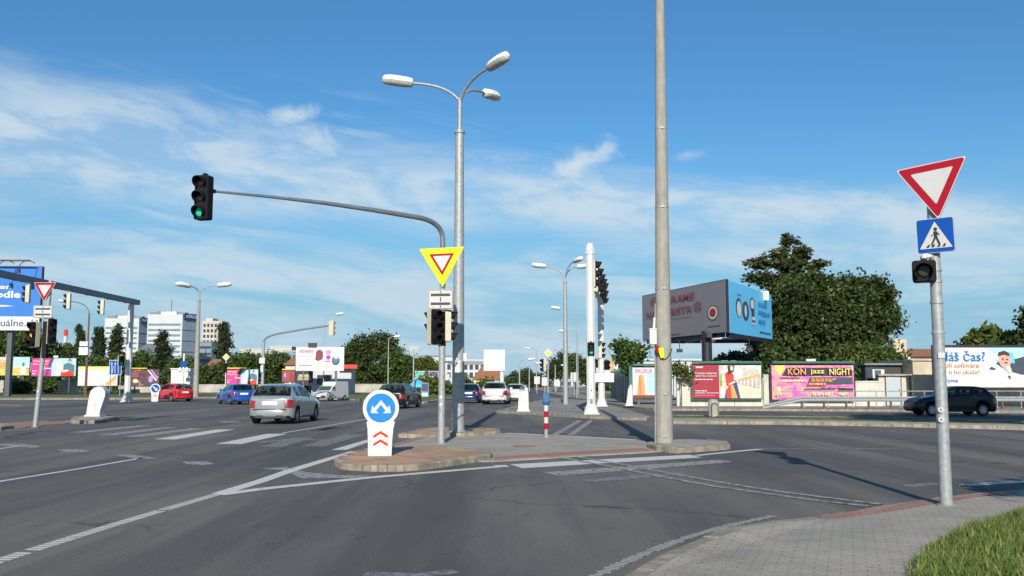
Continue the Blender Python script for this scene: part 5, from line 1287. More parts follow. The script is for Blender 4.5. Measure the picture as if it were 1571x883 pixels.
# ---- litter bin on the median
b = G(1095, 639.5, 0.10)
t = thing('litter_bin', 'grey concrete litter bin with an arched opening standing on the median', 'litter bin', b)
k = b.y / FPX
MB().lathe([(0.19, 0), (0.23, 0.03), (0.235, 0.2), (0.245, 0.62), (0.20, 0.70), (0.15, 0.76), (0.10, 0.77)], 20).build('body', 'concrete', t, smooth=50)
arch = [(-0.15, 0.018), (0.15, 0.05)] + circle(0, 0.47, 0.15, n=12, a0=0, a1=180)
ai = [(-0.115, 0.018), (0.115, 0.05)] + circle(0, 0.46, 0.115, n=12, a0=0, a1=180)
MB().pxz(arch, -0.25, -0.18, 0).build('opening', 'trim', t, smooth=0); MB().pxz(ai, -0.262, -0.20, 0).build('door', 'concrete', t, smooth=0)

# ---- street lamps far down the road and at the left
def far_lamp(px, pyb, pyt, Y, arms, label, m='galvanised', r=0.09, al=1.8, cat='slender street lamps further back', z0=0.1, s=1.0, rise=0.35):
    b = P(px, pyb, Y); b.z = z0; H = P(px, pyt, Y).z - z0
    t = thing('street_lamp', label, 'street lamp', b, 0, cat)
    MB().tube([(0, 0, 0), (0, 0, H)], [r, r * .55], 10).build('pole', m, t)
    for sgn in arms:
        p = bezier((0, 0, H - .1), (sgn * 0.15, 0, H + rise), (sgn * al, 0, H + rise), 8)
        MB().tube(p, 0.045, 6).build('lamp_arm', m, t); luminaire(t, (sgn * (al + 0.4), 0, H + rise), 0 if sgn > 0 else math.pi, s)
    return t
far_lamp(131, 606, 480, 100, [-1], 'slim lamp with a curved arm and a box on its pole, left of the gantry', al=2.6, rise=1.3, m='rust', r=0.15)
bx = P(128, 534, 99.5); MBt = MB().box((0, 0, 0), (1.0, 0.3, 0.85), 0).box((0, 0, 0.8), (0.9, 0.3, 0.5), 0); o = MBt.build('cabinet', 'white_paint', bpy.data.objects['street_lamp.003'] if 'street_lamp.003' in bpy.data.objects else None, smooth=0)
if o.parent: o.location = (bx.x - o.parent.location.x, -0.35, bx.z - 0.1 - .3)
far_lamp(496, 605, 486, 110, [1], 'hair thin lamp rising behind the white billboard', r=0.06, al=1.4)
far_lamp(595, 601, 520, 125, [1], 'lamp in front of the dark tree clump behind the dark estate car', r=0.10, al=0.8)
far_lamp(885, 604, 478, 88, [-1], 'tall thin lamp with one left arm just right of the three armed lamp', r=0.06, al=1.6)
far_lamp(887, 600, 512, 118, [-1], 'thin lamp with one left arm, lower and behind the tall thin one', r=0.07, al=1.6)
for px, pyb, pyt, Y in ((797, 604, 555, 120), (812, 602, 560, 150), (823, 598, 537, 160), (852, 603, 560, 150), (876, 600, 563, 190), (860, 598, 565, 220)):
    far_lamp(px, pyb, pyt, Y, [1] if px < 815 else [-1], {797: 'far lamp just left of the leafy crowns at the vanishing point', 812: 'far lamp between the white car and the priority diamond', 823: 'taller far lamp immediately left of the priority diamond', 852: 'far lamp immediately right of the priority diamond', 876: 'far lamp seen right beside the foot of the three armed lamp', 860: 'tiny far lamp between the priority diamond and the three armed lamp'}[px], r=0.12, al=1.2)
# small white panel signs down the road
for px, pyb, pyt, Y, lab in ((824, 601, 583, 120, 'small far white panel sign left of the blue push button box'), (836, 603, 585, 110, 'small far white panel sign right behind the push button post'), (854, 601, 587, 140, 'tiny white panel sign left of the three armed lamp foot'), (881, 602, 578, 100, 'white panel sign between the three armed lamp and the gantry column'), (686, 592, 578, 150, 'narrow cream panel beside the signal pole in the distance')):
    b = P(px, pyb, Y); b.z = 0.1; t = thing('panel_sign', lab, 'sign', b, 0, 'small distant panel signs'); z = P(px, pyt, Y).z - .1
    MB().tube([(0, 0.05, 0), (0, 0.05, z)], 0.06, 8).build('post', 'galvanised', t); MB().box((0, 0, z), (0.75, 0.04, 1.0)).build('plate', 'sign_white', t, smooth=0)

# ================================================================== cars
def interp(tab, x):
    if x <= tab[0][0]: return tab[0][1]
    for (a, b), (c, d) in zip(tab, tab[1:]):
        if x <= c:
            t = (x - a) / (c - a); return b + (d - b) * t
    return tab[-1][1]
def smooth_tab(tab, x, k=0.06):
    return (interp(tab, x - k) + 2 * interp(tab, x) + interp(tab, x + k)) / 4
CAR_KINDS = {
 # top profile from the front (x=0) to the rear; belt line; half width; wheels
 'hatch': dict(L=4.0, W=0.83, top=[(0, .62), (.06, .72), (.35, .86), (.95, .97), (1.15, 1.02), (1.95, 1.42), (2.3, 1.47), (3.1, 1.455), (3.5, 1.39), (3.80, 1.03), (3.94, .985), (4.0, .90)],
               belt=[(0, .70), (1.1, .94), (3.6, 1.02), (4.0, .95)], wh=(0.78, 3.27), glass=(1.22, 3.62), rear=(3.50, 3.84), r=0.30),
 'estate': dict(L=4.5, W=0.88, top=[(0, .66), (.06, .78), (.4, .92), (1.0, 1.03), (1.2, 1.08), (2.0, 1.46), (2.4, 1.52), (3.6, 1.50), (4.0, 1.45), (4.28, 1.10), (4.44, 1.04), (4.5, .93)],
               belt=[(0, .74), (1.1, 1.0), (4.0, 1.08), (4.5, 1.0)], wh=(0.86, 3.62), glass=(1.25, 4.05), rear=(3.95, 4.32), r=0.34),
 'sedan': dict(L=4.2, W=0.83, top=[(0, .60), (.06, .70), (.4, .84), (1.05, .95), (1.25, 1.0), (2.0, 1.40), (2.4, 1.45), (3.15, 1.43), (3.4, 1.38), (3.86, 1.04), (4.1, 1.02), (4.2, .86)],
               belt=[(0, .68), (1.1, .93), (3.7, .98), (4.2, .96)], wh=(0.80, 3.30), glass=(1.30, 3.5), rear=(3.36, 3.86), r=0.30),
}
def make_car(kind, paintm, loc, az, label, lights='tail_red', plate=True, two_tone=None, s=1.0, low=None, rails=False):
    K = CAR_KINDS[kind]; Lc, W, r = K['L'], K['W'], K['r']
    t = thing('parked_car' if False else 'car', label, 'car', loc, -az, None)
    t.scale = (s, s, s)
    # local axes: +Y forward, X right.  station x measured from the nose -> y = Lc/2 - x
    xs = sorted(set([0, 0.03, 0.08, 0.16, Lc - 0.16, Lc - 0.08, Lc - 0.03, Lc] + [round(i * 0.085, 3) for i in range(2, int(Lc / 0.085))] + [K['glass'][0], K['glass'][1]]))
    def halfw(x):
        e = min(x, Lc - x)
        k = 1 - 0.16 * max(0, 1 - e / 0.30) ** 2.2 - 0.03 * max(0, 1 - e / 1.0) ** 2
        return W * k
    def sect(x):
        zt = smooth_tab(K['top'], x); w = halfw(x); e = min(x, Lc - x)
        z0 = 0.20 + 0.10 * max(0, 1 - e / 0.18)
        for wx in K['wh']:
            rr = r + 0.055
            if abs(x - wx) < rr: z0 = max(z0, r + math.sqrt(rr * rr - (x - wx) ** 2) - 0.0)
        zb = min(smooth_tab(K['belt'], x), zt - 0.035)
        gh = max(0.0, zt - zb - 0.035)
        wr = w * 0.955 - gh * 0.44
        zr = zb + max(0.0, gh) * 0.86 + 0.004
        zm = max(z0 + 0.02, 0.52)
        half = [(w * 0.93, z0), (w * 0.995, z0 + 0.035), (w * 1.0, max(z0 + .04, zm * 0.82)), (w * 1.0, max(z0 + 0.05, (zm + zb) / 2)), (w * 0.975, max(z0 + .06, zb - 0.05)), (w * 0.955, max(z0 + .065, zb)),
                (wr, zr), (wr * 0.93, zt - 0.018 if gh > .1 else zt - 0.01), (wr * 0.5, zt - 0.002), (0, zt)]
        return half
    NH = 10
    rings = []
    for x in xs:
        h = sect(x); y = Lc / 2 - x
        rings.append([(a, y, z) for a, z in h] + [(-a, y, z) for a, z in reversed(h[:-1])])
    NV = len(rings[0]); V = [p for rg_ in rings for p in rg_]
    g0, g1 = K['glass']; r0, r1 = K['rear']
    body = MB(); glass = {'windscreen': [], 'side_window': [], 'side_window_r': [], 'rear_window': []}
    FB = []
    ws1 = [x for x, z in K['top'] if x > 1.5][0]
    b_pil = (ws1 + r0) / 2 + 0.12
    for i in range(len(xs) - 1):
        xm = (xs[i] + xs[i + 1]) / 2
        zt = smooth_tab(K['top'], xm); zb = smooth_tab(K['belt'], xm)
        for j in range(NV - 1):
            f = (i * NV + j, i * NV + j + 1, (i + 1) * NV + j + 1, (i + 1) * NV + j)
            jj = j if j < NH - 1 else NV - 2 - j        # band index on a half
            where = None
            if jj == 5 and g0 + 0.28 < xm < r1 - (0.42 if kind != 'sedan' else 0.5) and zt - zb > 0.15 and not (abs(xm - b_pil) < 0.05) and not (kind != 'sedan' and abs(xm - (b_pil + 0.86)) < 0.06): where = 'side_window' if j < NH - 1 else 'side_window_r'
            if jj in (7, 8) and K['top'][4][0] + 0.04 < xm < ws1 - 0.04: where = 'windscreen'
            if jj == 6 and K['top'][4][0] + 0.16 < xm < ws1 - 0.10 and False: where = 'windscreen'
            if jj in (7, 8) and r0 + 0.02 < xm < r1 - 0.04: where = 'rear_window'
            if where: glass[where].append(f)
            else: FB.append(f)
        FB.append((i * NV, (i + 1) * NV, (i + 1) * NV + NV - 1, i * NV + NV - 1))
    body.add(V, FB, 0)
    body.f += [tuple(reversed(range(NV))), tuple((len(xs) - 1) * NV + j for j in range(NV))]; body.m += [0, 0]
    # under faces dark
    bo = body.build('body', [paintm, 'under'], t, smooth=50)
    me = bo.data
    for p in me.polygons:
        if p.normal.z < -0.5 and p.center.z < 0.75 and abs(p.normal.x) < 0.5: p.material_index = 1
    for k, fs in glass.items():
        if not fs: continue
        used = sorted({i for f in fs for i in f}); mp = {u: q for q, u in enumerate(used)}
        mb = MB(); mb.add([V[u] for u in used], [tuple(mp[i] for i in f) for f in fs])
        mb.build('side_window' if k.startswith('side') else k, 'car_glass', t, smooth=60)
    # wheels
    for wx in K['wh']:
        for sx in (-1, 1):
            y = Lc / 2 - wx; x = sx * (W - 0.11)
            wm = MB(); prof = [(r * 0.62, -0.10), (r * 0.93, -0.10), (r, -0.07), (r, 0.07), (r * 0.93, 0.10), (r * 0.62, 0.10)]
            wh = MB(); 
            n = 24; Vw = []; Fw = []
            for rr, xx in prof:
                for q in range(n): Vw.append((x + xx * sx, y + rr * math.cos(2 * math.pi * q / n), r + rr * math.sin(2 * math.pi * q / n)))
            for a in range(len(prof) - 1):
                for q in range(n): Fw.append((a * n + q, a * n + (q + 1) % n, (a + 1) * n + (q + 1) % n, (a + 1) * n + q))
            Fw.append(tuple(range(n)))
            wobj = wh.add(Vw, Fw).build('wheel', 'tyre', t, smooth=50)
            rm = MB()
            rv = [(x + 0.07 * sx, y, r)] + [(x + 0.085 * sx, y + r * 0.64 * math.cos(2 * math.pi * q / 20), r + r * 0.64 * math.sin(2 * math.pi * q / 20)) for q in range(20)]
            rm.add([(x + 0.06 * sx, y + r * 0.64 * math.cos(2 * math.pi * q / 20), r + r * 0.64 * math.sin(2 * math.pi * q / 20)) for q in range(20)], [tuple(range(20))], 1)
            for q in range(7):
                a = 2 * math.pi * q / 7; c, s_ = math.cos(a), math.sin(a); wd = 0.035; R1 = r * 0.62
                rm.add([(x + 0.085 * sx, y - s_ * wd, r + c * wd), (x + 0.085 * sx, y + s_ * wd, r - c * wd), (x + 0.092 * sx, y + c * R1 + s_ * wd, r + s_ * R1 - c * wd), (x + 0.092 * sx, y + c * R1 - s_ * wd, r + s_ * R1 + c * wd)], [(0, 1, 2, 3)], 0)
            rm.tube([(x + 0.07 * sx, y, r), (x + 0.10 * sx, y, r)], r * 0.16, 12)
            ring = []; 
            for rr in (r * 0.56, r * 0.66):
                ring += [(x + 0.095 * sx, y + rr * math.cos(2 * math.pi * q / 20), r + rr * math.sin(2 * math.pi * q / 20)) for q in range(20)]
            rm.add(ring, [(q, (q + 1) % 20, 20 + (q + 1) % 20, 20 + q) for q in range(20)], 0)
            rm.build('rim', ['rim', 'trim'], wobj, smooth=0)
    yr = -Lc / 2; yf = Lc / 2
    zbr = K['top'][-1][1]
    # bumpers
    def bumper(front):
        mb = MB(); sgn = 1 if front else -1; yy = yf if front else yr; V = []; n = 10
        for z, o in ((0.24, -0.03), (0.30, 0.015), (0.50, 0.035), (0.56, 0.0)):
            for q in range(n + 1):
                u = -1 + 2 * q / n
                x = u * W * 0.97; back = 0.30 * abs(u) ** 3.5
                V.append((x, yy + sgn * (o + 0.03 - back), z))
        F = [(a * (n + 1) + q, a * (n + 1) + q + 1, (a + 1) * (n + 1) + q + 1, (a + 1) * (n + 1) + q) for a in range(3) for q in range(n)]
        o = mb.add(V, F).build('bumper', paintm, t, smooth=60); return o
    bumper(False); bumper(True)
    MB().box((0, yr - 0.045, 0.545), (W * 1.5, 0.03, 0.025)).build('bumper_strip', 'trim', t, smooth=0)
    # tail lamps wrap the corner
    for sx in (-1, 1):
        V = []; zl0, zl1 = (0.60, 0.88)
        for z, dy in ((zl0, 0.0), (0.76, 0.005), (zl1, 0.03)):
            for (u, e_) in (((0.66 if z < .8 else 0.62) * W, 0.0), (0.83 * W, 0.0), (halfw(0.05) + .012, 0.05), (halfw(0.16) + .014, 0.16), (halfw(0.27) + .012, 0.27)):
                V.append((sx * (u - (0.02 if z == zl1 and e_ > 0 else 0)), yr + e_ + dy - 0.024, z))
        F = [(a * 5 + q, a * 5 + q + 1, (a + 1) * 5 + q + 1, (a + 1) * 5 + q) for a in range(2) for q in range(4)]
        MB().add(V, F).build('tail_light', 'tail_red', t, smooth=60)
        hb = MB(); V = []
        for z in (0.60, 0.74):
            for (u, b_) in ((0.52, 0.0), (0.75, 0.04), (0.90, 0.14), (0.985, 0.32)): V.append((sx * u * W * 0.985, yf - b_ + 0.012 - (0.10 if z > .7 else 0), z))
        hb.add(V, [(q, q + 1, q + 5, q + 4) for q in range(3)]).build('headlight', 'head_lamp', t, smooth=60)
        ym = Lc / 2 - K['glass'][0] - 0.32
        MB().box((sx * (W + 0.09), ym, smooth_tab(K['belt'], K['glass'][0] + .3) + 0.07), (0.18, 0.10, 0.13)).build('mirror', paintm, t, smooth=0, bevel=0.03)
        for yh in (Lc / 2 - b_pil + 0.28, Lc / 2 - b_pil - 0.62): MB().box((sx * (W + 0.004), yh, 0.80), (0.02, 0.17, 0.03)).build('door_handle', paintm, t, smooth=0)
        # door seams
        for yh in (Lc / 2 - b_pil, Lc / 2 - b_pil + 1.0, Lc / 2 - b_pil - 0.80): MB().box((sx * (W - 0.0005), yh, 0.62), (0.006, 0.012, 0.56)).build('door_gap', 'trim', t, smooth=0)
        MB().box((sx * (W - 0.005), 0, 0.25), (0.02, Lc * 0.44, 0.07)).build('sill', 'trim', t, smooth=0)
    zp = 0.76 if kind == 'hatch' else 0.74
    ym0 = Lc / 2 - b_pil
    for sx in (-1, 1):
        for yy, hh in ((ym0 + 0.25, 1.22), (ym0 - 0.75, 1.16)):
            MB().box((sx * 0.36, yy, 0.75), (0.46, 0.16, hh - 0.62), 0).box((sx * 0.36, yy, hh), (0.24, 0.10, 0.16), 0).build('seat', 'seat_cloth', t, smooth=0, bevel=0.03)
    MB().box((0, ym0 + 1.15, 0.88), (W * 1.7, 0.30, 0.16)).build('dashboard', 'trim', t, smooth=0)
    MB().box((0, 0, 0.46), (W * 1.7, Lc * .55, 0.04)).build('floor_pan', 'trim', t, smooth=0)
    MB().box((0, yr - 0.012, zp), (0.56, 0.02, 0.13), 0).build('number_plate', 'plate_white', t, smooth=0)
    MB().box((0, yr - 0.02, 0.28), (W * 1.2, 0.04, 0.10)).build('diffuser', 'trim', t, smooth=0)
    MB().box((0, yf + 0.03, 0.38), (0.9, 0.04, 0.14)).build('grille', 'trim', t, smooth=0)
    if rails:
        for sx in (-1, 1): MB().tube([(sx * W * .68, Lc / 2 - 2.1, 1.53), (sx * W * .68, Lc / 2 - 2.3, 1.57), (sx * W * .68, Lc / 2 - 3.6, 1.55), (sx * W * .68, Lc / 2 - 3.8, 1.50)], 0.018, 6).build('roof_rail', 'trim', t)
    return t
def car_at(kind, m, prx, pyb, az_deg, label, part='rear', **kw):
    """prx: pixel column of the rear middle on the road"""
    K = CAR_KINDS[kind]; s = kw.get('s', 1.0); g_ = G(prx, pyb, 0.0); az = R(az_deg)
    c = Vector((g_.x + math.sin(az) * K['L'] / 2 * s, g_.y + math.cos(az) * K['L'] / 2 * s, 0.0))
    return make_car(kind, m, c, az, label, **kw)
car_at('hatch', 'paint_silver', 413, 651, 3.5, 'silver grey hatchback with its rear to the viewer, the largest car on the left road', s=1.055)
car_at('hatch', 'paint_red', 284, 616, -50, 'bright red hatchback turning left by the gantry column', s=1.03)
car_at('hatch', 'paint_blue', 374, 620.5, -34, 'bright blue hatchback turning left just behind the silver one', s=1.02)
car_at('estate', 'paint_dark', 598, 627, 9, 'dark estate car driving away right behind the round beacon', s=1.0)
car_at('hatch', 'paint_navy', 719, 618.5, 2, 'navy blue car partly hidden behind the big lamp post', s=1.02)
car_at('hatch', 'paint_white', 758, 620.5, 4, 'white hatchback driving away, the nearer of the two white ones', s=1.12)
car_at('hatch', 'paint_white', 791, 615.5, 2, 'white car further away, half hidden by the round topped beacon', s=1.0)
b = G(1471, 638.2, 0)
make_car('hatch', 'paint_black', (b.x, b.y + 0.9, 0), R(-90), 'black hatchback in side view driving left on the far road at the right', s=0.97)

def white_van():
    b = G(507, 614.5, 0)
    t = thing('van', 'small white box van coming towards the crossing under the white billboard', 'van', b, R(-200)); t.scale = (0.86, 0.9, 0.86)
    mb = MB()     # +Y forward; nose at y=2.1
    side = [(-2.1, 0.3), (2.05, 0.3), (2.12, 0.62), (2.0, 0.86), (1.25, 1.0), (0.75, 1.45), (0.55, 1.52), (0.40, 1.55), (0.30, 1.88), (0.1, 1.93), (-2.1, 1.93)]
    V = []; n = len(side)
    for w, inset in ((-0.8, 1), (0.8, 1)):
        for y, z in side: V.append(((w if z < 1.1 else w * 0.93), y, z))
    F = [tuple(range(n)), tuple(reversed(range(n, 2 * n)))] + [((i + 1) % n, i, i + n, (i + 1) % n + n) for i in range(n)]
    mb.add(V, F).build('body', 'paint_white', t, smooth=30, bevel=0.05)
    MB().add([(-0.68, 1.24, 1.03), (0.68, 1.24, 1.03), (0.64, 0.78, 1.44), (-0.64, 0.78, 1.44)], [(0, 1, 2, 3)]).build('windscreen', 'car_glass', t, loc=(0, 0.02, 0.02), smooth=0)
    for sx in (-1, 1):
        MB().add([(sx * 0.79, 1.1, 1.03), (sx * 0.79, 0.35, 1.03), (sx * 0.77, 0.35, 1.42), (sx * 0.77, 0.72, 1.42)], [(0, 1, 2, 3)]).build('side_window', 'car_glass', t, loc=(sx * 0.008, 0, 0), smooth=0)
        for y in (-1.35, 1.3):
            w = MB().tube([(sx * 0.66, y, 0.29), (sx * 0.83, y, 0.29)], 0.29, 20).build('wheel', 'tyre', t)
            MB().tube([(sx * 0.83, y, 0.29), (sx * 0.845, y, 0.29)], 0.17, 16).build('rim', 'rim', w)
        MB().box((sx * 0.58, 2.09, 0.72), (0.3, 0.06, 0.16)).build('headlight', 'head_lamp', t, smooth=0)
    MB().box((0, 2.10, 0.45), (1.5, 0.08, 0.2)).build('bumper', 'trim', t, smooth=0)
    MB().box((0, 2.15, 0.48), (0.5, 0.02, 0.11)).build('number_plate', 'plate_white', t, smooth=0)
white_van()

# ================================================================== walls, sheds, rails, fence
mat('plaster', (0.54, 0.46, 0.33), 0.9, 0, 0.2, 0.6, bump=0.3, dirt=((0.30, 0.25, 0.18), 0.6))
mat('plaster_pale', (0.58, 0.55, 0.48), 0.9, 0, 0.12, 0.8, dirt=((0.38, 0.34, 0.27), 0.6))
mat('dark_cladding', (0.055, 0.055, 0.06), 0.8, 0, 0.15, 1.0)
mat('door_blue', (0.42, 0.50, 0.52), 0.5, 0, 0.06, 1)
mat('roof_tile', (0.30, 0.14, 0.07), 0.85, 0, 0.2, 1.5)
mat('facade_white', (0.50, 0.52, 0.53), 0.7, 0, 0.05, 0.1)
mat('facade_grey', (0.22, 0.28, 0.34), 0.25, 0.1, 0.12, 0.15)
mat('band_glass', (0.20, 0.25, 0.29), 0.2, 0.1, 0.2, 0.3)
mat('facade_beige', (0.50, 0.46, 0.40), 0.8, 0, 0.06, 0.1)
mat('window_dark', (0.05, 0.055, 0.065), 0.2, 0, 0.2, 0.5)
mat('wall_blocks_left', (0.40, 0.38, 0.33), 0.9, 0, 0.25, 0.5, dirt=((0.25, 0.23, 0.18), 0.6))
def wall_seg(px0, px1, yt, Y0, Y1=None, name='concrete_wall', m='concrete', label='', th=0.25, z0=0.1, posts=None, cat='wall', group=None):
    Y1 = Y1 or Y0
    a = P(px0, 600, Y0); b = P(px1, 600, Y1); zt = P(px0, yt, Y0).z
    d = Vector((b.x - a.x, Y1 - Y0)); Lw = d.length; rz = math.atan2(d.y, d.x)
    t = thing(name, label, cat, (a.x, Y0, z0), rz, group)
    H = zt - z0
    mb = MB(); n = max(1, round(Lw / 2.05))
    for i in range(n):
        x0 = Lw * i / n + 0.012; x1 = Lw * (i + 1) / n - 0.012
        mb.box(((x0 + x1) / 2, th / 2, H / 2), (x1 - x0, th, H))
    mb.build('panels', m, t, smooth=0)
    MB().box((Lw / 2, th / 2, H + 0.04), (Lw, th + 0.08, 0.08)).build('coping', m, t, smooth=0)
    return t
wall_seg(1038, 1171, 582, 57.6, label='grey concrete panel wall behind the crimson billboard', m='plaster_pale')
wall_seg(1171.5, 1186, 576, 57.7, label='short taller pier of wall between the crimson and the pink billboard', m='plaster_pale', name='wall_pier')
wall_seg(1186.5, 1312, 585, 57.6, label='pale concrete panel wall behind the pink jazz billboard', m='plaster_pale')
wall_seg(1312.5, 1354, 586, 57.6, label='low stained wall between the pink billboard and the shed door', m='plaster_pale')
wall_seg(1440, 1760, 589, 57.0, label='low brown brick wall under the white billboard at the right', m='plaster')
# shed
a = P(1311, 600, 62); bq = P(1402, 600, 62); t = thing('shed', 'low dark clad shed with a pale blue door behind the right wall', 'shed', (a.x, 58.2, 0.1))
w = (bq.x - a.x); hs = P(1311, 560, 60).z - .1
MB().box((w / 2, 4.0, hs / 2), (w, 4.5, hs)).build('wall', 'dark_cladding', t, smooth=0)
MB().box((w / 2, 3.9, hs + 0.07), (w + 0.3, 4.9, 0.13)).build('roof', 'steel_grey', t, smooth=0)
hw = P(1360, 576, 58).z - .1; xA = P(1355, 600, 58).x - a.x; xB = P(1402, 600, 58).x - a.x
MB().box(((xA + xB) / 2, 0.9, hw / 2), (xB - xA, 0.9, hw)).build('porch_wall', 'plaster_pale', t, smooth=0)
MB().box(((xA + xB) / 2, 0.8, hw + 0.05), (xB - xA + 0.2, 1.2, 0.1)).build('porch_roof', 'concrete', t, smooth=0)
xd = P(1377, 600, 58).x - a.x
d_ = MB().box((xd, 0.42, 1.0), (0.92, 0.06, 1.95)).build('door', 'door_blue', t, smooth=0)
MB().box((xd + .36, 0.37, 1.0), (0.05, 0.05, 0.14)).build('handle', 'steel_dark', d_, smooth=0)
MB().box((xd - .5, 0.43, 1.0), (0.06, 0.07, 2.0)).box((xd + .5, 0.43, 1.0), (0.06, 0.07, 2.0)).box((xd, 0.43, 2.02), (1.06, 0.07, 0.06)).build('door_frame', 'rust', t, smooth=0)
xc = P(1348, 600, 59).x - a.x; zc = P(1348, 573, 59).z - .1
MB().box((xc, 1.2, zc), (0.75, 1.0, 0.55)).box((xc - .05, 0.68, zc), (0.40, 0.05, 0.45), 1).build('air_conditioner', ['white_paint', 'steel_dark'], t, smooth=0)
# plaster block with chimney behind
a = P(1402, 600, 58.3); t = thing('plaster_house', 'weathered beige plastered house end between the shed and the white billboard', 'house', (a.x, 58.3, 0.1))
w = P(1445, 600, 58.3).x - a.x; hh_ = P(1402, 553.5, 58.3).z - .1
MB().box((w / 2, 2.5, hh_ / 2), (w, 5, hh_)).build('wall', 'plaster', t, smooth=0)
MB().box((w / 2, 2.5, hh_ + 0.05), (w + .2, 5.2, 0.1)).build('roof', 'concrete', t, smooth=0)
a = P(1380, 600, 90); t = thing('far_house', 'distant low house with a brown roof and a pale chimney above the shed', 'house', (a.x, 90, 0))
w = P(1470, 600, 90).x - a.x; z1 = P(1400, 547, 90).z; z2 = P(1400, 539, 90).z
MB().box((w / 2, 4, z1 / 2), (w, 8, z1)).build('wall', 'plaster_pale', t, smooth=0)
MB().add([(1.2, -0.4, z1), (w + .3, -0.4, z1), (w + .3, 8.4, z1), (1.2, 8.4, z1), (1.6, 4, z2 + .4), (w, 4, z2 + .4)], [(0, 1, 5, 4), (2, 3, 4, 5), (0, 4, 3), (1, 2, 5)]).build('roof', 'roof_tile', t, smooth=0)
MB().box((0.4, 1, z2 + 0.3), (1.3, 1.3, 1.8)).build('chimney', 'plaster', t, smooth=0)

# pedestrian guard rail on the right
def rail(px0, px1, Y, zt, zl, label, n=9, drop=True):
    a = P(px0, 600, Y); b_ = P(px1, 600, Y); t = thing('guard_rail', label, 'railing', (a.x, Y, 0.1), 0, 'guard rails'); w = b_.x - a.x
    MB().tube([(0, 0, zt), (w, 0, zt)], 0.028, 8).build('top_rail', 'galvanised', t); MB().tube([(0, 0, zl), (w, 0, zl)], 0.022, 8).build('lower_rail', 'galvanised', t)
    for i in range(n + 1): MB().tube([(w * i / n, 0, 0), (w * i / n, 0, zt)], 0.028, 8).build('post', 'galvanised', t)
rail(1196, 1640, 53.5, 0.98, 0.62, 'thin galvanised double rail along the pavement below the pink and white billboards', n=12)
a = P(1170, 600, 51.5); b_ = P(1640, 600, 51.5); w = b_.x - a.x
t = thing('crash_barrier', 'low corrugated steel crash barrier in front of the thin double rail on the right', 'barrier', (a.x, 51.5, 0.1))
xs_ = [0, 2.2] + [2.2 + (w - 2.2) * i / 12 for i in range(1, 13)]
V = []; prof = [(0.0, 0.42), (-0.05, 0.47), (0.0, 0.53), (-0.0, 0.57), (-0.05, 0.63), (0.0, 0.70)]
for i, x in enumerate(xs_):
    k = 0.45 if i == 0 else 0.0
    for y, z in prof: V.append((x, y, max(0.02, z - k)))
MB().add(V, [(i * 6 + q, (i + 1) * 6 + q, (i + 1) * 6 + q + 1, i * 6 + q + 1) for i in range(len(xs_) - 1) for q in range(5)]).build('beam', 'galvanised', t, smooth=0)
for x in xs_[1:]: MB().box((x, 0.08, 0.3), (0.10, 0.1, 0.6)).build('post', 'rust', t, smooth=0)

# green and grey fence running away
def fence_away(P0, P1, h, label, m, pm, bay=2.5, name='panel_fence'):
    d = P1 - P0; Lf = math.hypot(d.x, d.y); rz = math.atan2(d.y, d.x)
    t = thing(name, label, 'fence', (P0.x, P0.y, 0.1), rz)
    n = max(1, round(Lf / bay)); mb = MB()
    for i in range(n):
        x0 = Lf * i / n + .06; x1 = Lf * (i + 1) / n - .06; k = 10
        for q in range(k):
            xa = x0 + (x1 - x0) * q / k; xb = x0 + (x1 - x0) * (q + .85) / k
            mb.box(((xa + xb) / 2, 0, h * 0.5), (xb - xa, 0.04, h * 0.94))
    mb.build('panels', m, t, smooth=0)
    for i in range(n + 1): MB().box((Lf * i / n, 0, h / 2 + .05), (0.12, 0.12, h + 0.1)).build('post', pm, t, smooth=0)
f0 = P(967, 600, 62); f1 = P(938, 600, 92)
fence_away(f0, f1, P(967, 563, 62).z - .1, 'grey slatted fence with green posts running away beside the small tree', 'steel_grey', 'frame_green')
a = P(915, 600, 150); t = thing('white_house', 'white building with one orange corner behind the gantry columns', 'house', (a.x, 150, 0)); w = P(962, 600, 150).x - a.x; h = P(915, 556, 150).z
MB().box((w / 2, 4, h / 2), (w, 8, h)).build('wall', 'facade_white', t, smooth=0); MB().box((w * 0.52, -0.05, h / 2 + .3), (w * .12, 0.3, h + .6)).build('orange_corner', 'poster_orange', t, smooth=0)
MB().box((w / 2, 4, h + .15), (w + .6, 8.6, .3)).build('roof', 'concrete', t, smooth=0)
a = P(1040, 600, 95); t = thing('flat_hall', 'long low pale hall glimpsed over the grey wall left of the black billboard column', 'building', (a.x - 5, 95, 0)); h = P(1040, 553, 95).z
MB().box((4, 5, h / 2), (8, 10, h)).build('wall', 'facade_white', t, smooth=0); MB().box((4, 5, h + .1), (8.4, 10.4, .2)).build('roof', 'facade_white', t, smooth=0)
a = P(1127, 600, 85); t = thing('flat_hall', 'dark flat roofed hall between the black billboard column and the big trees', 'building', (a.x, 85, 0)); h = P(1127, 556, 85).z
MB().box((2.5, 5, h / 2), (7, 10, h)).build('wall', 'dark_cladding', t, smooth=0); MB().box((2.5, 5, h + .1), (7.4, 10.4, .2)).build('roof', 'steel_grey', t, smooth=0)

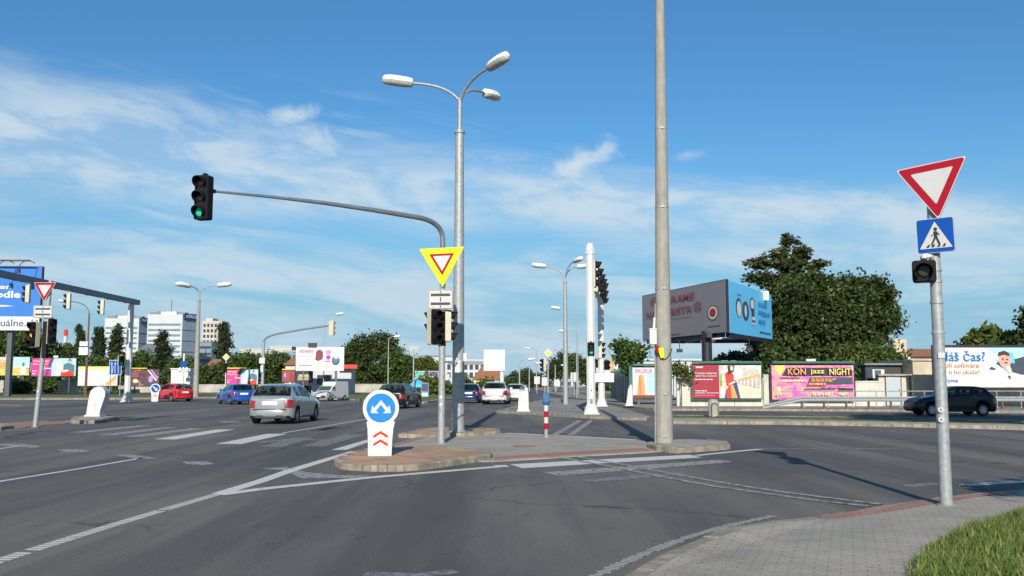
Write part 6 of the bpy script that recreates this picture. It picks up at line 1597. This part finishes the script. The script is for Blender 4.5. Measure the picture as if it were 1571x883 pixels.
# left walls
wall_seg(84, 118, 584, 133, label='pale low wall section under the magenta billboard with two men', m='wall_blocks_left')
wall_seg(38, 80, 583, 134, label='pale low wall section behind the amber lit signal post', m='wall_blocks_left')
wall_seg(-60, 5, 584, 134, label='pale low wall section at the very left edge', m='wall_blocks_left')
wall_seg(181, 232, 592, 133, label='low wall section under the dark billboard', m='wall_blocks_left')
wall_seg(286, 352, 590, 134, label='grey low wall section between the red and the blue hatchback', m='wall_blocks_left')
wall_seg(396, 500, 590, 134, label='low wall section behind the silver hatchback', m='wall_blocks_left')
wall_seg(524, 640, 589.5, 134, label='long rough stone wall between the van and the dark estate car', m='wall_blocks_left')
# kiosk and white gate near the red car
a = P(276, 609, 99); t = thing('white_cabinet', 'plain white cabinet at the rear of the red hatchback', 'cabinet', (a.x, 99.5, 0.1)); MB().box((0, 0, 1.45), (2.2, 0.8, 2.9)).box((0, 0, 2.95), (2.4, 1.0, 0.12)).build('body', 'white_paint', t, smooth=0, bevel=0.03)
a = P(508, 606, 116); t = thing('kiosk', 'white kiosk with a red awning below the right end of the white billboard', 'kiosk', (a.x, 116, 0.1))
MB().box((0, 1.5, 1.6), (5.0, 3, 3.2)).build('wall', 'facade_white', t, smooth=0); MB().box((2.2, -0.5, 3.45), (2.4, 1.2, .5)).build('awning', 'poster_red', t, smooth=0); MB().box((-1, -0.02, 1.8), (1.6, 0.08, 1.2)).build('window', 'window_dark', t, smooth=0); MB().box((0, 1.5, 3.28), (5.3, 3.3, .14)).build('roof', 'concrete', t, smooth=0)
a = P(480, 606, 117); t = thing('kiosk', 'dark kiosk standing left of the white kiosk under the billboards', 'kiosk', (a.x, 118, 0.1))
MB().box((0, 1.5, 1.5), (4.2, 3, 3.0)).build('wall', 'poster_black', t, smooth=0); MB().box((0, 1.5, 3.06), (4.6, 3.4, .12)).build('roof', 'steel_dark', t, smooth=0); MB().box((0.8, -0.02, 1.6), (1.4, 0.08, 1.4)).build('shutter', 'rust', t, smooth=0)
# parasol and advert stand right of the dark estate
a = P(641, 604, 92); t = thing('parasol', 'light blue parasol right behind the dark estate car', 'parasol', (a.x, 92, 0.1))
MB().tube([(0, 0, 0), (0, 0, 1.6)], 0.03, 8).build('pole', 'steel_grey', t); MB().lathe([(1.05, 1.0), (0.9, 1.25), (0.5, 1.55), (0.05, 1.75)], 8).build('canopy', 'poster_cyan', t, smooth=20)
a = P(652, 606, 90); t = thing('advert_stand', 'blue and white printed stand on the verge next to the parasol', 'stand', (a.x, 90, 0.1))
MB().box((0, 0, 0.75), (0.75, 0.3, 1.4), 0).box((0, -0.16, 1.0), (0.6, 0.02, 0.7), 1).box((0, -0.16, .3), (0.6, 0.02, 0.35), 2).build('body', ['steel_grey', 'poster_navy', 'poster_sky'], t, smooth=0)

# ================================================================== far buildings
def slab_block(px0, px1, pxs, yt, yb, Y, floors, label, sign=None, sidepx=None):
    """white office slab with ribbon windows; its right end wall is grey glass"""
    a = P(px0, 600, Y); b_ = P(px1, 600, Y); w = b_.x - a.x; H = P(px0, yt, Y).z
    t = thing('office_tower', label, 'office building', (a.x, Y, 0), 0)
    dd = w * 0.62
    # the grey side is a wing face turned to the viewer
    c = P(pxs, 600, Y + dd * 0.75); ws = c.x - b_.x
    V = [(0, 0, 0), (w, 0, 0), (w + ws, dd * .75, 0), (ws, dd * 1.6, 0)]
    V += [(x, y, H) for x, y, z in V]
    MB().add(V, [(0, 1, 5, 4), (3, 0, 4, 7), (2, 3, 7, 6), (4, 5, 6, 7)]).build('wall', 'facade_white', t, smooth=0)
    s_len = math.hypot(ws, dd * .75); ang = math.atan2(dd * .75, ws)
    MB().box((s_len / 2, 0.25, H / 2 - 0.3), (s_len, 0.5, H - 0.6)).build('glazed_end', 'facade_grey', t, loc=(w, 0, 0), rot=(0, 0, ang), smooth=0)
    fh = H / floors; z0 = 0
    proto = None
    for i in range(2, floors):
        z = fh * (i + 0.15)
        if z + fh > H: break
        if proto is None: proto = MB().box((w * 0.49, 0, 0), (w * 0.92, 0.5, fh * 0.34)).build('ribbon_window', 'band_glass', t, loc=(0, -0.1, z), smooth=0)
        else:
            c_ = proto.copy(); COL.objects.link(c_); c_.parent = t; c_.location = (0, -0.1, z)
        if i % 2 == 0: MB().box((s_len / 2, -0.02, 0), (s_len, 0.5, fh * .12)).build('ribbon_window', 'steel_grey', t, loc=(w, -0.1, z), rot=(0, 0, ang), smooth=0)
    MB().box((w * .55, dd * .5, H + fh * .3), (w * .45, dd * .6, fh * .6)).build('roof_house', 'facade_white', t, smooth=0)
    for q, (bx_, by_, bz_) in enumerate(((0.12, 3.0, 1.6), (0.30, 2.2, 2.2), (0.86, 4.0, 1.4))): MB().box((w * bx_, dd * .4, H + bz_ / 2), (by_ * 1.6, by_, bz_)).build('roof_unit', 'steel_grey', t, smooth=0)
    MB().tube([(w * .55, dd * .5, H + fh * .6), (w * .55, dd * .5, H + fh * .6 + 7)], 0.25, 6).build('mast', 'steel_grey', t)
    s = MB().box((s_len * 0.52, -0.8, H - fh * 0.35), (s_len * 0.95, 1.0, fh * 1.05)).build('roof_sign', 'poster_navy', t, loc=(w, 0, 0), rot=(0, 0, ang), smooth=0)
    if sign: text_part(sign, 'poster_white', s, s_len * 0.10, H - fh * 0.62, y=-1.4, w=s_len * 0.84, h=fh * 0.55, bold=0.02)
slab_block(156, 209, 226, 488, 555, 520, 13, 'white office tower with a grey glazed end, left behind the gantry column', 'INNOV')
slab_block(222, 276, 299, 482, 560, 500, 13, 'white office tower with a navy roof sign, right of the gantry column', 'ATRIUM')
a = P(307, 600, 620); t = thing('apartment_tower', 'pale narrow apartment tower beside the concrete lamp mast', 'apartment building', (a.x, 620, 0)); w = P(337, 600, 620).x - a.x; H = P(307, 492, 620).z
MB().box((w / 2, 8, H / 2), (w, 16, H)).box((w * 0.3, 8, H + 1), (w * 0.35, 12, 2)).build('wall', 'facade_beige', t, smooth=0)
wp = None
for i in range(5):
    for j in range(11):
        if wp is None: wp = MB().box((0, 0, 0), (w * 0.11, 0.6, 2.0)).build('window', 'window_dark', t, loc=(w * (0.12 + 0.19 * i), -0.1, H - 3 - j * 3.7), smooth=0)
        else:
            c_ = wp.copy(); COL.objects.link(c_); c_.parent = t; c_.location = (w * (0.12 + 0.19 * i), -0.1, H - 3 - j * 3.7)
a = P(296, 600, 560); t = thing('office_tower', 'dark glass building in front of the apartment tower', 'office building', (a.x, 560, 0)); w = P(322, 600, 560).x - a.x; H = P(296, 525, 560).z
MB().box((w / 2, 6, H / 2), (w, 12, H)).build('wall', 'facade_grey', t, smooth=0)
for j in range(5): MB().box((w / 2, -0.1, H - 3 - 4 * j), (w * .95, 0.3, 1.4)).build('ribbon_window', 'window_dark', t, smooth=0)
MB().box((w / 2, 6, H + .3), (w + .6, 12.6, .6)).build('roof', 'steel_grey', t, smooth=0)
def low_block(px0, px1, yt, Y, label, wall='facade_white', rows=3, cols=6, roof=None, depth=10, name='office_block', cat='building', rh=0.0):
    a = P(px0, 600, Y); w = P(px1, 600, Y).x - a.x; H = P(px0, yt, Y).z
    t = thing(name, label, cat, (a.x, Y, 0))
    MB().box((w / 2, depth / 2, H / 2), (w, depth, H)).build('wall', wall, t, smooth=0)
    if rh: MB().add([(-.4, -.4, H), (w + .4, -.4, H), (w + .4, depth + .4, H), (-.4, depth + .4, H), (w * .25, depth / 2, H + rh), (w * .75, depth / 2, H + rh)], [(0, 1, 5, 4), (1, 2, 5), (2, 3, 4, 5), (3, 0, 4)]).build('roof', roof or 'roof_tile', t, smooth=0)
    else: MB().box((w / 2, depth / 2, H + .2), (w + .5, depth + .5, .4)).build('roof', roof or 'facade_white', t, smooth=0)
    wp = None
    for i in range(cols):
        for j in range(rows):
            l = (w * (i + .5) / cols, -0.02, H - (j + .7) * min(3.3, H / (rows + .3)))
            if l[2] < 0.8: continue
            if wp is None: wp = MB().box((0, 0, 0), (w / cols * .62, 0.2, 1.4)).build('window', 'window_dark', t, loc=l, smooth=0)
            else:
                c_ = wp.copy(); COL.objects.link(c_); c_.parent = t; c_.location = l
    return t
low_block(410, 432, 538, 420, 'white block with small windows left of the blue glass block above the hedge', rows=3, cols=5)
low_block(413, 446, 532, 460, 'long pale roofline high behind the slim mast arm signal', wall='facade_beige', rows=2, cols=8)
low_block(433, 453, 539, 400, 'blue glass block next to the white billboard', wall='facade_grey', rows=4, cols=3)
low_block(366, 408, 536, 450, 'pale distant building seen over the trees between the poplar and the slim mast arm', wall='facade_beige', rows=2, cols=5)
low_block(262, 292, 549, 380, 'low white hall right below the right office tower', rows=1, cols=4)
low_block(205, 250, 541, 470, 'grey stepped hall with a sloping roof between the two office towers', wall='steel_grey', rows=1, cols=3, rh=5, roof='steel_grey')
low_block(437, 452, 560, 160, 'small house with a red roof beside the small maroon billboard', wall='plaster_pale', rows=1, cols=2, rh=1.8)
low_block(303, 330, 572, 150, 'small old house with a brown roof behind the lamp mast', wall='plaster_pale', rows=1, cols=2, rh=2.4)
low_block(650, 770, 553.5, 235, 'long white hall behind the big lamp post', rows=3, cols=14, depth=14)
low_block(640, 700, 547, 262, 'taller white hall part with a curved dark roof edge left of the signal pole', rows=1, cols=4, depth=12, roof='steel_grey')
low_block(727, 772, 582, 170, 'low yellow walled house with a brown tiled roof under the white board', wall='poster_lemon', rows=1, cols=3, rh=2.6)
low_block(624, 640, 556, 200, 'small pale house behind the back of the yield triangle', wall='plaster', rows=1, cols=1, rh=1.2)
a = P(96.5, 600, 900); t = thing('chimney', 'thin red and white banded chimney far away on the left', 'chimney', (a.x, 900, 0)); H = P(96, 505, 900).z
mb = MB()
for i in range(8): mb.tube([(0, 0, H * i / 8), (0, 0, H * (i + 1) / 8)], [1.8, 1.8], 10, i % 2)
mb.build('stack', ['facade_white', 'poster_red'], t)
low_block(84, 110, 529, 880, 'distant pale buildings below the banded chimney', wall='facade_white', rows=1, cols=3)
low_block(850, 905, 583, 330, 'pale low hall far down the road', wall='facade_white', rows=1, cols=6)

# ================================================================== trees
def leaf_material(name, c1, c2, c3, trans=0.25):
    m = bpy.data.materials.new(name); m.use_nodes = True; t = m.node_tree; b = t.nodes['Principled BSDF']
    at = N(t, 'ShaderNodeAttribute'); at.attribute_name = 'tone'
    cr = N(t, 'ShaderNodeValToRGB'); e = cr.color_ramp.elements
    e[0].position = 0.0; e[0].color = (*c1, 1); e[1].position = 1.0; e[1].color = (*c3, 1); q = e.new(0.55); q.color = (*c2, 1)
    L(t, at.outputs['Fac'], cr.inputs[0]); L(t, cr.outputs[0], b.inputs['Base Color'])
    b.inputs['Roughness'].default_value = 0.55; b.inputs['Specular IOR Level'].default_value = 0.3
    tr = N(t, 'ShaderNodeBsdfTranslucent'); L(t, cr.outputs[0], tr.inputs[0])
    mx = N(t, 'ShaderNodeMixShader'); mx.inputs[0].default_value = trans
    out = t.nodes['Material Output']; L(t, b.outputs[0], mx.inputs[1]); L(t, tr.outputs[0], mx.inputs[2]); L(t, mx.outputs[0], out.inputs[0])
    MATS[name] = m
leaf_material('leaf_dark', (0.022, 0.036, 0.009), (0.052, 0.078, 0.018), (0.115, 0.15, 0.036))
leaf_material('leaf_mid', (0.036, 0.065, 0.014), (0.072, 0.115, 0.026), (0.13, 0.18, 0.042))
leaf_material('leaf_light', (0.05, 0.075, 0.016), (0.09, 0.125, 0.026), (0.16, 0.19, 0.045))
leaf_material('leaf_poplar', (0.022, 0.036, 0.013), (0.042, 0.062, 0.022), (0.075, 0.10, 0.036))
leaf_material('leaf_conifer', (0.030, 0.044, 0.014), (0.062, 0.080, 0.026), (0.12, 0.135, 0.05))
mat('bark', (0.09, 0.07, 0.05), 0.95, 0, 0.3, 6, bump=0.6)
def crown_mesh(lobes, clumps, per, leaf, m, seed=1, spread=0.5, shell=0.55, flat=0.0, aspect=1.6):
    rg = np.random.default_rng(seed)
    vol = np.array([l[3] * l[4] * l[5] for l in lobes]) ** (2 / 3); vol = vol / vol.sum()
    pick = rg.choice(len(lobes), clumps, p=vol); Lb = np.array(lobes, float)[pick]
    d = rg.normal(size=(clumps, 3)); d /= np.linalg.norm(d, axis=1, keepdims=True)
    rad = shell + (1 - shell) * rg.random(clumps) ** 0.6
    bump = 1 + 0.13 * np.sin(d[:, 0] * 7 + Lb[:, 0]) * np.sin(d[:, 2] * 6 + seed) + 0.10 * np.sin(d[:, 1] * 11 + seed) + rg.normal(size=clumps) * 0.05
    C = Lb[:, :3] + d * Lb[:, 3:6] * (rad * bump)[:, None]
    tone = np.clip(0.42 + rg.normal(size=clumps) * 0.26, 0.0, 1)
    n = clumps * per
    c = np.repeat(C, per, 0) + rg.normal(size=(n, 3)) * spread * np.array([1, 1, 0.7 - flat * .4]) * np.repeat(0.5 + rg.random(clumps), per)[:, None]
    c[:, 2] = np.maximum(c[:, 2], 0.15)
    a = rg.normal(size=(n, 3)); a[:, 2] *= (1 - flat * .7); a /= np.linalg.norm(a, axis=1, keepdims=True)
    b_ = rg.normal(size=(n, 3)); b_ -= a * (a * b_).sum(1, keepdims=True); b_ /= np.linalg.norm(b_, axis=1, keepdims=True)
    s = leaf * (0.6 + 0.8 * rg.random(n))[:, None]
    v = np.stack([c - a * s * aspect * .5, c - b_ * s * .5 + a * s * .1, c + a * s * aspect * .5, c + b_ * s * .5 + a * s * .1], 1).reshape(-1, 3)
    me = bpy.data.meshes.new('crown'); me.vertices.add(n * 4); me.vertices.foreach_set('co', v.ravel().astype(np.float32))
    me.loops.add(n * 4); me.loops.foreach_set('vertex_index', np.arange(n * 4, dtype=np.int32))
    me.polygons.add(n); me.polygons.foreach_set('loop_start', np.arange(0, n * 4, 4, dtype=np.int32)); me.polygons.foreach_set('loop_total', np.full(n, 4, np.int32))
    at = me.attributes.new('tone', 'FLOAT', 'FACE'); at.data.foreach_set('value', np.clip(np.repeat(tone, per) + rg.normal(size=n) * 0.13, 0, 1).astype(np.float32))
    me.materials.append(MATS[m]); me.update(); me.validate()
    return me
def tree(name, label, base, lobes, clumps, per, leaf, m, trunk_h, trunk_r, seed=1, group=None, spread=0.5, shell=0.5, cat='tree', limbs=5, rag=0, **kw):
    t = thing(name, label, cat, base, 0, group)
    if rag:
        rr_ = random.Random(seed + 77); lobes = list(lobes)
        for l in list(lobes):
            for _ in range(rag):
                d_ = Vector((rr_.gauss(0, 1), rr_.gauss(0, 1), rr_.gauss(0.2, 1))).normalized(); q = rr_.uniform(.12, .26)
                lobes.append((l[0] + d_.x * l[3] * 1.02, l[1] + d_.y * l[4] * 1.02, l[2] + d_.z * l[5] * 1.02, l[3] * q * 1.3, l[4] * q * 1.2, l[5] * q))
    me = crown_mesh(lobes, clumps, per, leaf, m, seed, spread, shell, **kw); o = bpy.data.objects.new('crown', me); COL.objects.link(o); o.parent = t
    rg = random.Random(seed); mb = MB()
    top = max(l[2] for l in lobes)
    if trunk_h:
        mb.tube([(0, 0, -0.1), (0.03, 0, trunk_h * .5), (0.0, 0.05, trunk_h), (0.1, 0, top)], [trunk_r * 1.25, trunk_r, trunk_r * .85, trunk_r * .25], 10)
        for i in range(limbs):
            l = lobes[i % len(lobes)]; z0 = trunk_h * rg.uniform(0.7, 1.1); tgt = Vector((l[0] + rg.uniform(-.5, .5) * l[3], l[1] + rg.uniform(-.5, .5) * l[4], l[2] + rg.uniform(-.2, .5) * l[5]))
            mb.tube(bezier((0, 0, z0), (tgt.x * .4, tgt.y * .4, z0 + (tgt.z - z0) * .6), tgt, 5), [trunk_r * .5, trunk_r * .42, trunk_r * .34, trunk_r * .25, trunk_r * .16, trunk_r * .08], 7)
        mb.build('trunk', 'bark', t)
    return t
def px_lobes(items, Y, base):
    """items: (cx, cy, rx, ry [, dy, ry depth factor]) measured on the photo at distance Y"""
    out = []
    for it in items:
        c = P(it[0], it[1], Y); k = Y / FPX; dy = it[4] if len(it) > 4 else 0
        out.append((c.x - base.x, dy, c.z - base.z, it[2] * k, max(it[2] * k * 0.8, 0.5), it[3] * k))
    return out
# --- right group
b = P(1210, 600, 84); b.z = 0
lob = px_lobes([(1210, 372, 13, 13), (1192, 390, 18, 10), (1232, 388, 14, 9), (1168, 404, 20, 9), (1248, 408, 20, 9), (1208, 408, 26, 14), (1178, 428, 26, 10), (1240, 430, 30, 12), (1205, 440, 34, 14), (1215, 465, 58, 22), (1195, 500, 48, 34), (1180, 530, 36, 24)], 84, b)
tree('spruce_like_tree', 'tall loose feathery tree rising highest behind the blue billboard', b, lob, 900, 16, 0.20, 'leaf_conifer', 9, 0.35, 3, spread=0.30, shell=0.15, flat=0.8, aspect=2.4, limbs=12, rag=4)
b = P(1265, 600, 78); b.z = 0
lob = px_lobes([(1245, 470, 58, 46), (1290, 462, 48, 34), (1225, 505, 62, 46), (1285, 505, 62, 46), (1215, 540, 52, 26), (1280, 545, 60, 26)], 78, b)
tree('broad_tree', 'large dense dark green round tree behind the pink jazz billboard', b, lob, 2500, 24, 0.21, 'leaf_dark', 4, 0.4, 5, spread=0.36, shell=0.66, rag=5)
b = P(1325, 600, 80); b.z = 0
lob = px_lobes([(1335, 458, 34, 28), (1318, 482, 42, 36), (1352, 490, 26, 28), (1320, 515, 36, 24), (1300, 535, 30, 22)], 80, b)
tree('broad_tree', 'rounded dark tree forming the right shoulder of the big tree group', b, lob, 1000, 22, 0.20, 'leaf_dark', 4, 0.35, 6, spread=0.32, shell=0.5, rag=5)
b = P(1330, 600, 74); b.z = 0
lob = px_lobes([(1310, 548, 34, 18), (1350, 545, 28, 16), (1330, 562, 50, 16), (1372, 553, 14, 10)], 74, b)
tree('bush', 'yellow green bush in front of the right shoulder tree above the dark shed', b, lob, 460, 18, 0.19, 'leaf_light', 1.5, 0.12, 7, spread=0.32, shell=0.4, cat='bush')
b = P(1197, 600, 70); b.z = 0
lob = px_lobes([(1190, 548, 16, 16), (1182, 572, 12, 16), (1200, 560, 14, 12)], 70, b)
tree('bush', 'dark bush between the crimson and the pink billboard', b, lob, 200, 12, 0.25, 'leaf_dark', 1.2, 0.1, 8, spread=0.3, shell=0.4, cat='bush')
b = P(1323, 600, 61.0); b.z = 0
lob = px_lobes([(1318, 575, 12, 11)], 61.0, b)
tree('bush', 'small green bush right beside the pink jazz billboard', b, lob, 70, 12, 0.22, 'leaf_mid', 1.0, 0.08, 9, spread=0.22, shell=0.3, cat='bush')
b = P(1140, 600, 100); b.z = 0
lob = px_lobes([(1132, 549, 14, 7), (1108, 553, 12, 5), (1148, 553, 8, 5)], 100, b)
tree('bush', 'low tree tops right of the black billboard column', b, lob, 160, 12, 0.3, 'leaf_dark', 2.5, 0.12, 10, spread=0.3, shell=0.4)
# palm like staghorn tree
b = P(1520, 600, 80); b.z = 0
lob = px_lobes([(1500, 520, 14, 8), (1515, 514, 13, 12), (1535, 520, 16, 9), (1556, 520, 14, 7), (1520, 530, 40, 8)], 80, b)
tree('feathery_tree', 'feathery light green tree top above the white billboard at the right', b, lob, 260, 12, 0.34, 'leaf_light', 3, 0.14, 11, spread=0.26, shell=0.1, aspect=2.6)
b = P(1566, 600, 76); b.z = 0
lob = px_lobes([(1585, 500, 18, 30), (1580, 530, 24, 22)], 76, b)
tree('broad_tree', 'dark tree just entering at the right edge above the white billboard', b, lob, 260, 12, 0.28, 'leaf_dark', 3, 0.2, 12, spread=0.3, shell=0.4)
# small young tree
b = P(965, 611, 64); b.z = 0.1
lob = px_lobes([(958, 530, 15, 11), (975, 540, 14, 13), (962, 548, 18, 12), (968, 562, 12, 8)], 64, b)
tree('young_tree', 'small young tree with an airy crown behind the slatted fence', b, lob, 230, 9, 0.20, 'leaf_mid', 2.4, 0.07, 13, spread=0.24, shell=0.1)
# creeper on the wall left of crimson board
b = P(1045, 600, 57.0); b.z = 0.1
lob = px_lobes([(1044, 570, 15, 8), (1038, 562, 9, 6), (1052, 578, 8, 5)], 57.0, b)
tree('creeper', 'thin climbing plant hanging over the grey wall left of the crimson billboard', b, lob, 60, 8, 0.15, 'leaf_light', 1.6, 0.03, 14, spread=0.2, shell=0.2, cat='plant')

# --- left poplars and hedge trees
PG = 'tall poplars on the left'
for px, yt, yb, rx, Y, sd, lab in ((122, 497, 560, 8, 240, 21, 'thinnest poplar, directly behind the slim lamp with the curved arm'), (150, 499, 585, 13, 190, 22, 'dark poplar left of the pair beside the gantry column'), (178, 497, 585, 13, 185, 23, 'poplar immediately left of the gantry column'),
                                   (248, 505, 585, 17, 180, 24, 'broad two topped poplar in front of the right office tower'), (343, 491, 585, 15, 185, 25, 'tallest poplar, right of the lamp mast')):
    b = P(px, 600, Y); b.z = 0; H_ = yb - yt
    it = []
    for i, q in enumerate(np.linspace(0.12, 0.95, 7)):
        it.append((px + random.Random(sd + i).uniform(-.25, .25) * rx, yt + H_ * q, rx * (0.30 + 0.52 * math.sin(min(1, q * 1.7) * 1.5)), H_ * 0.10))
    tree('poplar', lab, b, px_lobes(it, Y, b), 520, 16, 0.28, 'leaf_poplar', 4, 0.3, sd, PG, spread=0.26, shell=0.3)
HT = 'leafy trees behind the left billboards'
hedge = [(14, 528, 30, 22, 150, 'leaf_mid', 'green tree crown under the huge blue billboard at the left edge'), (60, 530, 28, 16, 155, 'leaf_mid', 'green crown behind the amber lit signal post'), (98, 540, 26, 14, 158, 'leaf_mid', 'green crown directly above the magenta billboard with two men'),
    (30, 515, 30, 14, 165, 'leaf_dark', 'dark crown showing just below the white strip of the huge blue billboard'), (140, 566, 26, 26, 150, 'leaf_mid', 'bushy crown behind the lemon topped billboard'), (175, 568, 26, 28, 152, 'leaf_light', 'lighter crown spilling over the lemon topped billboard'), (214, 560, 22, 22, 156, 'leaf_mid', 'crown right behind the gantry column'),
    (275, 566, 24, 20, 150, 'leaf_mid', 'rounded bright green tree above the red hatchback'), (296, 574, 14, 16, 148, 'leaf_light', 'small light bush right of the rounded tree above the red hatchback'),
    (322, 576, 14, 16, 140, 'leaf_dark', 'dark bush right of the lamp mast'), (372, 558, 28, 20, 160, 'leaf_mid', 'crown above the magenta billboard with the yellow strip'), (408, 565, 30, 22, 162, 'leaf_mid', 'crown behind the slim mast arm signal pole'), (440, 572, 22, 20, 165, 'leaf_dark', 'dark crown behind the small maroon billboard'),
    (424, 552, 26, 12, 175, 'leaf_mid', 'upper crown just left of the blue glass block'), (345, 575, 20, 18, 150, 'leaf_mid', 'bush at the foot of the tallest poplar')]
for i, (px, py, rx, ry, Y, m, lab) in enumerate(hedge):
    b = P(px, 600, Y); b.z = 0
    r_ = random.Random(100 + i)
    it = [(px, py, rx * .8, ry * .8)] + [(px + r_.uniform(-.6, .6) * rx, py + r_.uniform(-.5, .7) * ry, rx * r_.uniform(.35, .6), ry * r_.uniform(.35, .6)) for _ in range(4)] + [(px, min(596, py + ry * .9), rx * .8, ry * .6)]
    tree('leafy_tree', lab, b, px_lobes(it, Y, b), 400, 18, 0.25, m, 2.5, 0.2, 200 + i, HT, spread=0.42, shell=0.45, rag=2)
for px, py, Y, lab in ((28, 596, 118, 'square clipped dark hedge under the orange billboard'), (75, 592, 126, 'round bush leaning on the wall under the magenta billboard'), (47, 594, 127, 'dark shrub beside the amber lit signal post')):
    b = P(px, 606, Y); b.z = 0.1
    tree('bush', lab, b, px_lobes([(px, py, 15 if px == 28 else 9, 10), (px + 3, py - 3, 12 if px == 28 else 6, 7)], Y, b), 170, 10, 0.26, 'leaf_dark' if px != 75 else 'leaf_mid', 0.8, 0.06, px, spread=0.25, shell=0.3, cat='bush')
# --- big clump in the middle
CG = 'dense trees behind the stone wall'
for i, (items, Y, m, lab) in enumerate((([(535, 556, 18, 22), (528, 578, 14, 16), (545, 575, 20, 22)], 150, 'leaf_dark', 'dark tree touching the right edge of the white billboard'),
    ([(560, 535, 20, 20), (585, 530, 22, 20), (572, 556, 32, 26), (600, 548, 18, 20), (575, 582, 40, 16)], 145, 'leaf_dark', 'highest dark tree of the clump behind the stone wall'),
    ([(605, 560, 22, 22), (618, 572, 16, 18), (612, 590, 22, 12)], 140, 'leaf_mid', 'lower greener tree at the right side of the dark clump'),
    ([(652, 556, 14, 8), (645, 566, 16, 10), (664, 566, 14, 9)], 185, 'leaf_light', 'light green trees above the far green and purple billboard'),
    ([(655, 596, 18, 10), (672, 598, 12, 8), (664, 590, 10, 7)], 112, 'leaf_light', 'bushes along the verge left of the signal pole'))):
    px = items[0][0]; b = P(px, 600, Y); b.z = 0
    tree('leafy_tree', lab, b, px_lobes(items, Y, b), 800 if i < 2 else 400, 22, 0.24, m, 3, 0.25, 300 + i, CG, spread=0.40, shell=0.5, rag=3)
# --- trees along the far road
FG = 'trees lining the far road'
far = [(790, 582, 10, 12, 230, 'leaf_dark', 'dark crown right of the white board back'), (806, 576, 13, 14, 240, 'leaf_dark', 'rounded dark crown above the further white car'), (822, 582, 10, 12, 260, 'leaf_dark', 'dark crown at the vanishing point of the road'),
    (778, 592, 10, 8, 170, 'leaf_mid', 'bushes at the right edge of the white hatchback'), (852, 564, 12, 18, 200, 'leaf_dark', 'dark crown just right of the priority diamond'), (866, 556, 10, 20, 210, 'leaf_dark', 'dark crown behind the foot of the three armed lamp'), (884, 560, 14, 20, 190, 'leaf_mid', 'airy crown left of the white gantry column'), (900, 570, 12, 18, 185, 'leaf_dark', 'dark crown hidden behind the white gantry column'),
    (835, 590, 8, 8, 300, 'leaf_mid', 'tiny far crown between road lamps'), (712, 590, 12, 8, 180, 'leaf_mid', 'bush behind the navy blue car'), (746, 592, 10, 7, 160, 'leaf_mid', 'bush behind the nearer white hatchback'), (925, 590, 14, 10, 150, 'leaf_mid', 'bushes behind the far gantry column')]
for i, (px, py, rx, ry, Y, m, lab) in enumerate(far):
    b = P(px, 600, Y); b.z = 0; r_ = random.Random(400 + i)
    it = [(px, py, rx * .8, ry * .8), (px + rx * .4, py + ry * .3, rx * .5, ry * .5), (px - rx * .4, py + ry * .4, rx * .5, ry * .5)]
    tree('leafy_tree', lab, b, px_lobes(it, Y, b), 240, 16, 0.30, m, 2.5, 0.2, 420 + i, FG, spread=0.5, shell=0.35)
# woods closing the horizon
for k, (x0, x1, Y, h, sd) in enumerate(((-420, -115, 330, 5.5, 1), (30, 330, 340, 5.5, 2), (-115, 30, 700, 6.5, 3))):
    lobes = []; x = x0; r_ = random.Random(sd)
    while x < x1:
        lobes.append((x, r_.uniform(-6, 6), h * 0.42, r_.uniform(7, 12), 6, h * r_.uniform(.42, .62))); x += r_.uniform(7, 13)
    me = crown_mesh(lobes, len(lobes) * 40, 9, 0.9, 'leaf_dark', sd, 1.0, 0.5); o = bpy.data.objects.new('far_woods', me); COL.objects.link(o); o.location = (0, Y, 0); o['kind'] = 'stuff'
    tag(o, ['far green belt of trees closing the view on the left', 'far green belt of trees closing the view on the right', 'thin far tree belt at the end of the long road'][k], 'woods')
# --- roadside trees just outside the frame on the right that shade the pavement and the far road
b = Vector((8.5, 3.2, 0.1))
tree('roadside_tree', 'roadside tree standing outside the right edge whose shade falls on the near pavement', b, [(0, 0, 4.55, 1.7, 1.0, 0.45), (1.6, 0.4, 4.9, 1.6, 1.0, 0.6), (-0.8, .1, 4.75, 1.0, 0.7, 0.3)], 520, 12, 0.16, 'leaf_mid', 3, 0.14, 51, spread=0.25, shell=0.2)
b = Vector((18.0, 17.5, 0.1))
tree('roadside_tree', 'taller roadside tree outside the right edge shading the far median', b, [(0, 0, 10.5, 4.0, 3.0, 2.0), (3, 1, 11, 4.0, 3.0, 2.4), (-2.5, 0, 10.2, 2.2, 2, 1.2), (7, 0, 10, 4.5, 3, 2.0)], 900, 12, 0.3, 'leaf_mid', 7, 0.3, 52, spread=0.45, shell=0.2)
